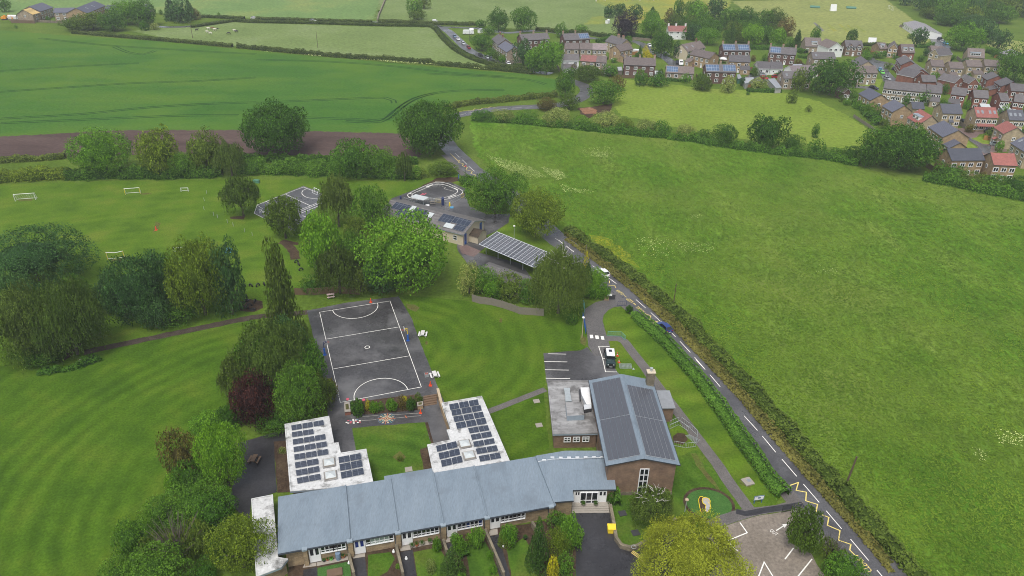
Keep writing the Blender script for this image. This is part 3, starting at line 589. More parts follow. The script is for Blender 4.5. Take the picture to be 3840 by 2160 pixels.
ribbon('footpath', pl('O', 1225,1037, 1260,1024, 1320,1000, 1372,980), 1.3, .050, 'm_path', 1.0, .03)
ribbon('footpath', pl('L', 1010,1240, 1080,1250, 1150,1310, 1220,1400, 1240,1500), 2.2, .045, 'm_earth', 1.0, .15)
sheet('footpath', pl('U', 700,740, 840,670, 1000,620, 1200,585, 1450,560, 1600,520, 1640,400, 1760,545, 1640,600, 1530,625, 1300,660, 1100,715, 950,765, 800,800), .058, 'm_path', .04)
ribbon('resurfaced_strip', pl('U', 1030,625, 1130,650, 1330,615, 1600,575, 1750,548), 1.0, .064, 'm_tarmac_dark', 1.0)
ribbon('pavement', [p for p in offset(smooth_path(pl('U', 2576,1330, 2262,928, 1920,527, 1755,335), 2), 3.9)], 1.6, .047, 'm_path', 2.0, .03)
ribbon('pavement', [p for p in offset(smooth_path(pl('T', 1930,773, 1722,562, 1525,383, 1395,270, 1060,0), 2), 3.7)], 1.5, .047, 'm_path', 2.0, .03)
ribbon('pavement', [p for p in offset(smooth_path(pl('d', 560,370, 430,235, 340,145, 240,55), 2), 3.9)], 1.8, .047, 'm_path', 2.0, .03)
sheet('concrete_car_park', pl('U', 900,790, 1100,720, 1300,665, 1530,630, 1640,615, 1720,740, 1650,800, 1590,950, 1720,1020, 1840,1080, 1900,1200, 2050,1400, 2100,1560, 700,1560, 500,1200, 700,900), .054, 'm_concrete', .05)
sheet('driveway', pl('S', 1140,450, 1515,450, 1545,560, 1575,720, 1640,785, 1760,830, 1960,700, 2080,590, 2200,520, 2400,700, 2200,1200, 1180,1200, 1185,850, 1165,560), .050, 'm_tarmac_dark', .04)
sheet('garden_ground', pl('c', -40,640, 300,560, 800,480, 1300,380, 1800,290, 2300,220, 2900,120, 3050,500, 3000,1000, -100,1000), .040, 'm_earth', .1)
for k, xs in enumerate(((800,520,1040,490,1090,560,1010,700,900,760,800,780), (1290,490,1560,440,1640,560,1660,800,1340,800), (1850,420,2060,380,2150,560,2230,800,1900,800), (2290,450,2480,330,2560,480,2640,700,2620,860,2360,860))): sheet('garden_lawn', pl('c', *xs), .046, 'm_lawnS', .06)
sheet('artificial_turf', pl('c', 260,660, 600,590, 640,860, 260,860), .046, 'm_turf')
for k, xs in enumerate(((110,680,255,650,265,860,100,860), (640,560,770,545,800,860,660,860), (1150,490,1280,465,1340,860,1200,860), (1640,400,1730,380,1760,520,1650,540), (2110,320,2200,305,2360,860,2240,860))): sheet('garden_path', pl('c', *xs), .050, 'm_tarmac_dark', .02)
for k, xs in enumerate(((120,620,245,600,248,640,100,660), (640,510,770,490,770,540,640,560), (1140,425,1250,405,1260,465,1150,480), (1625,330,1720,310,1725,370,1640,390), (2095,255,2190,235,2195,300,2110,315), (250,600,600,530,605,570,255,640), (1250,400,1490,360,1500,400,1260,450))): sheet('doorstep_paving', pl('c', *xs), .056, 'slab')
sheet('infant_yard', pl('M', 340,470, 520,400, 800,290, 900,270, 1060,270, 1250,350, 1240,440, 1290,560, 1500,660, 1780,650, 1760,760, 1590,870, 1480,920, 1560,1000, 1400,1120, 1900,1250, 2040,1420, 1300,1300, 1150,1100, 1100,800, 500,600), .050, 'm_tarmac', .08)
sheet('bare_earth', pl('M', 560,400, 800,270, 900,215, 1160,205, 1165,250, 1040,285, 860,285, 600,430), .048, 'm_earth', .3)
sheet('brick_paving', pl('M', 1160,1040, 1260,1030, 1430,1100, 1340,1170, 1200,1130), .056, 'm_paving', .1)
sheet('ball_court', pl('L', 610,810, 660,690, 880,590, 1360,390, 1640,500, 1700,600, 1300,960, 1200,1100, 1000,1000, 760,880), .050, 'm_roadwet', .08)
sheet('soil_border', pl('L', 1000,1230, 1070,1205, 1290,1250, 1290,1285, 1150,1280), .046, 'm_earth', .1); sheet('soil_border', pl('L', 250,860, 480,850, 460,900, 260,890), .044, 'm_earth', .2)
sheet('tyre_pit', pl('O', 600,765, 625,752, 660,757, 662,775, 640,785, 605,783), .046, 'm_earth', .15)
sheet('bare_earth', pl('Y', 600,1340, 660,1200, 720,1170, 800,1160, 700,1280), .044, 'm_earth', .25)
sheet('flower_lawn', arc(pt('U', 740,545).to_2d(), 3.3, 2.9, 0, 2*math.pi), .050, 'm_turf'); sheet('soil_border', arc(pt('U', 740,540).to_2d(), 3.75, 3.3, 0, 2*math.pi), .044, 'm_earth', .08)
sheet('bare_earth', pl('U', 540,0, 600,0, 700,180, 850,380, 940,520, 1050,600, 900,620, 860,430, 720,280, 600,130), .042, 'm_worn', .2)
sheet('bare_earth', pl('R', 1640,760, 1690,720, 1760,730, 1790,790, 1740,840, 1650,820), .044, 'm_earth', .2)
sheet('worn_patch', pl('U', 1070,290, 1150,245, 1225,300, 1180,370, 1080,340), .044, 'm_worn', .1)

# ---------------------------------------------------------------- painted markings
crt = pl('P', 640,295, 1490,160, 1868,1198, 890,1385)
strokes('court_marking', [[*crt, crt[0]], pl('P', 720,620, 1600,473), pl('P', 805,980, 1725,822)], .10, .062, 'white_line')
ca = math.atan2(crt[1].y - crt[0].y, crt[1].x - crt[0].x)
t0 = (pt('P', 792,272) + pt('P', 1345,186)) / 2; b0 = (pt('P', 1058,1350) + pt('P', 1703,1225)) / 2
strokes('court_marking', [arc(t0.to_2d(), 4.7, 4.7, math.pi, 2*math.pi, ca), arc(b0.to_2d(), 4.7, 4.7, 0, math.pi, ca), arc(pt('P', 1215,718).to_2d(), .45, .45, 0, 2*math.pi)], .12, .063, 'white_line')
strokes('court_marking', [pl('L', 620,800, 660,690) , pl('L', 660,680, 1360,410, 1700,545), pl('L', 800,630, 920,690), pl('L', 1090,520, 1460,692), pl('L', 615,805, 740,870), pl('L', 1255,778, 1640,622), pl('L', 1290,790, 1640,640), pl('L', 1300,815, 1640,675), pl('L', 1350,845, 1420,870), pl('L', 670,690, 740,735, 700,805)], .14, .062, 'white_line')
pc = pt('L', 1540,480); strokes('court_marking', [smooth_path(pl('L', 1405,435, 1350,465, 1335,500, 1360,540, 1420,570, 1500,585, 1610,578), 1)], .14, .063, 'white_line')
for xs in ((205,1005,438,1010), (152,1111,457,1116), (162,1222,476,1227), (173,1338,495,1343)): strokes('bay_marking', [pl('T', *xs)], .14, .060, 'white_line')
strokes('bay_marking', [pl('T', 1030,906, 887,904, 940,1070, 980,1250, 1132,1252), pl('T', 940,1070, 968,1070)], .14, .064, 'white_line')
for x in (790, 865, 940): sheet('crossing_block', pl('T', x-25,748, x+18,748, x+26,795, x-18,795) if x < 800 else pl('T', x-28,756, x+18,758, x+28,804, x-18,804) if x < 900 else pl('T', x-28,764, x+14,766, x+26,814, x-14,813), .066, 'white_line')
dl = [pl(*a) for a in (('U',1525,68,1680,248),('U',1755,335,1920,527),('U',2000,622,2160,810),('U',2262,928,2450,1150),('U',2545,1260,2700,1440),('R',1870,0,1960,95),('R',2010,150,2108,265),('T',1395,270,1525,383),('T',1597,447,1722,562),('T',1860,705,1930,773),('T',1993,838,2130,985),('T',2192,1055,2318,1200),('T',1060,0,1125,50),
 ('N',1190,0,1243,55),('N',1305,95,1410,180),('N',1700,392,1780,450),('N',1940,575,2055,660),('d',240,55,300,110),('d',340,145,400,205),('d',430,235,505,300),('d',1600,1210,1700,1275),('d',1760,1325,1850,1390),('C',310,1165,390,1145),('C',430,1138,500,1125),('C',700,1102,810,1092),('C',860,1090,960,1080),('C',1010,1078,1060,1075))]
dl += [pl('O', 1872,1047, 1905,1083), pl('O', 1918,1098, 1951,1138)]
strokes('road_marking', dl, .13, .060, 'white_line')
strokes('road_marking', [pl('U', 1615,345, 1700,315, 1675,400, 1785,420, 1778,512, 1905,552, 1888,630), pl('U', 1945,660, 2025,690, 2010,775, 2145,832, 2130,935, 2262,980, 2250,1040, 2310,1100, 2335,1100), pl('T', 1620,590, 1690,572, 1580,540, 1598,490, 1515,458), pl('T', 1025,75, 1105,77, 1120,110), pl('T', 1032,15, 1035,45),
 pl('d', 175,60, 235,115, 290,165, 300,150, 290,180, 355,200, 340,225, 410,250, 385,280, 475,300, 455,330, 520,350, 510,380), pl('C', 270,1140, 380,1115, 470,1112, 480,1095, 540,1105, 560,1090, 620,1085, 640,1075, 690,1082)], .16, .061, 'yellow_line')
strokes('road_marking', [pl('T', 1375,322, 1390,342), pl('T', 1238,215, 1262,235), pl('T', 1358,318, 1386,342)], .14, .062, 'yellow_line')
strokes('road_marking', [pl('S', 1730,825, 1840,905), pl('S', 1722,835, 1835,918), pl('S', 1740,818, 1850,897)], .13, .060, 'yellow_line')
strokes('bay_marking', [pl('U', 1075,750, 1150,855, 935,942, 1040,1045), pl('U', 870,1060, 930,1115), pl('U', 1645,1022, 1558,1135), pl('U', 1843,1140, 1690,1330, 1600,1440), pl('U', 1270,1330, 1332,1170, 1430,1330, 1500,1450), pl('U', 1465,830, 1535,785)], .16, .062, 'white_line')
sheet('arrow_marking', pl('U', 1525,765, 1580,760, 1552,805), .064, 'white_line')
def road_text(txt, c, along, height, length, mat):
    me = text_mesh(txt); me.materials.clear(); me.materials.append(MT[mat])
    xs = [v.co.x for v in me.vertices]; ys = [v.co.y for v in me.vertices]; w, h = max(xs) - min(xs), max(ys) - min(ys)
    o = link('road_lettering', me, None, (c.x, c.y, .065), math.atan2(along.y, along.x), (length / w, height / h, 1)); return struct(o, 'painted words ' + txt)
def rt(txt, win, s, e, hh, mat):
    a, b_ = pt(win, *s), pt(win, *e); road_text(txt, (a + b_) / 2, b_ - a, hh, (b_ - a).length, mat)
rt('SCHOOL', 'T', (1505,445), (1405,362), .85, 'yellow_line'); rt('KEEP', 'T', (1350,305), (1275,255), .85, 'yellow_line'); rt('CLEAR', 'T', (1225,205), (1135,140), .85, 'yellow_line')
rt('CLEAR', 'X', (1810,1275), (1672,1110), 1.0, 'yellow_line'); rt('OUT', 'X', (607,768), (688,830), .62, 'white_line')
# infant track
def rrect(pts, r, n=6):
    out = []; N = len(pts)
    for i in range(N):
        a, b_, c = pts[i-1], pts[i], pts[(i+1) % N]; p0 = b_ + (a-b_).normalized()*r; p1 = b_ + (c-b_).normalized()*r
        out += [p0.lerp(b_, t/n).lerp(b_.lerp(p1, t/n), t/n) for t in range(n+1)]
    return out + [out[0]]
strokes('track_marking', [rrect(pl('M', 500,430, 860,265, 1000,270, 1250,390, 1020,485, 640,485), 3.0), rrect(pl('M', 560,425, 880,290, 990,295, 1180,380, 1000,462, 660,465), 2.4)], .16, .064, 'white_line')
strokes('track_marking', [pl('M', 770,325, 845,300), pl('M', 800,330, 780,315), pl('M', 1040,455, 1125,425), pl('M', 1110,345, 1145,360), pl('M', 570,410, 590,400), pl('M', 745,472, 785,472)], .3, .065, 'white_line')
strokes('play_marking', [pl('M', 700,425, 725,408, 750,415, 765,405), pl('M', 715,415, 745,420)], .3, .065, 'pink'); strokes('play_marking', [smooth_path(pl('M', 960,322, 1000,335, 985,350, 1030,362, 1100,380), 1)], .15, .065, 'faint_line')
# playground games
cc = pt('b', 1265,1028); ex = (pt('b', 1460,1020) - pt('b', 1075,1035)).length / 2; E2 = lambda r, z, m, w=.07: strokes('play_marking', [arc(cc.to_2d(), ex*r, ex*r, 0, 2*math.pi)], w, z, m)
E2(1, .062, 'c_steel', .06); E2(.58, .063, 'faint_line', .06); E2(.26, .064, 'terracotta', .12)
strokes('play_marking', [[cc + Vector((math.cos(a), math.sin(a), 0)) * ex * .3, cc + Vector((math.cos(a), math.sin(a), 0)) * ex * 1.0] for a in (0, 1.57, 3.14, 4.71)], .12, .066, 'terracotta')
strokes('play_marking', [[cc + Vector((math.cos(a), math.sin(a), 0)) * ex * .3, cc + Vector((math.cos(a), math.sin(a), 0)) * ex * .98] for a in (.78, 2.36, 3.93, 5.5)], .08, .067, 'teal_paint')
m = MB()
for i in range(16):
    q = cc + Vector((math.cos(i*.785+.39), math.sin(i*.785+.39), 0)) * ex * (.78 if i < 8 else .42); m.poly([(q.x-.16,q.y-.12,.068),(q.x+.16,q.y-.12,.068),(q.x+.16,q.y+.12,.068),(q.x-.16,q.y+.12,.068)])
for i in range(8): q = cc + Vector((math.cos(i*.785), math.sin(i*.785), 0)) * .2; m.poly([(q.x-.08,q.y-.08,.068),(q.x+.08,q.y-.08,.068),(q.x+.08,q.y+.08,.068),(q.x-.08,q.y+.08,.068)])
struct(m.build('play_marking', 'wood_pale'))
m = MB()
for i, (x, y) in enumerate(((360,1118),(400,1078),(400,1135),(450,1075),(465,1105),(450,1130),(570,1065),(580,1092),(605,1055),(615,1120),(660,1082),(660,1112),(510,1050),(515,1075),(522,1110),(525,1135))):
    q = pt('b', x, y); m.poly([(q.x-.15,q.y-.1,.066+i*1e-4),(q.x+.15,q.y-.1,.066+i*1e-4),(q.x+.15,q.y+.13,.066+i*1e-4),(q.x-.15,q.y+.13,.066+i*1e-4)], (0,1,0,2,1,1,0,1,2,0,0,1,0,0,0,0)[i])
struct(m.build('play_marking', ['white_line','pink','c_steel']))
strokes('play_marking', [pl('b', 690,1080, 1030,1055), pl('b', 1470,1018, 2040,965), pl('b', 460,1000, 1080,962), pl('b', 1370,945, 2050,905)], .06, .066, 'faint_line'); strokes('play_marking', [pl('b', 1690,970, 1720,1010)], .2, .067, 'terracotta')
# ---------------------------------------------------------------- building helpers
_WM = {}
def win_meshes(w, h, nx, ny, fr=.07, bar=None):
    """frame and pane of a window, in its own plane: x along, z up, -y out of the wall"""
    key = (round(w, 2), round(h, 2), nx, ny, bar)
    if key in _WM: return _WM[key]
    m = MB(); d0, d1 = -.06, -.002
    m.box(-fr/2, w+fr/2, d0, d1, -fr/2, fr/2); m.box(-fr/2, w+fr/2, d0, d1, h-fr/2, h+fr/2)
    for i in range(nx + 1): x = w * i / nx; m.box(x-fr/2, x+fr/2, d0+.004, d1, fr/2, h-fr/2)
    for j in range(1, ny): z = (bar if bar and ny == 2 else h * j / ny); m.box(fr/2, w-fr/2, d0+.008, d1, z-fr/2, z+fr/2)
    p = MB(); p.poly([(0, -.02, 0), (w, -.02, 0), (w, -.02, h), (0, -.02, h)])
    _WM[key] = (m.mesh('window', 'white_upvc'), p.mesh('pane', 'glass_dark')); return _WM[key]
def window(par, x, y, z, w, h, nx=2, ny=1, rz=0, glass=None, fr=.07, bar=None, name='window'):
    f, p = win_meshes(w, h, nx, ny, fr, bar)
    o = link(name, f, par, (x, y, z), rz); q = link('pane', p, o)
    if glass: q.material_slots[0].link = 'OBJECT'; q.material_slots[0].material = MT[glass]
    return o
def solar(par, o, ux, vy, nu, nv, mat, th=.08, lift=.12, name='solar_panel', frame=None):
    """a flat array: origin o, edge vectors ux and vy (full lengths), nu x nv cells"""
    n = ux.cross(vy).normalized(); m = MB(); o = o + n * lift
    P = [o, o + ux, o + ux + vy, o + vy]; T = [p + n * th for p in P]
    m.poly(T, 0, [(0, 0), (nu, 0), (nu, nv), (0, nv)])
    for i in range(4): j = (i + 1) % 4; m.poly([P[i], P[j], T[j], T[i]], 1)
    return m.build(name, [mat, frame or 'steel_dark'], par)
def local(par_loc, rz):
    M = Matrix.Translation(par_loc) @ Matrix.Rotation(rz, 4, 'Z'); return M.inverted()

def inset(Q, d):
    n = len(Q); ar = sum(Q[i].x*Q[(i+1) % n].y - Q[(i+1) % n].x*Q[i].y for i in range(n)); sg = 1 if ar > 0 else -1; out = []
    for i in range(n):
        a, b_, c = Q[i-1], Q[i], Q[(i+1) % n]; d1 = (b_-a).to_2d().normalized(); d2 = (c-b_).to_2d().normalized(); out.append(Vector((b_.x + (-d1.y-d2.y)*sg*d, b_.y + (d1.x+d2.x)*sg*d, 0)))
    return out
# ---------------------------------------------------------------- classroom range (five stepped blocks and the entrance link)
A0, A1 = pt('Q', 175, 1280, 3.0), pt('Q', 1855, 985, 2.7)
org, rz, LR = frame(A0, A1); ML = local(org, rz)
rng_ = empty('classroom_range', org, rz, 'long stone classroom range with five stepped blue-grey roofs along the front gardens', 'school building')
cuts = [0] + [(ML @ pt('Q', x, y, 2.85)).x for x, y in ((752, 1172), (1136, 1106), (1500, 1046), (1852, 988))]; cuts.append((ML @ pt('R', 465, 1405, 2.7)).x)
DEP = (ML @ pt('Q', 1050, 680, 4.1)).y; roof_l = []
for i in range(5):
    x0, x1 = cuts[i], cuts[i + 1]; zf = 3.02 - .12 * i; zb = zf + 1.15; s = (zb - zf) / DEP
    m = MB(); ov = .0
    P = [(x0, 0, zf), (x1 + .16, 0, zf), (x1 + .16, DEP, zb), (x0, DEP, zb)]; T = [(a, b, c + .16) for a, b, c in P]
    m.poly(T, 0); m.poly(P[::-1], 1)
    for k in range(4): j = (k + 1) % 4; m.poly([P[k], P[j], T[j], T[k]], 1 if k == 0 else 0)
    m.box(x0 + .02, x1 - .02, -.12, 0, zf - .05, zf + .10, 1)                                     # gutter
    m.box(x1 - .06, x1 + .10, .2, DEP, 0, .15, 0, Matrix.Translation((0, 0, zf + .165)) @ Matrix(((1,0,0,0),(0,1,0,0),(0,s,1,0),(0,0,0,1))))   # upstand
    m.build('roof', ['roof_blue', 'fascia'], rng_)
    w = MB(); w.box(x0 + (.9 if i == 0 else .02), x1 - .02, .34, DEP - .3, 0, zf - .05, 0)
    w.prism([(x0 + (.9 if i == 0 else .02), .34), (x1 - .02, .34), (x1 - .02, DEP - .3), (x0 + (.9 if i == 0 else .02), DEP - .3)], zf - .1, lambda p: zf - .02 + p.y * s, 0)
    w.build('wall', 'stone_buff', rng_)
    # pier at the right-hand party line, stepping forward of the windows
    p = MB(); px = x1 if i < 4 else x1 - .5
    p.box(px - .38, px + .28, -.10, .335, 0, zf - .07, 0); p.box(px - .42, px + .32, -.22, .30, zf - .06, zf + .20, 1); p.box(px - .48, px - .39, .0, .10, 0, zf - .08, 2); p.build('pier', ['stone_buff', 'fascia_grey', 'fascia'], rng_)
    if i == 0:
        p = MB(); p.box(3.05, 3.6, -.10, .335, 0, zf - .07, 0); p.box(3.0, 3.66, -.22, .30, zf - .06, zf + .20, 1); p.build('pier', ['stone_buff', 'fascia_grey'], rng_)
    xs = (3.75 if i == 0 else x0 + .42); xe = x1 - .62 if i < 4 else x1 - 3.9
    if i == 4: xe = x0 + 5.5
    # band of windows under the eaves
    zt = zf - .10; dw = 1.45
    d = MB(); d.box(xs, xs + dw, .20, .335, .22, zt, 0)
    for k in range(2): d.box(xs + .16 + k * .68, xs + .58 + k * .68, .185, .20, 1.50, zt - .22, 1)
    d.build('double_door', ['white_paint', 'glass_dark' if i != 1 else 'glass_blue'], rng_)
    n = 6; ww = (xe - xs - dw - .12) / n
    for k in range(n):
        x = xs + dw + .10 + k * ww; window(rng_, x, .335, zt - 1.35, ww, 1.32, 1, 2, 0, {0: None, 1: 'glass_green' if k in (1, 2, 3, 4) else None, 3: 'glass_blue' if k in (2, 5) else None}.get(i), .12, .38)
    sill = MB(); sill.box(xs + dw + .05, xe, .22, .33, zt - 1.50, zt - 1.42, 0); sill.build('sill', 'white_paint', rng_)
# clerestory strip at the back of the range, seen over the roofs from the courtyard side
m = MB(); m.box(cuts[1] + 5.5, cuts[3], DEP + .02, DEP + .9, 3.9, 4.05, 0); m.build('back_canopy', 'roof_blue', rng_)
# entrance link
lk = empty('entrance_link', pt('R', 665, 1390, 0), 0, 'low entrance block with blue-grey roof and white glazed doors joining classrooms to hall', 'school building')
Lm = Matrix.Translation(-lk.location)
zf, zb = 2.95, 4.15
LP = [pt('R', 465, 1405, zf), pt('R', 665, 1390, zf), pt('R', 655, 1285, zf + .05), pt('R', 1082, 1280, zf), pt('R', 1056, 1092, 3.2), pt('R', 1000, 1060, 3.4), pt('R', 945, 897, zb), pt('R', 575, 897, zb), pt('R', 285, 947, zb)]
m = MB(); Q3 = [Lm @ p for p in LP]; Pf = [Vector((p.x, p.y, 0)) for p in Q3]
for t in geometry.tessellate_polygon([Pf]):
    q = [Q3[i] for i in t]
    if (q[1]-q[0]).cross(q[2]-q[0]).z < 0: q.reverse()
    m.poly([p + Vector((0, 0, .02)) for p in q], 0)
for i in range(len(Q3)):
    a, b_ = Q3[i], Q3[(i+1) % len(Q3)]; dn = Vector((0, 0, -.24)); m.poly([a + dn, b_ + dn, b_, a], 1 if i < 3 else 0)
m.build('roof', ['roof_blue', 'fascia'], lk)
cen = sum(Pf, Vector()) / len(Pf); m = MB()
base = inset(Pf, .22); base[3].y += .25; base[2].y += .15
m.prism(base, 0, 2.72, 0); m.build('wall', 'stone_buff', lk)
def facade(win_a, win_b, zz, par):
    o, r, L = frame(pt(*win_a, zz), pt(*win_b, zz)); pass
p0, p1 = pt('R', 655, 1285, 2.95), pt('R', 1082, 1280, 2.95); o, r_, L = frame(p0, p1)
e = MB(); Mx = Matrix.Translation(o - lk.location) @ Matrix.Rotation(r_, 4, 'Z')
e.box(.15, 1.05, .10, .30, .25, 2.55, 0, Mx)
for x in (.45, .8): e.box(x, x + .2, .08, .098, 1.9, 2.4, 1, Mx)
e.build('entrance_door', ['white_paint', 'glass_dark'], lk); e = MB(); e.box(3.75, 5.0, .10, .30, .25, 2.55, 0, Mx)
for x in (3.95, 4.5): e.box(x, x + .32, .08, .098, 1.75, 2.4, 1, Mx)
e.build('entrance_door', ['white_paint', 'glass_dark'], lk)
bw = window(lk, *(Mx @ Vector((1.15, -.02, .35))), 2.5, 2.1, 3, 2, r_, None, .11, .6, 'bay_window')
e = MB(); e.box(1.12, 3.68, -.04, .32, .15, .34, 0, Mx); e.box(1.12, 3.68, 0, .32, 2.46, 2.66, 0, Mx); e.box(1.0, 1.115, 0, .28, .15, 2.66, 0, Mx); e.box(3.685, 3.8, 0, .28, .15, 2.66, 0, Mx); e.build('bay_surround', 'white_paint', lk)
a_, b_ = pt('R', 440, 1449, 1.3), pt('R', 590, 1410, 2.5); o2, r2, L2 = frame(pt('R', 470, 1420, 2.4), pt('R', 590, 1408, 2.4))
window(lk, *(Vector((o2.x, o2.y, 1.15)) - lk.location + Vector((0, .26, 0))), 2.3, 1.15, 3, 1, r2, 'glass_blue', .10)
m = MB()
for k in range(8):
    q = Lm @ pt('R', 370 + k * 82, 993 - (k * 26 if k < 2 else 22 + k * 1.2), 3.98); m.box(q.x-.28, q.x+.28, q.y-.12, q.y+.12, q.z, q.z+.16)
m.tube([Lm @ p for p in (pt('R', 310, 1003, 4.02), pt('R', 450, 980, 4.02), pt('R', 960, 963, 4.02))], .05, 5); m.build('roof_vent', 'alu_white', lk)
# entrance steps and planter ledge
st = empty('entrance_steps', pt('S', 1145, 450, 0), 0, 'broad dark stone steps rising to the entrance landing', 'steps'); mo = -st.location
m = MB()
for k, y in enumerate((452, 436, 420, 402)): a, b_, c, d = pt('S', 1142, y), pt('S', 1512, y-4), pt('S', 1500, 300), pt('S', 1150, 305); m.prism([p + mo for p in (a, b_, c, d)], 0, .1 + .1 * k, 0)
m.build('tread', 'slab', st)
for x in (1255, 1375):
    q = pt('S', x, 375, .42); b0_ = empty('planter', q, 0, ('left' if x < 1300 else 'right') + ' of two round planters on the entrance landing', 'planter', 'entrance planters')
    m = MB(); m.lathe([(.16, 0), (.28, .3), (.30, .35), (.22, .35)], n=12); m.build('pot', 'wood_grey', b0_)
    c = link('plant', crown_mesh('shrub', 0, 0), b0_, (0, 0, .25), None, (.36, .36, .6))

# ---------------------------------------------------------------- flat-roofed classroom wings
def flat_block(name, outline, z, label, walls='stone_buff', roofm='roof_white', cat='school building'):
    P = [p.copy() for p in outline]; o = sum(P, Vector()) / len(P); o.z = 0; t = empty(name, o, 0, label, cat)
    Q = [p - o for p in P]; cen_ = Vector((0, 0, 0)); m = MB(); m.prism(Q, z - .28, z, 1, 0); m.build('roof', [roofm, 'fascia_grey'], t)
    m = MB(); n = len(Q); ins = inset(Q, .3)
    m.prism(ins, 0, z - .28, 0); m.build('wall', walls, t)
    m = MB()
    for i in range(n):                                                     # raised kerb round the roof
        a, b_ = Q[i], Q[(i+1) % n]; ai, bi = a.lerp(Vector((ins[i].x, ins[i].y, 0)), .6), b_.lerp(Vector((ins[(i+1) % n].x, ins[(i+1) % n].y, 0)), .6)
        h0, h1 = z + .002, z + .09; a0, b0, a1, b1 = [Vector((p.x, p.y, h1)) for p in (a, b_, ai, bi)]
        q = [a0, b0, b1, a1]; 
        if (q[1]-q[0]).cross(q[2]-q[0]).z < 0: q.reverse()
        m.poly(q); lo = Vector((0, 0, h0 - h1)); m.poly([a0 + lo, b0 + lo, b0, a0]); m.poly([b1 + lo, a1 + lo, a1, b1])
    m.build('parapet', roofm, t); return t
def pv_row(t, wn, z, *quads):
    for q in quads:
        a, b_, c, d = [pt(wn, q[i], q[i+1], z + (.05 if i < 4 else .38)) - t.location for i in (0, 2, 4, 6)]; n = q[8]; ux, vy = b_ - a, d - a
        for k in range(n):
            solar(t, a + ux * (k / n + .012), ux * (1 / n - .024), vy, 2, 6, 'solar_navy', .05, .03, 'solar_panel', 'alu_white')
z = 3.6
lw = flat_block('classroom_wing', pl('Q', 228,238, 585,172, 625,388, 660,384, 678,467, 882,435, 937,697, 700,742, 272,775, z=z), z, 'left white flat-roofed classroom wing with solar rows and two rooflights', 'stone_buff')
rows_l = [(283,288,548,243,540,203,278,248,3), (288,342,465,315,460,277,284,302,2), (294,402,560,357,552,313,290,360,3), (300,462,572,415,564,368,296,420,3), (306,524,582,478,574,432,302,480,3), (314,590,504,556,498,510,308,544,2), (322,652,512,616,506,570,316,606,2), (330,714,522,678,515,632,324,668,2),
 (662,550,845,515,836,470,656,502,2), (672,612,855,576,847,526,664,558,2), (682,674,866,636,858,590,674,622,2)]
pv_row(lw, 'Q', z, *rows_l)
rw = flat_block('classroom_wing', pl('Q', 1483,68, 1805,12, 2028,530, 1415,630, 1368,402, 1550,362, 1523,283, 1553,277, z=z), z, 'right white flat-roofed classroom wing with solar rows beside the courtyard', 'stone_tan')
rows_r = [(1550,125,1785,82,1770,42,1540,80,3), (1566,172,1808,128,1795,90,1556,128,3), (1584,222,1828,180,1815,138,1572,178,3), (1604,276,1848,232,1832,190,1592,228,3), (1706,312,1868,286,1855,244,1692,270,2), (1724,364,1890,336,1876,294,1712,322,2), (1742,420,1912,390,1898,350,1732,378,2), (1766,478,1938,448,1922,405,1752,434,2), (1790,538,1962,508,1946,462,1776,492,2),
 (1446,460,1612,420,1602,382,1436,412,2), (1466,520,1634,480,1624,440,1456,470,2), (1484,580,1654,540,1644,498,1474,528,2)]
pv_row(rw, 'Q', z, *rows_r)
for t, spots in ((lw, ((585,548), (597,650))), (rw, ((1668,398), (1703,490)))):
    for x, y in spots:
        q = pt('Q', x, y, z) - t.location; a_ = math.radians(17); Mx = Matrix.Translation(q) @ Matrix.Rotation(a_, 4, 'Z')
        m = MB(); m.box(-.95, .95, -.95, .95, .004, .12, 0, Mx); m.box(-.80, .80, -.80, .80, .12, .30, 1, Mx)
        tp = [Mx @ Vector(p) for p in ((-.72,-.72,.30),(.72,-.72,.30),(.72,.72,.30),(-.72,.72,.30))]; ap = Mx @ Vector((0, 0, .62))
        for k in range(4): m.poly([tp[k], tp[(k+1) % 4], ap], 2)
        m.build('rooflight', ['roof_annex', 'slab', 'poly_white'], t)
z = 2.45
sw = flat_block('store_block', [pt('a', 1190, 815, z), pt('a', 1370, 780, z), pt('Q', 137, 835, z), pt('Q', 178, 1300, z), pt('a', 1495, 1310, z), pt('a', 1440, 1380, z), pt('a', 1230, 1460, z)], z, 'white flat roof with black stains at the left end of the classroom range', 'stone_buff')
# retaining wall beside the right wing, steps and brick planters by the court
def wall_line(name, pts, w, h, mat, label, cat='wall', cop=None, group=None):
    path = [Vector((p[0], p[1], 0)) for p in pts]; o = path[0].copy(); t = empty(name, o, 0, label, cat, group); A, B = offset(path, w/2), offset(path, -w/2); m = MB()
    for i in range(len(path) - 1): m.prism([A[i]-o, A[i+1]-o, B[i+1]-o, B[i]-o], 0, h, 0)
    m.build('masonry', mat, t)
    if cop:
        A, B = offset(path, w/2 + .05), offset(path, -w/2 - .05); m = MB()
        for i in range(len(path) - 1): m.prism([A[i]-o, A[i+1]-o, B[i+1]-o, B[i]-o], h + .002, h + .09, 0)
        m.build('coping', cop, t)
    return t
wall_line('retaining_wall', pl('Q', 1455,10, 1480,110, 1535,275, z=0), .35, 1.6, 'stone_tan', 'tan stone retaining wall along the right classroom wing', cop='wood_pale')
t = empty('garden_steps', pt('b', 2100, 680, 0), 0, 'dark stone steps between the shrub planter and the retaining wall', 'steps'); m = MB()
for k, y in enumerate((755, 720, 680, 640, 600)): m.prism([p - t.location for p in pl('b', 2100, y, 2405, y - 50, 2410, 520, 2105, 570)], 0, .10 + .12 * k)
m.build('tread', 'wood_brown', t)
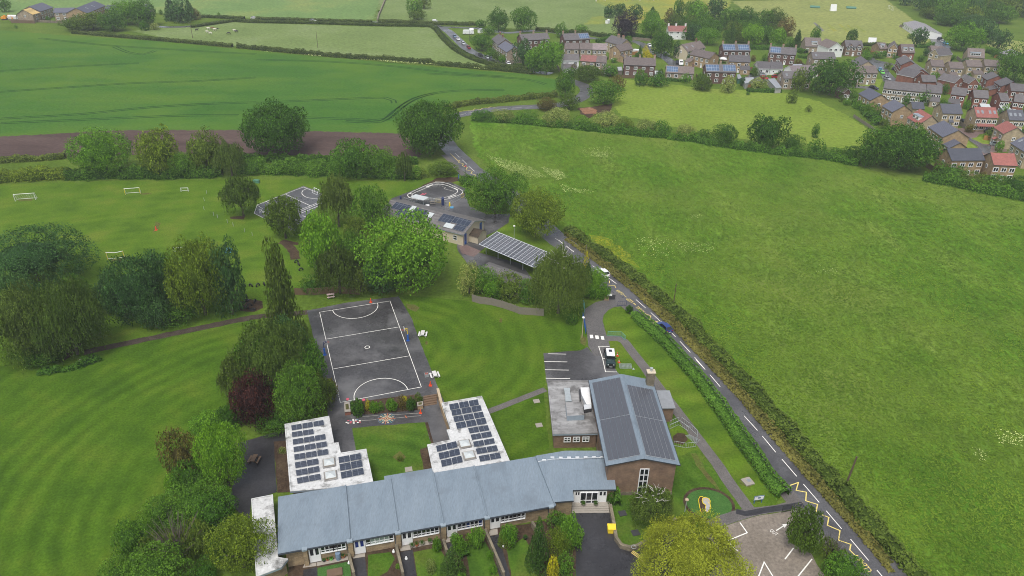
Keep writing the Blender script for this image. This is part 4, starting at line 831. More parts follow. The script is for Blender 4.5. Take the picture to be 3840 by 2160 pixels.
for nm, pts_, lab in (('brick_planter', pl('b', 330,960, 460,945, 430,740, 320,760), 'red brick planter box with mossy top at the left of the court shrubs'), ('brick_planter', pl('b', 1970,830, 2095,810, 2090,730, 1965,745), 'tan brick planter box beside the garden steps')):
    o = sum(pts_, Vector()) / 4; t = empty(nm, o, 0, lab, 'planter'); m = MB(); m.prism([p - o for p in pts_], 0, .8); m.build('brickwork', 'brick_red' if 'red' in lab else 'stone_tan', t); m = MB(); m.prism([(p - o) * 1.08 for p in pts_], .802, .9); m.build('coping', 'slab', t); m = MB(); m.prism([(p - o) * .6 for p in pts_], .902, .93); m.build('soil', 'm_bank', t)

# ---------------------------------------------------------------- hall
hz, hr = 6.0, 7.3
h0, h1 = pt('R', 980, 1055, hz), pt('R', 1712, 1048, hz); org, rz, HW = frame(h0, h1)
back = pt('R', 820, 210, hz); HD = (back - h0).length
hall = empty('school_hall', org, rz, 'brown brick school hall under a wide low gable roof covered with solar panels', 'school hall'); MLh = local(org, rz)
m = MB(); hw = HW / 2; sl = (hr - hz) / hw
for sx in (0, 1):
    P = [(0, 0, hz), (hw, 0, hr), (hw, HD, hr), (0, HD, hz)] if sx == 0 else [(hw, 0, hr), (HW, 0, hz), (HW, HD, hz), (hw, HD, hr)]
    m.poly([(a, b_, c + .18) for a, b_, c in P], 0); m.poly(P[::-1], 1)
    for i in ((0, 2) if sx == 0 else (0, 2)): j = (i + 1) % 4; m.poly([P[i], P[j], (P[j][0], P[j][1], P[j][2] + .18), (P[i][0], P[i][1], P[i][2] + .18)], 1)
m.box(-.1, 0, 0, HD, hz - .02, hz + .17, 1); m.box(HW, HW + .1, 0, HD, hz - .02, hz + .17, 1)
m.build('roof', ['roof_blue', 'fascia'], hall)
m = MB(); ox = .45; m.box(ox, HW - ox, .35, HD - .3, .7, hz - .12, 0); m.box(ox - .03, HW - ox + .03, .32, HD - .27, 0, .7, 1)
for y, fl in ((.35, 0), (HD - .3, 1)):
    q = [(ox, y, hz - .12), (HW - ox, y, hz - .12), (HW - ox, y, hz + ox * sl - .03), (hw, y, hr - .03), (ox, y, hz + ox * sl - .03)]; m.poly(q if not fl else q[::-1], 0)
m.build('wall', ['brick_brown', 'wall_stone'], hall)
window(hall, 5.15, .35, .5, 1.25, 4.7, 2, 4, 0, None, .13)
m = MB(); m.box(5.1, 6.45, .27, .345, .32, .42); m.build('sill', 'white_paint', hall)
up = Vector((0, 0, .18))
def on_slope(x, y): return Vector((x, y, hz + (min(x, HW - x)) * sl + .18))
for (x0, x1, y0, y1) in ((.45, hw - .36, .8, 9.7), (.45, hw - .36, 9.84, 19.4), (hw + .42, HW - .55, .7, 9.4), (hw + .42, HW - .55, 9.54, 17.4)):
    n = 6
    for k in range(n):
        xa, xb = x0 + (x1 - x0) * k / n + .025, x0 + (x1 - x0) * (k + 1) / n - .025
        a_, b_, d_ = on_slope(xa, y0), on_slope(xb, y0), on_slope(xa, y1); solar(hall, a_, b_ - a_, d_ - a_, 3, int((y1 - y0) / .26), 'solar_slate', .06, .07, 'solar_panel', 'alu_white')
cq = MLh @ pt('V', 510, 236, 6.35); m = MB(); m.box(cq.x-.62, cq.x+.62, cq.y-.45, cq.y+.55, cq.z - .8, cq.z + 2.5, 0); chm_ = m.build('chimney', 'wall_stone', hall)
m = MB(); m.box(cq.x-.70, cq.x+.70, cq.y-.53, cq.y+.63, cq.z + 2.502, cq.z + 2.68, 0); m.lathe([(.2, 0), (.2, .5), (.27, .52), (.27, .6)], (cq.x, cq.y + .1, cq.z + 2.68), 10, 1); m.build('chimney_cap', ['render_cream', 'galv'], chm_)
# side porch on the road side
pp = [MLh @ p for p in (pt('R', 1480, 297, 3.2), pt('R', 1610, 297, 3.2), pt('R', 1668, 480, 3.0), pt('R', 1540, 486, 3.0))]
for p in (pp[0], pp[3]): p.x = HW - ox + .02
m = MB(); m.prism(pp, 2.95, 3.15, 0); m.build('porch_roof', ['felt_grey'], hall)
m = MB(); m.prism([(p.x * 1 - (.2 if p.x > HW + 1 else 0), p.y + (.25 if p.y < pp[2].y + .5 else -.2), 0) for p in pp], 0, 2.94, 0); m.build('porch', 'brick_brown', hall)
# kitchen annex with flat roof and plant
az = 3.1
aq = pl('R', 400,206, 455,735, 912,728, 822,206, z=az); annex = flat_block('kitchen_annex', aq, az, 'flat grey-roofed brick annex with white air handling plant beside the hall', 'brick_brown', 'roof_annex')
wa = pt('R', 470, 742, az); wb = pt('R', 905, 735, az); o, r_, L = frame(wa, wb)
Mx = Matrix.Translation(o - annex.location) @ Matrix.Rotation(r_, 4, 'Z')
for f in (.235, .445, .66): window(annex, *(Mx @ Vector((L * f, .26, 1.45))), 1.0, .95, 2, 2, r_, None, .12, .55)
ac = annex.location
def abox(nm, mats, win, quad, z0, z1, mi=0):
    m = MB(); m.prism([pt(win, quad[i], quad[i+1], z1) - ac for i in range(0, 8, 2)], z0, z1, 1 if len(mats) > 1 else 0, 0); return m.build(nm, mats, annex)
rl = abox('roof_monitor', ['roof_annex', 'fascia_grey'], 'R', (583,418, 742,412, 768,545, 598,552), az + .004, az + 1.0)
o, r_, L = frame(pt('R', 598, 552, az + .75), pt('R', 768, 545, az + .75))
for f in (.06, .28, .52, .76): window(annex, *(Vector((o.x, o.y, az + .42)) + Vector((math.cos(r_), math.sin(r_), 0)) * L * f - ac + Vector((0, -.03, 0))), .5, .36, 1, 1, r_, None, .08)
m = MB(); dq = [pt('R', 598, 300, az + .8) - ac, pt('R', 612, 405, az + .8) - ac]; d_ = (dq[1] - dq[0]); sd = Vector((-d_.y, d_.x, 0)).normalized() * .42
m.prism([dq[0] + sd, dq[0] - sd, dq[1] - sd * 1.2, dq[1] + sd * 1.2], az + .35, az + .8); m.prism([dq[0] + sd * 1.2, dq[0] - sd * 1.2, dq[0] - sd * 1.2 + Vector((0, .8, 0)), dq[0] + sd * 1.2 + Vector((0, .8, 0))], az + .01, az + .75); m.build('duct', 'galv', annex)
m = MB(); q1 = [p - ac for p in pl('R', 730,272, 812,270, 825,345, 742,345, z=az + 1.1)]; m.prism(q1, az + .1, az + 1.1, 1, 0)
q2 = [p - ac for p in pl('R', 745,348, 825,348, 838,440, 790,440, z=az + 1.0)]; m.prism(q2, az + .1, az + 1.0, 1, 0); q3 = [p - ac for p in pl('R', 760,440, 838,440, 838,478, 765,490, z=az + .8)]; m.prism(q3, az + .1, az + .8, 2, 1); m.build('air_handling_unit', ['white_paint', 'alu_white', 'steel_dark'], annex)
m = MB(); q4 = [p - ac for p in pl('R', 712,290, 728,290, 735,390, 722,390, z=az + .6)]; m.prism(q4, az + .05, az + .6); m.build('fan_housing', 'steel_dark', annex)
wall_line('retaining_wall', pl('S', 1512,395, 1545,560, 1570,715, 1620,785, 1700,808, 1780,790, 1950,695, 2070,590, 2150,530), .45, .75, 'wall_stone', 'curved low stone retaining wall round the lawn by the entrance drive')
for k, xs in enumerate(((600,545, 655,760), (1105,450, 1180,760), (1610,400, 1650,520), (2060,290, 2260,760), (2560,210, 2640,330))):
    wall_line('garden_wall', pl('c', *xs), .34, 1.0, 'wall_stone', ('mossy low stone garden wall between the artificial turf and the second path', 'low stone garden wall running down beside the third dark path', 'short stone garden wall by the round bush below the fourth classroom', 'long mossy stone garden wall left of the long black path', 'stone garden wall stub behind the dark conifer')[k], group='walls between the classroom gardens')

# ---------------------------------------------------------------- infant building
e0, e1 = pt('M', 190, 642, 3.0), pt('M', 1215, 915, 3.0); org, rz, L = frame(e0, e1); MI = local(org, rz)
dep = (MI @ pt('M', 1515, 742, 3.0)).y; rx = .50 * dep; rh = 4.75
inf = empty('infant_block', org, rz, 'cream gabled infant school block with dark tiled roof, solar arrays and blue doors', 'school building')
m = MB(); ov = .0
fr_ = [(0, 0, 3.0), (L, 0, 3.0), (L, rx, rh), (0, rx, rh)]; bk = [(0, rx, rh), (L, rx, rh), (L, dep, 3.0), (0, dep, 3.0)]
for P in (fr_, bk):
    m.poly([(a, b_, c + .14) for a, b_, c in P], 0); m.poly(P[::-1], 1)
    for i in range(4): j = (i + 1) % 4; m.poly([P[i], P[j], (P[j][0], P[j][1], P[j][2] + .14), (P[i][0], P[i][1], P[i][2] + .14)], 1)
m.build('roof', ['tile_dark', 'fascia_grey'], inf)
m = MB(); m.box(.3, L - .35, .35, dep - .35, 0, 2.95, 0)
for x in (.3, L - .35):
    q = [(x, .35, 2.95), (x, dep - .35, 2.95), (x, dep - .35, 3.0 + .35 * (rh - 3) / rx), (x, rx, rh - .03), (x, .35, 3.0 + .35 * (rh - 3) / rx)]; m.poly(q if x > 1 else q[::-1], 0)
m.build('wall', 'render_cream', inf)
def on_f(x, y): return Vector((x, y, 3.0 + (rh - 3.0) * y / rx + .14))
for (x0, x1, y0, y1, nr) in ((2.2, 7.2, 2.4, 4.9, 2), (4.5, 12.5, .6, 2.9, 2), (8.8, 12.6, 3.0, 4.7, 2), (17.0, 20.6, 2.3, 5.0, 3), (20.7, L - .5, 2.9, 5.0, 2), (22.5, L - .7, .9, 2.8, 2)):
    nc = max(2, int((x1 - x0) / 1.9))
    a_, b_, d_ = on_f(x0, y0), on_f(x1, y0), on_f(x0, y1); solar(inf, a_, b_ - a_, d_ - a_, nc * 2, nr, 'solar_navy', .06, .08, 'solar_array', 'alu_white')
for (x0, x1, y0, y1) in ((7.4, 8.7, 3.2, 5.0), (13.2, 14.7, 2.6, 4.3), (19.6, 22.2, .9, 2.4)):
    a_, b_, d_ = on_f(x0, y0), on_f(x1, y0), on_f(x0, y1); solar(inf, a_, b_ - a_, d_ - a_, 1, 1, 'poly_white', .12, .06, 'rooflight', 'alu_white')
for y, w_, h_, nm in ((1.0, .9, 2.9, 'blue_door'), (dep - 2.3, .95, 3.1, 'blue_door')):
    m = MB(); m.box(L - .35, L - .28, y, y + w_, .1, h_, 0); m.box(L - .28, L - .27, y + .2, y + w_ - .2, 1.0, h_ - .4, 1); m.build(nm, ['blue_paint', 'glass_blue'], inf)
m = MB(); m.box(L - .34, L + 2.2, 3.1, 7.2, 0, 1.9, 0); m.poly([(L - .33, 2.9, 1.9), (L + 2.4, 2.9, 1.9), (L + 2.4, 5.2, 2.9), (L - .33, 5.2, 2.9)], 1); m.poly([(L - .33, 5.2, 2.9), (L + 2.4, 5.2, 2.9), (L + 2.4, 7.4, 1.9), (L - .33, 7.4, 1.9)], 1); m.poly([(L + 2.2, 3.1, 1.9), (L + 2.2, 7.2, 1.9), (L + 2.2, 5.2, 2.85)], 0); m.build('store_annex', ['render_cream', 'moss_roof'], inf)
window(inf, L - 3.2, .35, 1.1, 1.1, 1.2, 1, 2, 0, None, .1)
# lower block in front of the car port, dark tiles
e0, e1 = pt('M', 1330, 1330, 3.0), pt('M', 1960, 1560, 3.0); org, rz, L = frame(e0, e1); MI2 = local(org, rz); D2 = 6.0
low = empty('dining_block', org, rz, 'low dark-tiled hipped block half hidden by shrubs below the solar car port', 'school building')
m = MB(); P = [Vector(p) for p in ((0,0,2.6),(L,0,2.6),(L,D2,2.6),(0,D2,2.6))]; r0, r1 = Vector((2.4, D2/2, 3.9)), Vector((L - 2.4, D2/2, 3.9))
for q in ([P[0], P[1], r1, r0], [P[1], P[2], r1], [P[2], P[3], r0, r1], [P[3], P[0], r0]): m.poly(q, 0)
m.build('roof', 'tile_dark', low); m = MB(); m.box(.3, L - .3, .3, D2 - .3, 0, 2.6); m.build('wall', 'render_cream', low)
# solar car port
cp = pl('M', 1405,1020, 2075,1305, z=2.9) + pl('M', 2210,1110, 1620,870, z=3.7)
cpo = sum(cp, Vector()) / 4; cpo.z = 0; t = empty('solar_carport', cpo, 0, 'tilted car port roof of grey solar panels in a white grid on steel posts', 'car port')
q = [p - cpo for p in cp]; ux, vy = q[1] - q[0], q[3] - q[0]
q[2] = q[0] + ux + vy
solar(t, q[0], ux, vy, 15, 8, 'solar_grey', .1, 0, 'panel_roof', 'alu_white')
nrm = ux.cross(vy).normalized(); m = MB()
for k in range(16): a_ = q[0] + ux * (k / 15) + nrm * .11; d_ = ux.normalized() * .055; m.poly([a_ - d_, a_ + d_, a_ + vy + d_, a_ + vy - d_])
for f in (0, 1): a_ = q[0] + vy * f + nrm * .12; d_ = vy.normalized() * .08; m.poly([a_ - d_, a_ + ux - d_, a_ + ux + d_, a_ + d_])
m.build('frame', 'alu_white', t)
for k in range(5):
    for f in (.25, .78):
        a_ = q[0] + ux * (.05 + .225 * k) + vy * f; m = MB(); m.tube([(a_.x, a_.y, 0), (a_.x, a_.y, a_.z - .02)], .09, 6); m.build('post', 'galv', t)
# ---------------------------------------------------------------- houses
_HW = {}
def house_window(par, x, y, z, w, h, nx, rz=0):
    key = (w, h, nx)
    if key not in _HW:
        m = MB(); m.box(-.09, w + .09, -.10, -.003, -.12, h + .09, 0)
        for i in range(nx): a = w * i / nx + .07; m.poly([(a, -.106, .07), (w*(i+1)/nx - .07, -.106, .07), (w*(i+1)/nx - .07, -.106, h - .06), (a, -.106, h - .06)], 1)
        _HW[key] = m.mesh('window', ['white_upvc', 'glass_dark'])
    return link('window', _HW[key], par, (x, y, z), rz)
HOUSES = []
def house(win, x1, y1, x2, y2, he, dep, rise, wall, roof, label, ch=(), solar_at=(), velux=(), dorm=(), gf=False, porch=None, porchroof=None, nw=None, chm='brick_brown', name='house', cat='house', group=None, rows=None, door=True, garage=None, gdorm=(), gwin=True, dormw=1.6, cons=None, ext=None):
    a, b = pt(win, x1, y1, he), pt(win, x2, y2, he); org, rz, L = frame(a, b)
    t = empty(name, org, rz, label, cat, group); i0, j0 = .22, .32; HOUSES.append((t, L, dep, label))
    m = MB(); m.box(i0, L - i0, j0, dep - j0, 0, he - .06, 0); e = .12
    if gf: R3 = [((L/2, 0), (L/2, dep))]; halfw = L / 2; sl = rise / halfw
    else: halfw = dep / 2; sl = rise / halfw
    hr = he + rise
    if gf:
        for y in (j0, dep - j0): q = [(i0, y, he - .06), (L - i0, y, he - .06), (L - i0, y, he + i0*sl - .03), (L/2, y, hr - .03), (i0, y, he + i0*sl - .03)]; m.poly(q if y < 1 else q[::-1], 0)
    else:
        for x in (i0, L - i0): q = [(x, j0, he - .06), (x, dep - j0, he - .06), (x, dep - j0, he + j0*sl - .03), (x, dep/2, hr - .03), (x, j0, he + j0*sl - .03)]; m.poly(q if x > 1 else q[::-1], 0)
    m.build('wall', wall, t)
    m = MB()
    if gf: S = [[(0,0,he),(L/2,0,hr),(L/2,dep,hr),(0,dep,he)], [(L/2,0,hr),(L,0,he),(L,dep,he),(L/2,dep,hr)]]
    else: S = [[(0,0,he),(L,0,he),(L,dep/2,hr),(0,dep/2,hr)], [(0,dep/2,hr),(L,dep/2,hr),(L,dep,he),(0,dep,he)]]
    for P in S:
        m.poly([(p[0],p[1],p[2]+e) for p in P], 0); m.poly(P[::-1], 1)
        for i in range(4): j = (i+1) % 4; m.poly([P[i], P[j], (P[j][0],P[j][1],P[j][2]+e), (P[i][0],P[i][1],P[i][2]+e)], 1)
    rf = m.build('roof', [roof, 'fascia' if wall != 'render_white' and not gf else 'white_paint'], t)
    for f in ch:
        cx, cy, top = (L/2, dep*f, hr) if gf else (L*f, dep/2, hr); cx = min(max(cx, .5), L - .5)
        m = MB(); m.box(cx-.42, cx+.42, cy-.32, cy+.32, top - .5, top + 1.15, 0); m.box(cx-.48, cx+.48, cy-.38, cy+.38, top + 1.152, top + 1.27, 0)
        for s_ in (-.2, .2): m.lathe([(.11, 0), (.09, .35)], (cx + s_, cy, top + 1.27), 7, 1)
        m.build('chimney', [chm, 'terracotta'], rf)
    sl2 = lambda y: he + sl * y + e
    for (f0, f1) in solar_at:
        y0, y1 = dep/2*.14, dep/2*.86; o = Vector((L*f0, y0, sl2(y0))); ux = Vector((L*(f1-f0), 0, 0)); vy = Vector((0, y1-y0, sl*(y1-y0))); solar(t, o, ux, vy, max(3, round(L*(f1-f0)/1.05)), 2, 'solar_blue', .06, .06, 'solar_array', 'alu_white')
    for f in velux:
        y0, y1 = dep/2*.38, dep/2*.68; o = Vector((L*f, y0, sl2(y0))); solar(t, o, Vector((.8,0,0)), Vector((0,y1-y0,sl*(y1-y0))), 1, 1, 'glass_grey', .05, .02, 'skylight', 'white_paint')
    for f in dorm:
        y = dep/2*.22; zb = sl2(y); w = dormw; x = L*f - w/2; dh = 1.35; yb = min(dep/2, y + dh/sl)
        m = MB(); m.box(x, x + w, y, yb, zb - .1, zb + dh, 0)
        m.box(x - .15, x + w + .15, y - .2, yb, zb + dh + .002, zb + dh + .14, 1); m.build('dormer', ['render_white', 'fascia_grey'], t)
        house_window(t, x + .2, y, zb + .25, w - .4, .85, 2 if w < 2.5 else 4)
    for f in gdorm:
        w = 2.3; x = L*f - w/2; y = .15; zb = he - .3; m = MB(); m.box(x, x+w, y, y + 2.6, zb, he + .55, 0); m.poly([(x, y, he+.55), (x+w, y, he+.55), (x+w/2, y, he+1.75)], 0); m.poly([(x-.2, y-.15, he+.5), (x+w/2, y-.15, he+1.85), (x+w/2, y+3, he+1.85), (x-.2, y+3, he+.5)], 1); m.poly([(x+w/2, y-.15, he+1.85), (x+w+.2, y-.15, he+.5), (x+w+.2, y+3, he+.5), (x+w/2, y+3, he+1.85)], 1); m.build('dormer', [wall, roof], t)
        house_window(t, x + .45, y, he - .25, 1.4, .95, 2)
    n = nw if nw is not None else max(2, round(L / 3.3)); rows = rows or ([2.95, .75] if he > 4 else [.85])
    for r, z in enumerate(rows):
        for k in range(n):
            if door and r == len(rows) - 1 and k == n // 2: continue
            if garage is not None and r == len(rows) - 1 and k == n - 1: continue
            x = L * (k + .5) / n - .7; house_window(t, x, j0, z + (.25 if he < 5.2 and z > 2 else .3 if z > 2 else .1), 1.4, 1.15 if z > 2 else 1.25, 3 if L / n > 3.6 else 2)
    if gwin and he > 4 and not gf:
        for x, r_ in ((L - i0, math.pi/2),): house_window(t, x, dep * .45, 3.2, .9, 1.0, 2, r_)
        house_window(t, i0, dep * .55, 3.2, .9, 1.0, 2, -math.pi/2)
    if door:
        x = L * (n // 2 + .5) / n - .5; m = MB(); m.box(x, x + 1.0, j0 - .06, j0 - .002, .05, 2.1, 0); m.poly([(x+.25, j0-.064, 1.2), (x+.75, j0-.064, 1.2), (x+.75, j0-.064, 1.85), (x+.25, j0-.064, 1.85)], 1); m.build('door', ['white_upvc', 'glass_dark'], t)
    if garage is not None:
        x = L - 2.9; m = MB(); m.box(x, x + 2.3, j0 - .07, j0 - .002, .03, 2.1); m.build('garage_door', 'white_paint', t)
    if porch is not None:
        x = L * porch; m = MB(); w = 1.7 if porchroof != 'wide' else L * .8; x -= w/2; m.poly([(x, -.9, 2.35), (x+w, -.9, 2.35), (x+w, j0, 3.0), (x, j0, 3.0)]); m.box(x, x + w, -.9, -.8, 2.2, 2.34); m.build('porch_roof', roof, t)
        if w < 3:
            m = MB(); 
            for s_ in (x + .1, x + w - .1): m.tube([(s_, -.8, 0), (s_, -.8, 2.3)], .06, 5)
            m.build('porch_post', 'white_paint', t)
    if cons is not None:
        x = L * cons; m = MB(); m.box(x, x + 3.4, -2.8, j0 - .01, 0, .6, 0); m.box(x + .05, x + 3.35, -2.75, j0 - .01, .6, 2.15, 1); m.poly([(x-.1, -2.9, 2.2), (x+3.5, -2.9, 2.2), (x+3.5, j0-.01, 2.95), (x-.1, j0-.01, 2.95)], 2)
        for k in range(6): m.box(x + k*.66, x + k*.66 + .09, -2.84, -2.76, .6, 2.18, 0)
        m.build('conservatory', ['white_upvc', 'glass_grey', 'poly_white'], t)
    if ext is not None:
        ex0, ex1, eh, emat = ext; x0, x1 = L*ex0, L*ex1; m = MB(); m.box(x0, x1, -3.0, j0 - .01, 0, eh, 0); m.poly([(x0-.2, -3.2, eh), (x1+.2, -3.2, eh), (x1+.2, j0-.01, eh+1.2), (x0-.2, j0-.01, eh+1.2)], 1); m.poly([(x0, -3.0, eh), (x0, j0-.01, eh+1.15), (x0, j0-.01, eh)], 0); m.poly([(x1, -3.0, eh), (x1, j0-.01, eh), (x1, j0-.01, eh+1.15)], 0); m.build('extension', [wall, emat], t)
        house_window(t, (x0+x1)/2 - .6, -3.0, .8, 1.2, 1.1, 2)
    return t
SP, ST, SD, BR, BP, WH, CR = 'stone_pale', 'stone_tan', 'stone_drab', 'brick_red', 'brick_plum', 'render_white', 'render_cream'
TG, TB, TS, TBL, TR_, TM = 'tile_grey', 'tile_brown', 'tile_slate', 'tile_blue', 'tile_red', 'tile_mauve'
# old village along the lane
house('C',650,395,715,455, 5,8,2.6, SD,TG,'tall gabled stone house with grey roof at the lane end of the village, rear block',ch=(.2,.6))
house('C',712,468,805,530, 5,8,2.4, SD,TBL,'stone house with pale slate front roof beside the parked cars lane')
house('C',958,412,1242,396, 5,8,2.6, BP,TG,'brick semi-detached pair with three tall chimneys by the top hedge',ch=(.03,.5,.97),chm='stone_drab')
house('C',1388,408,1650,396, 5,8,2.6, BP,TG,'brick semi-detached pair with one blue solar array near its right chimney',ch=(.02,.5),solar_at=((.6,.97),),chm='stone_drab')
house('C',1395,500,1538,500, 4.9,7.5,2.4, SD,TB,'left grey-brown unit of the upper stone terrace above the white cottage',nw=2,group=None)
house('C',1540,500,1665,502, 4.9,7.5,2.5, SD,TB,'middle unit of the upper stone terrace with brown roof',nw=2)
house('C',1667,502,1815,506, 4.9,7.5,2.4, SD,TM,'right mauve-roofed unit of the upper stone terrace',nw=3)
house('C',1372,612,1540,612, 4.9,7,2.2, WH,TG,'white rendered cottage with grey roof at the left of the lower terrace',ext=(.05,.8,2.3,TG))
house('C',1542,616,1700,628, 4.9,7,2.2, SD,'tile_dkred','stone cottage with dull red roof in the lower terrace')
house('C',1702,628,1808,634, 4.9,7,2.2, SD,TB,'stone cottage with brown roof at the right end of the lower terrace',ext=(.6,1.5,2.4,TB))
house('C',870,545,925,490, 3.5,6,2.0, SD,TBL,'small blue-slated cottage half hidden behind the dark rounded tree',door=False)
house('E',112,625,345,692, 5,8,2.8, SP,TG,'cream stone house with four grouped chimneys beside the copper beech',ch=(.45,.52,.75,.8),chm='stone_drab')
house('E',348,782,548,742, 5,7.5,2.4, ST,TB,'tan stone house with a small gabled porch left of the golden conifer',ext=(.05,.4,2.3,TB))
house('E',402,985,885,1000, 5,8,2.7, BP,TB,'dark brick pair with brown roof and three chimneys behind the paddock bushes',ch=(.03,.5,.97),chm='stone_drab',nw=4,cons=.98)
house('E',1030,1100,1462,1122, 2.7,8,2.4, SD,TB,'brown-roofed bungalow with one blue solar array on its left half',ch=(.95,),solar_at=((.03,.43),),cons=None)
house('E',1640,1090,2105,1100, 5,8,2.7, BP,TG,'dark brick pair with a grey and a blue solar array facing the paddock',ch=(.5,),chm='stone_drab',solar_at=((.02,.44),(.57,.97)),nw=4)
house('E',1388,825,1690,893, 5,8,2.4, ST,TB,'tan stone semi-detached pair with plain gable beside the sloping street',ext=(.0,.25,2.3,TB))
house('E',1366,785,1640,722, 4.2,8.5,2.9, CR,TB,'cream gabled house with two skylights below the round green tree',velux=(.1,.42),ch=(.8,))
house('E',1075,480,1358,482, 4.2,7,2.6, 'render_white','tile_dkred','white cottage with long red roof and white chimneys among the trees',ch=(.0,.45,1.0),chm='render_white')
house('E',1898,772,2318,776, 5,8,2.7, BP,TG,'brick pair with two equal blue solar arrays on its front roof',ch=(.03,.5,.97),chm='stone_drab',solar_at=((.03,.45),(.57,.95)),nw=4)
house('E',1985,932,2312,946, 5,7.5,2.4, ST,TG,'tan stone pair with small projecting front rooms above the red car',ext=(.55,.98,2.3,TG))
house('F',172,1040,556,1046, 2.7,8,2.5, WH,TG,'white bungalow with dark roof and one chimney beside the parking court',ch=(.5,))
house('F',335,808,748,836, 5,8,2.7, BP,TG,'brick pair with one blue solar array near its left end below the wood',ch=(.03,.5,.97),chm='stone_drab',solar_at=((.05,.42),),nw=4)
house('F',885,705,1140,712, 3.2,9,3.8, SD,TB,'dark-roofed house with a wide white dormer at the edge of the cricket ground',dorm=(.55,),dormw=2.8)
house('F',1236,737,1470,732, 4.4,11,2.9, WH,TB,'white house with broad white gable and dark band facing the estate',gf=True,nw=3,garage=1)
house('F',1498,715,1762,722, 4.5,8,2.8, 'brick_brown',TG,'brown brick house with twin front gablets beside the purple tree',gdorm=(.28,.76))
house('J',400,742,530,742, 3.4,9,2.4, ST,TB,'low wing with white dormer of the gabled house beside the clipped hedge',dorm=(.4,))
house('J',522,738,675,752, 4.4,10,2.7, ST,TB,'tan gable-fronted house beside the tall clipped green hedge',gf=True,nw=2)
house('J',732,800,935,806, 3.4,9,3.6, BR,TB,'dark-roofed house with two white gabled dormers near the cricket ground',dorm=(.28,.74),dormw=1.7)
house('J',1130,812,1292,850, 4.2,10,2.8, SP,TG,'pale stone house with gable front and dormer strip right of the twin dormers',gf=True,nw=2,garage=1)
house('J',1350,815,1502,818, 3.2,9,2.4, WH,TB,'white gabled bungalow tucked beside the round light green tree',gf=True,nw=2)
house('J',1722,868,1985,885, 3.2,9,3.8, SP,TB,'stone house with one long four-light dormer under the big trees',dorm=(.45,),dormw=4.6)
house('J',2205,795,2370,868, 3.0,10,2.0, 'render_grey','tile_pale','grey bungalow with pale hipped-looking roof and white gable by the tall hedge',dorm=())
# right-hand estate
house('J',1182,1005,1382,1012, 5,7.5,2.3, SP,TB,'first cream stone house of the row of four with blank gables',garage=1,ext=(.55,1.0,2.3,TB))
house('J',1462,1036,1672,1042, 5,7.5,2.3, SP,TB,'second cream stone house of the row of four, white garage below it',garage=1,ext=(.02,.5,2.3,TB))
house('J',1722,1008,1955,1014, 5,7.5,2.3, SP,TB,'third cream stone house of the row of four above the red terrace',ext=(.4,1.0,2.3,TB))
house('J',1985,1000,2222,1012, 5,7.5,2.3, SP,TB,'fourth cream stone house of the row of four beside the big right tree')
house('H',636,172,712,262, 5,7.5,2.2, BR,TG,'red brick house with stone front at the top of the estate street')
house('H',778,300,872,392, 5,8,2.2, BR,TG,'red brick house with large blank side gable facing the street lawn',ext=(.2,.9,2.4,TG))
house('H',912,452,1100,402, 4.8,8,2.2, BR,TG,'red brick house with gable end beside the silver hatchback',gf=True,nw=2)
house('H',1045,512,1266,518, 4.8,7,2.2, BR,TG,'red brick house with plain windowless back wall in the estate',nw=0,rows=[9],door=False)
house('H',1532,532,1682,502, 5,8,2.2, BR,TG,'left of two red brick houses with gables and paired white windows',gf=True,nw=2)
house('H',1742,542,1906,542, 5,8,2.2, BR,TG,'right of two red brick houses with gables and paired white windows',gf=True,nw=2)
house('H',1922,425,2015,490, 5,8,2.2, BR,TG,'red brick end house of the diagonal terrace with twin windows')
house('H',2115,512,2225,585, 5,8.5,2.2, BR,TG,'long roofed red brick house of the diagonal terrace near the right edge',ext=(.0,.6,2.4,TG))
for k, (x0, y0, x1, y1, lab) in enumerate(((450,608,668,634,'left end house of the four-house stone terrace, blank gable visible'),(668,634,892,655,'second house of the four-house stone terrace behind a garden shrub'),(892,655,1102,672,'third house of the four-house stone terrace with white door'),(1102,672,1340,694,'right end house of the four-house stone terrace with rear extension'))):
    house('H',x0,y0,x1,y1, 5,8,2.4, SD,TG,lab,nw=3,gwin=(k == 0),ext=(.3,.9,2.4,TG) if k == 3 else None)
house('H',1468,702,1702,732, 5,7.5,2.3, BR,TG,'red brick house with sun room behind the slate-roofed detached house',ext=(.0,.7,2.4,TG))
house('H',1820,752,2052,768, 5,7.5,2.3, BR,TG,'red brick house with a glazed white lean-to at its right corner',cons=.5)
house('H',2228,802,2366,806, 5,7.5,2.3, BR,TG,'red brick house with white pyramid glass room in the garden',cons=.1)
house('H',2420,812,2590,832, 5,7.5,2.3, BR,TG,'red brick house at the right frame edge above the slate roof')
house('H',2380,650,2600,664, 5,7.5,2.3, BR,TG,'red brick house at the right frame edge behind the parked grey car')
house('H',72,692,250,798, 5.2,8,2.4, ST,TBL,'stone house with purple-grey slate roof at the paddock corner, blank gable right',ext=None)
house('H',428,878,585,975, 5.2,8,2.6, ST,TBL,'stone house with slate roof and small side wing above the hedge corner')
house('H',895,922,1082,928, 2.5,6,2.0, SP,TS,'stone garage with dark slate roof and white front between the estate gardens',garage=1,name='garage',cat='garage',nw=1,door=False)
house('H',803,1052,985,1162, 4.6,8,3.2, SP,TR_,'stone house with red tile roof and two grey dormers behind the oak',dorm=(.35,.62),dormw=1.7)
house('H',1350,992,1658,1000, 5.2,8,2.6, SP,TS,'square stone house with dark slate roof and small slate porch',porch=.5,nw=3)
house('H',1862,1052,2196,1062, 5.2,8,2.8, SP,TR_,'stone house with red tile roof and four skylights',velux=(.08,.28,.62,.83),porch=.5,porchroof='wide',nw=4)
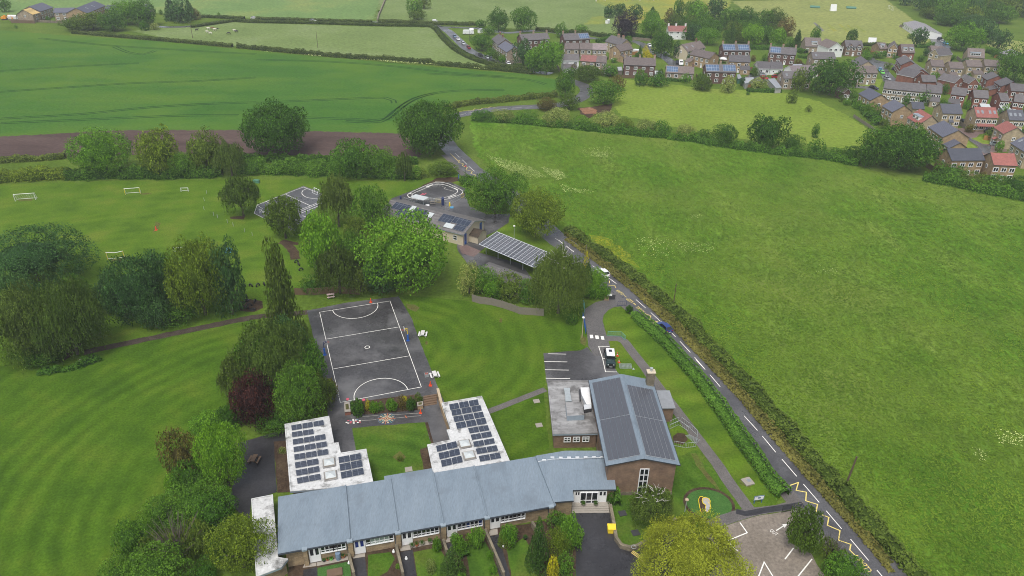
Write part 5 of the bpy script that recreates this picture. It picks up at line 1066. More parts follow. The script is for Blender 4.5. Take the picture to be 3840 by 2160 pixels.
house('H',2355,1092,2600,1102, 5.2,8,2.8, SP,TS,'stone house with dark slate roof and three skylights at the right edge',velux=(.1,.38,.68),nw=3)
house('I',1128,312,1345,468, 5.2,9,2.6, ST,TBL,'stone house with big purple-grey slate roof beside the paved court')
house('I',1338,568,1442,634, 2.8,6.5,2.0, ST,TBL,'small stone garage with slate roof beside the curved lawn',name='garage',cat='garage',nw=1,door=False)
house('I',1485,822,1994,816, 5.2,8,2.6, ST,TS,'long stone house with dark slate roof and four wide windows above the hedge',nw=4,rows=[2.95,.75])
house('I',2118,886,2484,902, 5.2,8,2.6, ST,TR_,'stone house with red tile roof and lower red side wing above the hedge',nw=3,ext=None)
house('I',2110,312,2262,418, 5.2,7.5,2.5, SP,TR_,'stone house with red roof and a little red porch above the round lawn',porch=.5)
house('I',2362,552,2600,702, 5.2,8,2.6, SP,TBL,'stone house with slate roof, skylight and white garage by the sage estate car',velux=(.12,),porch=.35)
house('F',1000,892,1352,897, 5,8,2.5, SD,TG,'grey-brown stone house with round-topped back window beside the big oak',velux=(.15,))
house('F',1568,922,1682,1008, 5,8,2.5, SP,TG,'pale stone house end-on to the estate street with ridge running to the oak')
house('F',1640,1112,1990,1110, 5,8,2.5, SD,TB,'stone pair facing the front lawn beside the street with the green car',nw=4)
house('F',558,1192,985,1192, 4.6,7.5,2.4, SD,TG,'dark-windowed house with grey roof behind the leafy street-side tree',velux=(.12,))
house('F',690,1098,1095,1085, 2.8,8,2.2, WH,TM,'white-gabled bungalow with mauve roof beside the big oak')
house('F',1470,1405,1578,1398, 3,6,1.6, BP,TB,'dark brick house end peeping out right of the big oak',gf=True,nw=2)
house('J',1180,770,1330,775, 3,7,2.0, SD,TB,'brown-roofed house behind the white gabled bungalow')
house('H',1270,585,1400,590, 2.6,5,1.2, BR,TG,'low grey-roofed red brick garage between the estate houses',name='garage',cat='garage',nw=0,rows=[9],door=False)
house('J',1700,1080,1870,1090, 2.5,5,1.4, BR,TG,'small grey-roofed garage in front of the third cream house',name='garage',cat='garage',nw=1,door=False)
# pavilion
t = house('J',748,345,985,500, 3.0,13,1.6, WH,'tile_pale','long grey-roofed cricket pavilion with white front beside the wood',nw=9,name='cricket_pavilion',cat='pavilion')
# flat garages in the village
def flat_garage(win, quad, z, label, wall='render_grey'):
    P = pl(win, *quad, z=z); o = sum(P, Vector()) / len(P); o.z = 0; t = empty('garage', o, 0, label, 'garage'); m = MB(); m.prism([p - o for p in P], z - .2, z); m.build('roof', 'felt_grey', t)
    m = MB(); m.prism([(p - o) * .95 for p in P], 0, z - .2); m.build('wall', wall, t); return t
flat_garage('F', (-70,1175,105,1165,110,1185,20,1250,-20,1260), 2.5, 'low flat grey garage block at the edge of the paddock left of the red car')
flat_garage('F', (318,1190,425,1180,530,1320,440,1325), 2.5, 'long flat pale-roofed garage block behind the paddock bushes')
flat_garage('E', (300,1010,365,1005,380,1060,320,1065), 2.3, 'pale grey garden shed left of the dark brick pair', 'wood_grey')
flat_garage('F', (700,965,835,965,845,990,690,990), 2.4, 'pale flat-roofed outhouse below the brick pair with one solar array')
flat_garage('E', (2108,1125,2150,1120,2185,1180,2120,1190), 2.3, 'pale green garden shed beside the solar-roofed brick pair', 'cover_teal')
# farm
house('A',410,118,540,76, 5,12,2.8, SD,TBL,'grey-roofed tall barn at the farm, stone front',door=True)
house('A',330,150,405,130, 4.5,10,2.6, SD,'ply_yellow','half-built barn with bare yellow boarded roof at the farm',door=False,nw=1)
house('A',535,132,745,128, 4.5,8,2.2, SD,TBL,'low farm range with white patio doors between the barn and the gabled house')
house('A',880,136,1065,58, 5,12,2.8, ST,TBL,'large gabled farm house with long blue-grey roof and skylights',velux=(.3,.6))
house('A',1045,102,1162,106, 4,9,2.2, ST,TBL,'farm wing right of the gabled farm house beside the tall tree')
house('A',1470,95,1552,85, 3.5,9,2.0, SD,TBL,'small farm shed with pale roof beyond the farm trees',door=False,nw=1)

# ---------------------------------------------------------------- vehicles
_CAR = {}
def car_meshes():
    if _CAR: return _CAR
    prof = [(-2.05,.30),(-2.08,.62),(-2.0,.86),(-1.75,.93),(.80,.90),(1.75,.74),(2.02,.60),(2.06,.35),(1.95,.26),(-1.9,.24)]
    m = MB(); W = [(.80 if abs(x) < 1.9 else .70) for x, z in prof]; n = len(prof)
    for s_ in (1, -1): m.poly([(x, s_*w, z) for (x, z), w in zip(prof, W)][::(1 if s_ < 0 else -1)])
    for i in range(n): j = (i+1) % n; (xa, za), (xb, zb) = prof[i], prof[j]; m.poly([(xa,-W[i],za),(xa,W[i],za),(xb,W[j],zb),(xb,-W[j],zb)])
    # roof
    rp = [(-1.45,1.40),(-.9,1.47),(.05,1.46),(.25,1.40)]
    for i in range(3): (xa, za), (xb, zb) = rp[i], rp[i+1]; m.poly([(xa,-.58,za),(xb,-.58,zb),(xb,.58,zb),(xa,.58,za)])
    for s_ in (-1, 1):
        for a, b_ in (((-1.9,.92),(-1.45,1.40)),((.95,.90),(.25,1.40)),((-.25,.92),(-.25,1.44))): m.tube([(a[0], s_*.73, a[1]), (b_[0], s_*.585, b_[1])], .035, 4)
    _CAR['body'] = m.mesh('body', 'c_white')
    g = MB()
    g.poly([(.92,-.70,.91),(.92,.70,.91),(.25,.57,1.39),(.25,-.57,1.39)]); g.poly([(-1.88,.70,.93),(-1.88,-.70,.93),(-1.45,-.57,1.39),(-1.45,.57,1.39)])
    for s_ in (-1, 1): q = [(-1.85, s_*.73,.93),(.9, s_*.73,.91),(.25, s_*.585,1.40),(-.9, s_*.585,1.455),(-1.45, s_*.585,1.39)]; g.poly(q if s_ < 0 else q[::-1])
    _CAR['glass'] = g.mesh('window', 'glass_dark')
    w = MB(); w.tube([(0,-.10,0),(0,.10,0)], .31, 12); w.tube([(0,-.115,0),(0,.115,0)], .19, 10, 1); _CAR['wheel'] = w.mesh('wheel', ['rubber','metal_grey'])
    l = MB(); l.box(-.04,.04,-.16,.16,-.07,.07); _CAR['lamp'] = l.mesh('headlight', 'poly_white'); l = MB(); l.box(-.04,.04,-.13,.13,-.10,.10); _CAR['tail'] = l.mesh('tail_light', 'lamp_red')
    return _CAR
def car(win, x, y, dx, dy, col, label, s=1.0, lamps=False, group=None, hs=1.0):
    c = car_meshes(); p, q = pt(win, x, y), pt(win, x + dx, y + dy)
    t = empty('car', (p.x, p.y, .055), math.atan2(q.y - p.y, q.x - p.x), label, 'car', group); t.scale = (s, s, s * hs)
    o = link('body', c['body'], t); o.material_slots[0].link = 'OBJECT'; o.material_slots[0].material = MT[col]; link('window', c['glass'], t)
    for wx in (-1.28, 1.30):
        for wy in (-.70, .70): link('wheel', c['wheel'], t, (wx, wy, .31))
    if lamps:
        for wy in (-.56, .56): link('headlight', c['lamp'], t, (2.0, wy, .62)); link('tail_light', c['tail'], t, (-2.04, wy, .75))
        m = MB(); m.box(-2.11,-2.085,-.25,.25,.45,.57); m.build('number_plate', 'number_plate', t)
    return t
car('T',1775,672,-130,-118,'c_blue','blue hatchback driving up the school road past the clipped hedge',.97,True)
car('N',1848,525,-140,-110,'c_white','white car on the school road beside the bright green shrubs',1.0,True)
car('C',278,1185,60,-15,'c_navy','dark blue car emerging from behind the big oak on the bend')
for x, y, c_, lab in ((282,378,'c_steel','dark grey car, first in the lane queue by the junction'),(314,402,'c_white','white car second in the line along the village lane'),(368,447,'c_silver','silver car between the white and red cars on the lane'),(423,490,'c_dkred','dark red car parked on the village lane'),(540,566,'c_black','black car on the lane beside the small green shrubs'),(612,588,'c_silver','pale car on the lane left of the last white car behind the hedge'),(650,603,'c_grey','grey car on the lane above the hedge corner'),(822,650,'c_white','white car half hidden by the hedge below the dark rounded tree')): car('C',x,y,100,78,c_,lab)
for x, y, dx, dy, c_, lab in ((785,700,80,60,'c_white','white car parked at the bend behind the golden conifer'),(842,752,80,60,'c_lime','yellow and white car next to the white one behind the golden conifer'),(1040,832,70,25,'c_white','white car in the street under the dark standard tree'),(1285,888,90,15,'c_white','white car on the drive of the tan stone pair'),(1205,962,30,60,'c_black','black car next to the white van on the sloping street'),(232,905,5,60,'c_white','white car on the gravel yard between the two stone cottages'),(785,1140,60,15,'c_white','white car behind the paddock bushes by the glazed sun room'),(2372,1082,40,60,'c_steel','blue-grey car beside the red one at the white bungalow'),(2338,1068,40,60,'c_red','red car nose-in beside the white bungalow'),(2488,1140,90,10,'c_silver','silver car in the parking court by the white bungalow'),(2512,1195,80,20,'c_red','bright red car beside the pale flat garage')): car('E',x,y,dx,dy,c_,lab)
for w_, x, y, dx, dy, c_, lab in (('F',440,1178,80,0,'c_red','red and white car behind the long flat garage'),('H',302,622,100,25,'c_black','black saloon on the street corner below the front lawn'),('J',402,1075,40,45,'c_sky','sky blue car parked next to the bright green car'),('J',432,1112,40,40,'c_green','bright green car on the estate street verge'),('J',502,1205,60,20,'c_silver','pale car at the foot of the estate street by the dark pole'),('J',788,1250,100,20,'c_silver','silver hatchback on the drive of the red brick house'),('J',1352,645,50,20,'c_white','white car under the trees by the pavilion'),('J',1392,668,50,20,'c_sky','blue car under the trees by the pavilion'),('J',1305,596,50,-10,'c_black','black car closest to the pavilion end'),('H',1958,630,80,0,'c_grey','grey car in the red brick courtyard'),('I',2155,592,100,10,'c_sage','sage green estate car on the brick paving by the white garage'),('I',2048,395,80,-10,'c_black','black car beside the lawn shrubs of the paved court'),('I',1658,248,60,10,'c_black','black car beside the square slate-roofed house'),('A',215,192,60,0,'c_white','white car in the farm yard by the half-built barn'),('B',574,218,60,2,'c_white','white car passing between the twin hedges of the top lane'),('J',620,1055,60,-20,'c_black','black car in the side drive of the first red brick house'),('A',2560,190,60,2,'c_white','white car between the lane hedges nearest the farm')): car(w_,x,y,dx,dy,c_,lab)
def van(win, x, y, dx, dy, label, name='van', L=4.8, W=1.9, H=2.1, cat='van'):
    p, q = pt(win, x, y), pt(win, x + dx, y + dy); t = empty(name, (p.x, p.y, .055), math.atan2(q.y-p.y, q.x-p.x), label, cat); m = MB()
    pr = [(-L/2,.35),(-L/2+.05,H*.6),(-L/2+.25,H*.95),(-L/2+.6,H),(L/2-1.6,H),(L/2-.9,H*.62),(L/2-.1,H*.5),(L/2,.35)]
    for s_ in (1,-1): m.poly([(a, s_*W/2, z) for a, z in pr][::(1 if s_ < 0 else -1)])
    for i in range(len(pr)): j = (i+1) % len(pr); m.poly([(pr[i][0],-W/2,pr[i][1]),(pr[i][0],W/2,pr[i][1]),(pr[j][0],W/2,pr[j][1]),(pr[j][0],-W/2,pr[j][1])])
    m.build('body', 'c_white', t); g = MB(); g.poly([(L/2-.93,-W*.42,H*.65),(L/2-.93,W*.42,H*.65),(L/2-1.52,W*.4,H*.95),(L/2-1.52,-W*.4,H*.95)]); o = g.build('windscreen', 'glass_dark', t); o.location = (.02, 0, .02)
    for wx in (-L*.28, L*.28):
        for wy in (-W/2, W/2): link('wheel', car_meshes()['wheel'], t, (wx, wy, .31))
    return t
van('E',1258,978,25,60,'white van parked on the sloping village street'); van('E',602,815,60,8,'white touring caravan on the lawn behind the dark brick pair','caravan',5.2,2.2,2.2,'caravan')
van('C',420,345,60,0,'white polytunnel-shaped caravan in the corner garden by the junction','caravan',6.5,2.3,2.3,'caravan'); van('B',1806,232,60,0,'white box trailer by the hedge at the lane junction','trailer',4,2,2,'trailer')
# off-road vehicle by the hall
a_, b_ = pt('T', 1045, 1235), pt('T', 1022, 1020); o, r_, L_ = frame(b_, a_); p = a_.lerp(b_, .5)
dv = empty('off_road_vehicle', (p.x + .1, p.y, .055), r_, 'dark off-road vehicle with white roof parked in the white marked bay', 'car')
m = MB(); m.box(-2.0, .55, -.80, .80, .55, 1.22); m.box(.55, 1.95, -.72, .72, .60, 1.16); m.box(-2.05, 2.0, -.82, .82, .52, .62)
for wx in (-1.25, 1.35):
    for s_ in (-1, 1): m.box(wx-.48, wx+.48, s_*.80-.08, s_*.80+.08, .55, .98)
m.box(.55, 1.9, -.5, .5, 1.16, 1.20)
m.build('body', 'c_dkgreen', dv); m = MB(); m.box(-2.0, .45, -.76, .76, 1.80, 1.92); m.box(-1.9, .4, -.70, .70, 1.92, 1.95); m.box(-2.0,-1.9,-.78,.78,1.22,1.80); m.build('roof', 'c_white', dv)
m = MB(); m.box(-1.5,-.75,-.32,.32,1.952,1.98); m.build('sunroof', 'glass_dark', dv)
m = MB(); m.box(-1.89, .40, -.765, .765, 1.222, 1.798); m.poly([(.56,-.70,1.2),(.56,.70,1.2),(.42,.68,1.80),(.42,-.68,1.80)]); m.build('window', 'glass_dark', dv)
for wx in (-1.25, 1.35):
    for s_ in (-1, 1): o = link('wheel', car_meshes()['wheel'], dv, (wx, s_*.74, .40), None, (1.28, 1.1, 1.28))
m = MB(); m.box(1.96, 2.02, -.35, .35, .66, 1.06); m.box(2.0, 2.12, -.80, .80, .45, .60); m.build('grille', 'black_iron', dv)
for s_ in (-.52, .52): m = MB(); m.tube([(1.95, s_, .90), (2.03, s_, .90)], .11, 10); m.build('headlight', 'poly_white', dv)
m = MB(); m.box(2.121, 2.13, -.26, .26, .47, .58); m.build('number_plate', 'number_plate', dv); m = MB(); m.tube([(-2.02,.2,1.05),(-2.2,.2,1.05)], .36, 14); m.build('spare_wheel', 'rubber', dv)
for s_ in (-1, 1): m = MB(); m.box(.35,.5, s_*.92-.12, s_*.92+.12, 1.25, 1.45); m.build('mirror', 'black_iron', dv)
# digger at the farm
p = pt('A', 50, 200); t = empty('digger', p, .3, 'orange tracked digger in the farm yard', 'digger'); m = MB(); m.box(-1.4,1.4,-1.2,-.7,0,.7); m.box(-1.4,1.4,.7,1.2,0,.7); m.build('track', 'rubber', t); m = MB(); m.box(-1.6,1.0,-1.1,1.1,.75,1.8); m.box(-.2,1.0,-1.0,.1,1.8,2.7); m.build('body', 'digger', t); m = MB(); m.tube([(1,0,1.3),(2.6,0,3.4),(4.0,0,1.4)], [.28,.22,.18], 6); m.box(3.7,4.4,-.4,.4,.4,1.2); m.build('arm', 'digger', t)
p = pt('A', 130, 190); t = empty('builders_tent', p, .1, 'white builders cover beside the orange digger', 'cover'); m = MB(); m.box(-2.5,2.5,-1.2,1.2,0,1.6); m.poly([(-2.6,-1.3,1.6),(2.6,-1.3,1.6),(2.6,0,2.3),(-2.6,0,2.3)]); m.poly([(-2.6,0,2.3),(2.6,0,2.3),(2.6,1.3,1.6),(-2.6,1.3,1.6)]); m.build('sheet', 'render_white', t)
# ---------------------------------------------------------------- sports and play equipment
def goal(win, x1, y1, x2, y2, h, deep, post, bar, label, sag=0, net=False):
    a, b = pt(win, x1, y1), pt(win, x2, y2); org, rz, L = frame(a, b); t = empty('football_goal', org, rz, label, 'goal', 'football goals on the school field' if win == 'K' else None); r = .07
    for x in (0, L): m = MB(); m.tube([(x,0,0),(x,0,h)], r, 6); m.build('post', post, t)
    m = MB(); m.tube([(-.04,0,h),(L/2,0,h-sag),(L+.04,0,h)], r, 6); m.build('crossbar', bar, t)
    m = MB(); m.tube([(0,0,.05),(0,deep,.05),(L,deep,.05),(L,0,.05)], r*.8, 5)
    for x in (0, L): m.tube([(x,deep,.05),(x,deep*.35,h*.98),(x,0,h)], r*.7, 5)
    m.build('ground_frame', bar, t)
    if net:
        m = MB(); k = 9
        for i in range(k + 1): x = L*i/k; m.tube([(x,0,h),(x,deep*.4,h*.9),(x,deep,.08)], .012, 3)
        for i in range(1, 5): f = i/5; m.tube([(0,deep*f,h*(1-f)),(L,deep*f,h*(1-f))], .012, 3)
        m.build('net', 'poly_white', t)
    return t
goal('K',155,577,360,562,2.0,1.4,'white_paint','white_paint','largest white goal with net at the left of the school field',net=True)
goal('K',1262,511,1412,500,1.8,1.1,'yellow','white_paint','goal with yellow posts and white crossbar near the field hedge')
goal('K',1822,480,1895,478,1.1,.8,'white_paint','white_paint','small white goal nearest the round birch on the school field')
goal('K',1085,1164,1253,1150,1.9,.4,'yellow','white_paint','yellow-posted goal with a sagging crossbar in front of the dark trees',sag=.28)
goal('K',1757,1096,1842,1096,1.5,.7,'white_paint','white_paint','white goal half hidden behind the olive tree top')
goal('L',1530,482,1605,512,1.3,-.9,'white_paint','white_paint','white goal at the far corner of the ball court'); goal('L',700,808,770,850,1.3,.9,'white_paint','white_paint','white goal at the near left corner of the ball court')
goal('J',520,130,578,157,2.4,1.2,'white_paint','white_paint','white goal at the wood edge of the cricket ground')
def thing_mesh(name, m, mats, p, label, cat, rz=0, group=None, smooth=False): o = m.build(name, mats, None, smooth); o.location = p; o.rotation_euler = (0,0,rz); return tag(o, label, cat, group)
SG = 'white tree guard tubes across the school field'
for k, (w, x, y) in enumerate((('K',2082,502),('K',2057,575),('K',2055,665),('K',2151,722),('K',2190,747),('K',2290,797),('K',2348,829),('L',8,838),('L',67,878),('L',215,950),('L',303,1000),('L',475,1090),('L',590,1143),('L',822,1253))):
    m = MB(); m.lathe([(.045,0),(.045,1.0),(.055,1.02),(.04,1.04)], n=7); thing_mesh('tree_guard', m, 'poly_white', pt(w, x, y), 'slim white tree guard tube in the curved row across the school field', 'tree guard', 0, SG)
def cone(win, x, y, label, s=1.0, white=True):
    t = empty('traffic_cone', pt(win, x, y, .05), 0, label, 'cone'); m = MB(); m.box(-.24*s,.24*s,-.24*s,.24*s,0,.05*s); m.lathe([(.18*s,.05*s),(.13*s,.3*s)], n=10); m.lathe([(.10*s,.48*s),(.05*s,.8*s),(.02*s,.82*s)], n=10); m.build('body', 'orange', t); m = MB(); m.lathe([(.132*s,.3*s),(.102*s,.48*s)], n=10); m.build('band', 'white_paint' if white else 'orange', t)
cone('P',1258,172,'orange cone behind the top line of the netball court',1.2,False); cone('P',1978,1178,'orange cone by the lower right corner of the netball court',1.2,False); cone('b',2035,900,'orange cone beside the tan brick planter',1.0,False)
cone('T',1140,1030,'orange and white cone level with the roof of the off-road vehicle'); cone('T',1163,1120,'orange and white cone beside the stacked barriers'); cone('K',1573,866,'orange cone out in the middle of the school field',1.3,False)
for k, (x, y, c_, z, lab) in enumerate(((385,595,'pink',.05,'pink play disc near the lower left court corner'),(748,610,'pink',.05,'pink play disc beside the dark green court shrub'),(388,720,'yellow_pale',.05,'yellow play disc beside the red brick planter'))):
    m = MB(); m.lathe([(.02,0),(.28,0),(.30,.08),(.28,.16),(.14,.18)], n=14); thing_mesh('play_disc', m, c_, pt('b', x, y, z), lab, 'toy')
def hoop(win, x, y, face, up, lo, label, board):
    p = pt(win, x, y, .05); t = empty('basketball_post', p, face, label, 'basketball hoop'); m = MB(); m.tube([(0,0,1.4),(0,0,2.9),(.55,0,2.95)], .06, 6); m.tube([(0,0,2.3),(.5,0,2.88)], .045, 5); m.build('pole', up, t); m = MB(); m.box(-.16,.16,-.16,.16,0,1.5); m.box(-.3,.3,-.25,.25,0,.12); m.build('pad', lo, t)
    m = MB(); m.box(.56,.60,-.5,.5,2.5,3.2); m.build('backboard', board, t); m = MB(); m.tube(arc((.85, 0), .23, .23, 0, 6.28, n=12), .018, 4); o = m.build('ring', 'orange', t); o.location = (0,0,2.7)
fc = ca
hoop('P',703,808,fc,'navy_paint','blue_paint','blue basketball post on the left side of the netball court','navy_paint'); hoop('P',1706,637,fc + math.pi,'yellow','blue_paint','yellow and blue basketball post on the right side of the netball court','white_paint')
def picnic(win, x, y, rz, mat, label, cat='picnic table'):
    t = empty('picnic_table', pt(win, x, y, .04), rz, label, cat); m = MB()
    for i in range(4): m.box(-.8,.8,-.34+i*.175,-.34+i*.175+.155,.70,.75)
    m.build('table_top', mat, t)
    for s_ in (-1, 1): m = MB(); m.box(-.8,.8,s_*.72-.14,s_*.72+.14,.41,.46); m.build('bench_seat', mat, t)
    for x_ in (-.55, .55):
        m = MB(); m.tube([(x_,-.22,.70),(x_,-.62,0)], .05, 4); m.tube([(x_,.22,.70),(x_,.62,0)], .05, 4); m.box(x_-.03,x_+.03,-.8,.8,.34,.41); m.build('leg_frame', mat, t)
plain('white_wood', (.62,.60,.58), .6, var=.06); plain('pink_wood', (.52,.40,.37), .6, var=.06)
picnic('P',1886,575,1.55,'white_wood','white picnic table on the lawn right of the netball court'); picnic('P',2030,1070,1.9,'white_wood','white picnic table at the lower lawn edge beside the crate of cones'); picnic('P',775,110,.3,'pink_wood','pinkish picnic table under the trees above the netball court'); picnic('a',1218,505,1.5,'wood_brown','dark wooden picnic table in the wet yard left of the white wing'); picnic('M',845,530,.2,'wood_grey','grey picnic table in the infant yard beside the yellow gate')
t = empty('cone_crate', pt('P',1932,1065,.05), ca, 'grey crate holding orange cones by the lawn edge', 'crate'); m = MB()
for q in ((-.35,.35,-.3,-.26),(-.35,.35,.26,.3),(-.35,-.31,-.26,.26),(.31,.35,-.26,.26)): m.box(*q, .03, .6)
m.box(-.35,.35,-.3,.3,0,.029); m.build('box', 'galv', t); m = MB()
for x in (-.12,.12): m.lathe([(.12,.35),(.03,.85)], (x,0,0), 8)
m.build('cones', 'orange', t)
ty = MB(); ty.tube([Vector((.42*math.cos(a), .42*math.sin(a), .16)) for a in [i*2*math.pi/14 for i in range(15)]], .16, 8, cap=False); TY = ty.mesh('tyre', 'rubber', True); TY2 = TY
def tyre(win, x, y, up, lab):
    p = pt(win, x, y); o = link('tyre', TY, None, (p.x, p.y, .26 if up else .05), RND.random()*3); tag(o, lab, 'tyre', 'play tyres beside the bark path')
    if up: o.rotation_euler = (math.pi/2, 0, RND.random()*3)
for x, y, up in ((2392,748,0),(2340,815,0),(2455,838,0),(2395,830,1),(2425,795,1),(2335,780,1),(2470,760,1),(2385,715,1)): tyre('Y',x,y,up,'upright half-buried play tyre round the small earth pit' if up else 'flat play tyre lying on the small earth pit')
for x, y in ((612,722),(630,722),(648,720),(663,718),(745,660),(750,668),(757,680)): tyre('O',x,y,1,'upright half-buried play tyre in the curved row below the field trees')
# fences, rails and gates
def board_fence(win, xy, h, label, mat='wood_grey', gap=False, name='wooden_fence', cat='fence', seg=.16):
    path = [p for p in pl(win, *xy)]; o = path[0].copy(); t = empty(name, o, 0, label, cat); m = MB(); L = 0
    for a, b in zip(path[:-1], path[1:]):
        d = (b - a); n = max(1, int(d.length / seg)); ang = math.atan2(d.y, d.x)
        for i in range(n):
            c = a.lerp(b, (i + .5) / n) - o; w = d.length / n * (.47 if not gap else .2); m.box(-w, w, -.012, .012, .05, h + RND.uniform(-.04, .04), 0, Matrix.Translation(c) @ Matrix.Rotation(ang + RND.uniform(-.03,.03), 4, 'Z'))
        for z in (.35, h - .3): m.box(0, d.length, .014, .06, z, z + .08, 0, Matrix.Translation(a - o) @ Matrix.Rotation(ang, 4, 'Z'))
    m.build('boards', mat, t)
    for a, b in zip(path[:-1], path[1:]):
        k = max(1, int((b-a).length / 2.4))
        for i in range(k): c = a.lerp(b, i/k) - o; m = MB(); m.box(c.x-.05,c.x+.05,c.y+.07,c.y+.17,0,h+.08); m.build('post', mat, t)
    return t
board_fence('N',(-120,930,0,965,170,985,340,1030,530,1095,600,1125,850,1142,960,1148),1.8,'weathered grey board fence along the top of the round lawn')
board_fence('O',(742,742,790,742,850,738,905,742),1.7,'dark board fence below the birch trees above the netball court','wood_brown')
board_fence('H',(0,1050,120,1130,240,1210,350,1300),1.3,'grey post and board fence along the paddock corner by the estate'); board_fence('E',(300,1165,420,1180,560,1185),1.3,'low fence between the dark brick pair and the paddock','wood_brown')
board_fence('F',(0,1335,60,1318),1.5,'short orange-brown garden fence beside the pale garage','orange_wood'); board_fence('H',(560,1135,750,1140),1.4,'orange-brown garden fence below the winged slate house','orange_wood')
def railing(win, xy, h, mat, label, sp=.14, name='railing', cat='railing', r=.03, rails=(1.0,.08), z0=.05):
    path = pl(win, *xy); o = path[0].copy(); o.z = z0; t = empty(name, o, 0, label, cat); m = MB()
    for a, b in zip(path[:-1], path[1:]):
        a, b = a - path[0], b - path[0]
        for f in rails: m.tube([a + Vector((0,0,h*f)), b + Vector((0,0,h*f))], r, 5)
        n = max(1, int((b-a).length / sp))
        for i in range(n + 1): c = a.lerp(b, i/n); m.tube([c, c + Vector((0,0,h))], r*(1.2 if i in (0, n) else .55), 4)
    m.build('rails', mat, t); return t
railing('T',(672,315,690,400,688,470),1.3,'teal_paint','pale blue railing along the drive under the weeping birch'); railing('T',(668,505,684,570,712,738),1.2,'blue_paint','bright blue railing beside the lamp post on the drive')
railing('T',(1008,765,1190,770,1245,822),1.1,'teal_paint','green safety railing at the bend of the footpath'); railing('T',(1145,352,1262,350),1.1,'navy_paint','dark blue rail at the top of the entrance lawn',.4)
railing('U',(1520,640,1615,620),1.3,'black_iron','black iron gate at the end of the footpath by the concrete car park',name='gate',cat='gate'); railing('U',(1655,600,1740,580),.9,'wood_grey','low grey rail right of the black iron gate',.5)
railing('M',(500,490,590,520,680,485,780,480,890,510),.9,'galv','grey mesh fence along the infant yard by the white track',.5); railing('M',(885,512,940,515),1.0,'yellow','yellow gate in the infant yard fence',.3,'gate','gate'); railing('M',(1185,465,1222,445),1.0,'yellow','yellow gate beside the big tree at the infant yard',.3,'gate','gate'); railing('M',(990,545,1045,550,1185,470),1.0,'galv','grey fence beside the white-edged ramp in the infant yard',.4)
BG = 'galvanised barriers round the dug hole'
for k, xs in enumerate(((1610,648,1695,612),(1612,685,1700,645),(1700,645,1790,705),(1720,612,1805,675),(1815,685,1880,745),(1880,745,1870,835),(1650,850,1760,870),(1770,870,1865,862))): tag(railing('R', xs, 1.0, 'galv', 'galvanised crowd barrier in the ring round the dug earth hole', .35, 'barrier', 'barrier'), None, None, BG)
t = empty('barrier_stack', pt('T',1250,1185), 0, 'stack of galvanised barriers lying on the grass by the hall', 'barriers'); m = MB()
for z in (.05,.25,.45):
    for y in (-.5, .5): m.tube([(-1.1,y,z),(1.1,y,z+.02)], .03, 4)
    for i in range(10): x = -1.1 + i*.244; m.tube([(x,-.5,z),(x,.5,z)], .02, 4)
for x in (-1.1,1.1): m.tube([(x,-.5,0),(x,-.5,.5)], .03, 4); m.tube([(x,.5,0),(x,.5,.5)], .03, 4)
m.box(1.15,1.7,-.75,-.6,0,.12); m.box(1.3,1.45,-.95,-.4,.121,.2); m.build('frames', 'galv', t)
m = MB()
for k in range(6): m.tube([(k*.12,0,.05+.03*k),(1.2+k*.2,-2.2+.2*k,.1)], .03, 4)
thing_mesh('loose_poles', m, 'galv', pt('R',1765,745), 'loose grey poles fanned on the grass inside the barrier ring', 'poles')
# posts and lamps
def pole(win, x, y, h, mat, label, name='telegraph_pole', cat='pole', arm=0, lamp=None, r=.11, lean=0):
    t = empty(name, pt(win, x, y), 0, label, cat); m = MB(); m.tube([(0,0,0),(lean,0,h)], [r, r*.75], 8); m.build('shaft', mat, t)
    if arm: m = MB(); m.box(-arm,arm,-.05,.05,h-.45,h-.33); m.build('crossarm', mat, t)
    if lamp: m = MB(); m.lathe([(.05,-.1),(.20,.0),(.30,.12),(.22,.26),(.04,.32)], (lean,0,h), 12); m.build('lamp_head', lamp, t)
    return t
pole('T',1898,362,5.6,'pole_wood','dark wooden pole in the roadside hedge opposite the school entrance'); pole('U',2198,370,6.2,'pole_wood','brown leaning wooden pole in the roadside hedge at the bottom right',lean=.3,lamp=None,r=.16)
pole('A',1940,385,8,'pole_wood','wooden pole with crossarm in the cow pasture near the farm',arm=1.0,r=.14); pole('B',622,480,8,'pole_wood','thin bare pole beside the crop hedge in the pasture')
pole('T',660,785,4.6,'wood_pale','pale lamp post with white lantern beside the blue railing','lamp_post','lamp','', 'white_paint',.09); pole('M',1828,960,3.6,'galv','small lamp post behind the solar car port','lamp_post','lamp',0,'white_paint',.07)
for w, x, y, h, lab in (('E',1148,1010,8,'street lamp column on the sloping street beside the black car'),('J',488,1250,9,'dark pole at the foot of the estate street'),('F',490,1335,8,'pole behind the long flat garage by the big oak'),('C',430,415,9,'pole beside the corner garden at the junction'),('E',232,960,7,'pole in the gravel yard between the stone cottages'),('F',325,1190,6,'thin pole next to the bright red car')): pole(w,x,y,h,'steel_dark',lab,'street_pole','pole',r=.09)
t = pole('U',480,628,2.3,'galv','short grey post with a decorated head on the worn lawn','garden_post','post',0,'wood_pale',.08); pole('d',385,345,2.6,'steel_dark','small traffic sign post beside the yellow zigzag','traffic_sign','sign',0,'red_paint',.05); pole('N',1598,245,3.2,'wood_grey','bent grey pole in the bank beside the road','bank_pole','pole',r=.06)
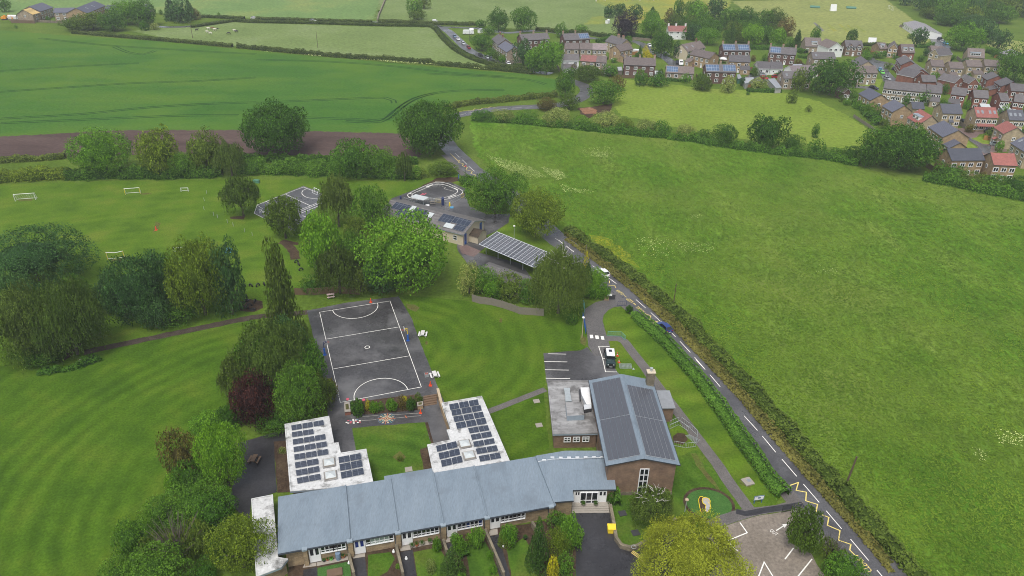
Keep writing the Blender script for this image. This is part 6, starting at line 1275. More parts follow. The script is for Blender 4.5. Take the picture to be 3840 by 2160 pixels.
# signs and bins
t = empty('school_notice', pt('U',1262,535), .2, 'blue-framed white notice board on two posts on the lawn', 'sign'); m = MB()
for x in (-.6,.6): m.tube([(x,0,0),(x,0,1.5)], .05, 6)
m.build('post', 'blue_paint', t); m = MB(); m.box(-.8,.8,-.06,-.02,.7,1.55); m.build('frame', 'c_steel', t); m = MB(); m.box(-.7,.7,-.075,-.061,.78,1.42); m.build('panel', 'white_paint', t); m = MB(); m.box(-.2,.25,-.082,-.076,1.0,1.3); m.box(-.62,.0,-.082,-.076,1.33,1.37); m.build('picture', 'c_steel', t)
t = empty('gate_pier', pt('T',990,268), 0, 'rough stone gate pier with a white sign board at the school entrance', 'gate pier'); m = MB(); m.box(-.5,.5,-.4,.4,0,1.3); m.build('masonry', 'stone_tan', t); m = MB(); m.box(.1,1.1,-.5,-.44,1.25,1.75); m.build('sign_board', 'white_paint', t); m = MB(); m.box(.52,1.9,-.1,0,.2,1.25); m.build('gate', 'steel_dark', t)
m = MB(); m.poly([(0,0,0),(.5,.2,.5),(.6,.2,1.3),(.1,0,.9)]); m.poly([(.1,.02,.9),(.6,.22,1.3),(.5,.22,.5),(0,.02,0)]); thing_mesh('small_banner', m, 'poly_white', pt('T',915,85,1.8) , 'pale angular banner among the bright green shrubs by the road', 'banner')
t = empty('grit_bin', pt('S',1525,625,.05), 0, 'yellow grit bin against the curved stone wall', 'grit bin'); m = MB(); B0 = [(-.5,-.4),(.5,-.4),(.55,.35),(-.55,.35)]; m.prism(B0, 0, .85); m.build('tub', 'yellow', t); m = MB(); P = [(-.56,-.48,.86),(.56,-.48,.86),(.6,.42,1.12),(-.6,.42,1.12)]; m.prism([(p[0],p[1]) for p in P], .86, lambda p: .98 + p.y*.25); m.build('lid', 'yellow', t)
t = empty('manhole_slab', pt('U',1155,310), .35, 'raised concrete slab with an inspection cover on the lawn', 'manhole'); m = MB(); m.box(-.75,.75,-.75,.75,0,.22); m.build('slab', 'slab', t); m = MB(); m.box(-.05,.5,-.2,.4,.221,.24); m.build('cover', 'metal_grey', t)
for w, x, y, lab in (('S',1760,640,'square iron drain cover on the small lawn by the drive'),('R',295,408,'round brown drain cover on the lawn beside the annex path'),('R',320,645,'square drain cover on the lawn left of the annex'),('Q',1220,598,'tilted grey slab on the courtyard lawn'),('Y',855,1318,'concrete slab on the grass at the end of the bark path'),('S',1635,452,'dark drain cover below the weeping tree')):
    m = MB(); k = 1.6 if w == 'Y' else .55; m.box(-k,k,-.5,.5,0,.07); thing_mesh('drain_cover', m, 'slab' if w != 'S' else 'steel_dark', pt(w, x, y, .04), lab, 'cover', .25)
# poppy feature in the flower lawn: yellow edging round gravel petals
pf = empty('flower_bed_feature', pt('U',700,560,.055), 0, 'yellow-edged flower-shaped bed with grey petals on the bright oval lawn', 'flower bed'); o = pf.location
def pp_(*xy): return [p - Vector((o.x, o.y, 0)) for p in pl('U', *xy)]
st_ = pp_(675,470,640,475,628,500,632,545,640,590,655,645,685,640,700,590,690,540,665,520); m = MB(); m.prism(st_, .01, .04); m.build('stem_bed', 'm_earth', pf)
fl_ = [p for p in pp_(670,490,700,480,740,495,752,520,748,550,757,580,745,620,715,645,695,620,700,590,705,565,675,545,665,515)]; m = MB(); m.prism(fl_, .045, .07); m.build('petal_bed', 'render_grey', pf)
m = MB(); m.tube([Vector((p.x, p.y, .10)) for p in smooth_path(st_[:6], .3)], .06, 5); m.tube([Vector((p.x, p.y, .12)) for p in smooth_path(fl_ + [fl_[0]], .3)], .06, 5); m.tube([Vector((p.x, p.y, .12)) for p in smooth_path(pp_(680,515,705,505,725,520,735,545), .3)], .035, 4); m.build('edging', 'yellow', pf)
# infant yard objects
t = empty('play_canopy', pt('M',690,545), -.5, 'white ribbed polycarbonate canopy beside the infant roof', 'canopy'); m = MB(); m.box(-2.2,2.2,-1.3,1.3,2.3,2.36); m.build('roof_sheet', 'poly_white', t)
for x in (-2,2):
    for y in (-1.1,1.1): m = MB(); m.tube([(x,y,0),(x,y,2.3)], .05, 5); m.build('post', 'galv', t)
t = empty('round_table', pt('M',783,575), 0, 'small round white table in the infant yard', 'table'); m = MB(); m.lathe([(.1,.7),(.6,.7),(.6,.75),(.1,.76)], n=14); m.build('table_top', 'white_paint', t); m = MB(); m.tube([(0,0,0),(0,0,.7)], .07, 6); m.build('leg', 'steel_dark', t)
m = MB(); m.box(-.35,.35,-.35,.35,0,2.0); m.lathe([(.45,2.0),(.45,2.1),(.05,2.5)], n=8); thing_mesh('play_tower', m, 'navy_paint', pt('M',970,545), 'dark blue play tower in the infant yard', 'play tower')
t = empty('litter_bin', pt('M',460,480), 0, 'navy litter bin on the infant yard corner', 'bin'); m = MB(); m.lathe([(.22,0),(.28,.8),(.30,.82)], n=10); m.build('body', 'navy_paint', t); m = MB(); m.lathe([(.30,.83),(.2,1.0),(.02,1.03)], n=10); m.build('lid', 'navy_paint', t)
m = MB(); m.box(-.5,.5,-.4,.4,0,.3); m.box(-.4,.4,-.3,.3,.301,.34); thing_mesh('water_tray', m, 'c_sky', pt('M',1075,580), 'light blue water tray by the infant yard fence', 'toy'); m = MB(); m.lathe([(.25,0),(.25,.5),(.18,1.1),(.05,1.2)], n=8); thing_mesh('play_figure', m, 'yellow', pt('M',1052,558), 'yellow and black play post beside the blue water tray', 'play post')
m = MB(); m.box(-.9,.9,-.5,.5,0,.9); thing_mesh('garden_cover', m, 'cover_teal', pt('L',650,345), 'green covered heap behind the round birch on the school field', 'cover'); m = MB(); m.lathe([(.9,0),(.85,.6),(.4,1.0),(.05,1.1)], n=10); thing_mesh('play_dome', m, 'c_sky', pt('K',2300,1085), 'blue play dome behind the olive tree at the field edge', 'play dome')
t = empty('blue_gate_post', pt('d',293,430), 0, 'blue gate post with green bin by the road hedge', 'gate post'); m = MB(); m.box(-.12,.12,-.12,.12,0,2.0); m.build('post', 'blue_paint', t)
# sight screens, covers
for x1, y1, x2, y2, h, lab in ((1262,172,1355,172,4.6,'tall white cricket sight screen between the green covers'),(1828,672,1950,676,3.6,'white cricket sight screen behind the village houses')):
    o, r_, L = frame(*pl('F', x1,y1,x2,y2)); t = empty('sight_screen', o, r_, lab, 'sight screen'); m = MB(); m.poly([(0,0,.15),(L,0,.15),(L,1.2,h),(0,1.2,h)]); m.poly([(0,.06,.15),(0,1.26,h),(L,1.26,h),(L,.06,.15)]); m.build('panel', 'render_white', t)
    for x in (.3, L-.3): m = MB(); m.tube([(x,1.2,h*.9),(x,2.2,0)], .08, 5); m.build('strut', 'white_paint', t)
for x, y, lab in ((1030,118,'green roller cover left of the tall sight screen'),(1575,130,'green roller cover right of the tall sight screen')): m = MB(); m.box(-3.2,3.2,-2.0,2.0,.2,.6); m.poly([(-3.3,-2.1,.61),(3.3,-2.1,.61),(3.3,0,1.5),(-3.3,0,1.5)]); m.poly([(-3.3,0,1.5),(3.3,0,1.5),(3.3,2.1,.61),(-3.3,2.1,.61)]); thing_mesh('pitch_cover', m, 'cover_teal', pt('F',x,y), lab, 'cover', -.3)
for x, y, rz_, lab in ((450,330,.1,'small white garden shed in the corner garden at the junction'),(540,330,.8,'small pale shed right of the white one in the corner garden'),(1820,235,1.0,'white shed at the field edge beside the copper beech')):
    o = pt('C',x,y); t = empty('garden_shed', o, rz_, lab, 'shed'); m = MB(); m.box(-1.2,1.2,-1,1,0,1.9); m.build('wall', 'render_white', t); m = MB(); m.poly([(-1.3,-1.1,1.91),(1.3,-1.1,1.91),(1.3,0,2.5),(-1.3,0,2.5)]); m.poly([(-1.3,0,2.5),(1.3,0,2.5),(1.3,1.1,1.91),(-1.3,1.1,1.91)]); m.build('roof', 'render_white' if x != 540 else 'felt_grey', t)
m = MB(); m.poly([(-1.8,-1.8,2.1),(1.8,-1.8,2.1),(0,0,3.0)]); m.poly([(1.8,-1.8,2.1),(1.8,1.8,2.1),(0,0,3.0)]); m.poly([(1.8,1.8,2.1),(-1.8,1.8,2.1),(0,0,3.0)]); m.poly([(-1.8,1.8,2.1),(-1.8,-1.8,2.1),(0,0,3.0)])
for a in (-1.7,1.7):
    for b in (-1.7,1.7): m.tube([(a,b,0),(a,b,2.1)], .05, 4)
thing_mesh('gazebo', m, 'render_white', pt('E',1885,950), 'white garden gazebo beside the tan stone pair', 'gazebo')
# pots along the classroom wall
for k, (w, x, y, c_, lab, s) in enumerate((('c',330,588,'steel_dark','black plant pot below the first classroom windows',.22),('c',368,575,'terracotta','terracotta plant pot below the first classroom windows',.22),('c',408,570,'c_green','green plant pot below the first classroom windows',.24),('c',535,545,'terracotta','large terracotta pot beside the grey water butt',.3),('c',580,525,'wood_brown','small brown pot at the end of the first classroom wall',.18),('c',1275,430,'wood_grey','square grey planter, left of the row below the third classroom',.3),('c',1325,420,'terracotta','terracotta bowl in the row below the third classroom',.28),('c',1380,408,'slab','stone trough in the row below the third classroom',.32),('c',1468,385,'wood_grey','grey square tub at the right of the row below the third classroom',.3),('c',2490,345,'rubber','black round tub beside the fifth classroom wall',.3))):
    t = empty('plant_pot', pt(w, x, y, .05), 0, lab, 'plant pot'); m = MB(); m.lathe([(s*.7,0),(s,s*1.2),(s*1.08,s*1.25),(s*.8,s*1.25)], n=10); m.build('pot', c_, t); link('plant', crown_mesh('shrub',0,k % 2), t, (0,0,s), None, (s*1.1, s*1.1, s*1.3))
m = MB(); m.lathe([(.34,0),(.38,.5),(.34,1.1),(.36,1.14),(.1,1.2)], n=14); thing_mesh('water_butt', m, 'c_steel', pt('c',485,560,.05), 'grey water butt below the first classroom windows', 'water butt')
m = MB(); m.box(-1.0,1.0,-.6,.6,0,.25); m.box(-.9,.9,-.5,.5,.251,.27); thing_mesh('sand_pit', m, 'wood_brown', pt('c',445,715,.05), 'wooden sand pit on the artificial turf', 'sand pit', .25)
for x, y, lab in ((600,612,'white ornament at the corner of the artificial turf'),(1077,490,'white box at the top of the second garden'),(2258,432,'white goose ornament beside the long black path'),(1213,565,'white flower head beside the third path')): m = MB(); m.lathe([(.15,0),(.22,.15),(.16,.3),(.08,.42),(.10,.5),(.02,.55)], n=9); thing_mesh('garden_ornament', m, 'white_paint', pt('c',x,y,.05), lab, 'ornament')
m = MB(); m.lathe([(.05,0),(.16,.02),(.18,.4),(.05,.42)], n=8); thing_mesh('small_lamp', m, 'galv', pt('S',1160,540,.05), 'small grey bollard beside the drive shrubs', 'bollard'); m = MB(); m.tube(arc((0,0),.32,.32,0,6.28,n=14), .03, 5); o = thing_mesh('hose_reel', m, 'galv', pt('S',1743,775,.85), 'grey ring lying on the curved stone wall', 'ring')

# ---------------------------------------------------------------- person and animals
def skinned(name, verts, edges, rad, mat, levels=1):
    me = bpy.data.meshes.new(name); me.from_pydata(verts, edges, []); o = bpy.data.objects.new(name, me); COL.objects.link(o)
    sk = o.modifiers.new('s', 'SKIN'); sv = me.skin_vertices[0].data
    for v, r in zip(sv, rad): v.radius = (r, r) if not isinstance(r, tuple) else r
    sv[0].use_root = True; sb = o.modifiers.new('d', 'SUBSURF'); sb.levels = levels; sb.render_levels = levels
    dg = bpy.context.evaluated_depsgraph_get(); m2 = bpy.data.meshes.new_from_object(o.evaluated_get(dg)); bpy.data.objects.remove(o)
    m2.materials.clear(); m2.materials.append(MT[mat]); m2.polygons.foreach_set('use_smooth', [True] * len(m2.polygons)); return m2
V_ = [(0,0,.92),(0,0,1.12),(0,.02,1.34),(0,.03,1.50),(.02,.05,1.62),(.02,.06,1.74), (.19,.02,1.42),(.24,.12,1.16),(.16,.34,1.10),(-.19,.02,1.42),(-.25,.10,1.16),(-.16,.34,1.08),(.10,0,.88),(.11,.04,.48),(.11,0,.08),(.11,.14,.03),(-.10,0,.88),(-.12,-.06,.48),(-.13,-.14,.08),(-.13,.0,.03)]
E_ = [(0,1),(1,2),(2,3),(3,4),(4,5),(2,6),(6,7),(7,8),(2,9),(9,10),(10,11),(0,12),(12,13),(13,14),(14,15),(0,16),(16,17),(17,18),(18,19)]
R_ = [.145,.135,.16,.058,.095,.085,.06,.048,.036,.06,.048,.036,.09,.06,.045,.04,.09,.06,.045,.04]
pe = empty('person', pt('T',962,1030,.06), -.5, 'person in dark clothes standing beside the off-road vehicle', 'person'); link('body', skinned('body', V_, E_, R_, 'cloth_black'), pe)
m = MB(); m.lathe([(.02,-.13),(.075,-.11),(.098,-.03),(.10,.04),(.085,.10)], (.02,.055,1.68), 12); m.lathe([(.015,0),(.02,.01),(.005,.04)], (.02,.16,1.66), 6); m.build('face', 'skin', pe, True); m = MB(); m.lathe([(.108,-.03),(.112,.05),(.085,.115),(.02,.135)], (.02,.04,1.70), 12); m.build('hair', 'hair', pe, True)
for hx in (.16,-.16):
    m = MB(); h_ = Vector((hx,.36,1.09)); m.box(-.04,.04,-.02,.08,-.018,.018,0,Matrix.Translation(h_))
    for f in range(4): m.tube([h_ + Vector((-.03+.02*f,.07,0)), h_ + Vector((-.03+.02*f,.12,-.005)), h_ + Vector((-.03+.02*f,.145-.004*abs(f-1.5),-.03))], .0085, 5)
    m.tube([h_ + Vector((-.045 if hx > 0 else .045,.0,0)), h_ + Vector((-.07 if hx > 0 else .07,.05,-.01)), h_ + Vector((-.06 if hx > 0 else .06,.08,-.02))], .010, 5); m.build('hand', 'skin', pe, True)
cv = [(0,0,1.05),(.55,0,1.08),(-.55,0,1.08),(-.80,0,1.10),(.85,0,1.22),(1.10,0,1.22),(1.38,0,1.05), (.52,.20,.85),(.50,.20,.50),(.52,.20,.04),(.52,-.20,.85),(.56,-.20,.50),(.50,-.20,.04),(-.62,.20,.85),(-.72,.20,.52),(-.64,.20,.04),(-.62,-.20,.85),(-.74,-.20,.52),(-.66,-.20,.04),(-.90,0,.98),(-.93,0,.55)]
ce = [(0,1),(0,2),(2,3),(1,4),(4,5),(5,6),(1,7),(7,8),(8,9),(1,10),(10,11),(11,12),(2,13),(13,14),(14,15),(2,16),(16,17),(17,18),(3,19),(19,20)]
cr = [.36,.34,.33,.24,.20,.15,.10,.13,.08,.055,.13,.08,.055,.14,.085,.055,.14,.085,.055,.04,.03]
cg = list(cv); cg[4] = (.90,0,1.02); cg[5] = (1.15,0,.60); cg[6] = (1.28,0,.22)
COW = {('s', c): skinned('body', cv, ce, cr, c) for c in ('cow_white','cow_black','cow_brown')}; COW.update({('g', c): skinned('body', cg, ce, cr, c) for c in ('cow_white','cow_black')})
hm = MB(); hm.tube([(1.12,-.18,1.36),(1.10,-.34,1.42)], [.06,.02], 5); hm.tube([(1.12,.18,1.36),(1.10,.34,1.42)], [.06,.02], 5); EARS = hm.mesh('ears', 'cow_brown')
for w, x, y, pose, c_, rz_, lab in (('A',2305,348,'g','cow_black',3.3,'black cow grazing alone in the pasture'),('A',2382,330,'s','cow_black',3.5,'black cow standing beside a white calf'),('A',2363,322,'s','cow_white',3.0,'white calf close behind the standing black cow'),('A',2088,334,'s','cow_white',3.1,'white cow at the left of the white pair'),('A',2122,346,'g','cow_white',2.9,'white cow grazing at the right of the white pair'),('A',2160,310,'s','cow_white',.1,'white cow beside the brown cows'),('A',2100,300,'s','cow_white',3.1,'white cow furthest left in the group by the pole'),('A',2138,297,'s','cow_brown',.2,'brown cow between the white ones by the pole'),('A',2186,306,'s','cow_black',.1,'dark cow at the right end of the resting group'),('A',1982,313,'s','cow_black',.3,'dark cow alone just right of the pole')):
    t = empty('cow', pt(w,x,y), rz_, lab, 'cow', 'cattle in the pasture'); link('body', COW[(pose, c_)], t); o = link('ears', EARS, t)
    if pose == 'g': o.location = (.05,0,-.62)
for x, y in ((1705,18),(1790,12),(1925,4),(2000,6),(2080,6),(2145,12),(2225,8),(2285,10),(1960,3)):
    t = empty('cow', pt('C',x,y), (x % 7) * .5, 'pale cow grazing along the top edge of the far buttercup meadow', 'cow', 'pale cattle in the far meadow'); link('body', COW[('s','cow_white')], t)
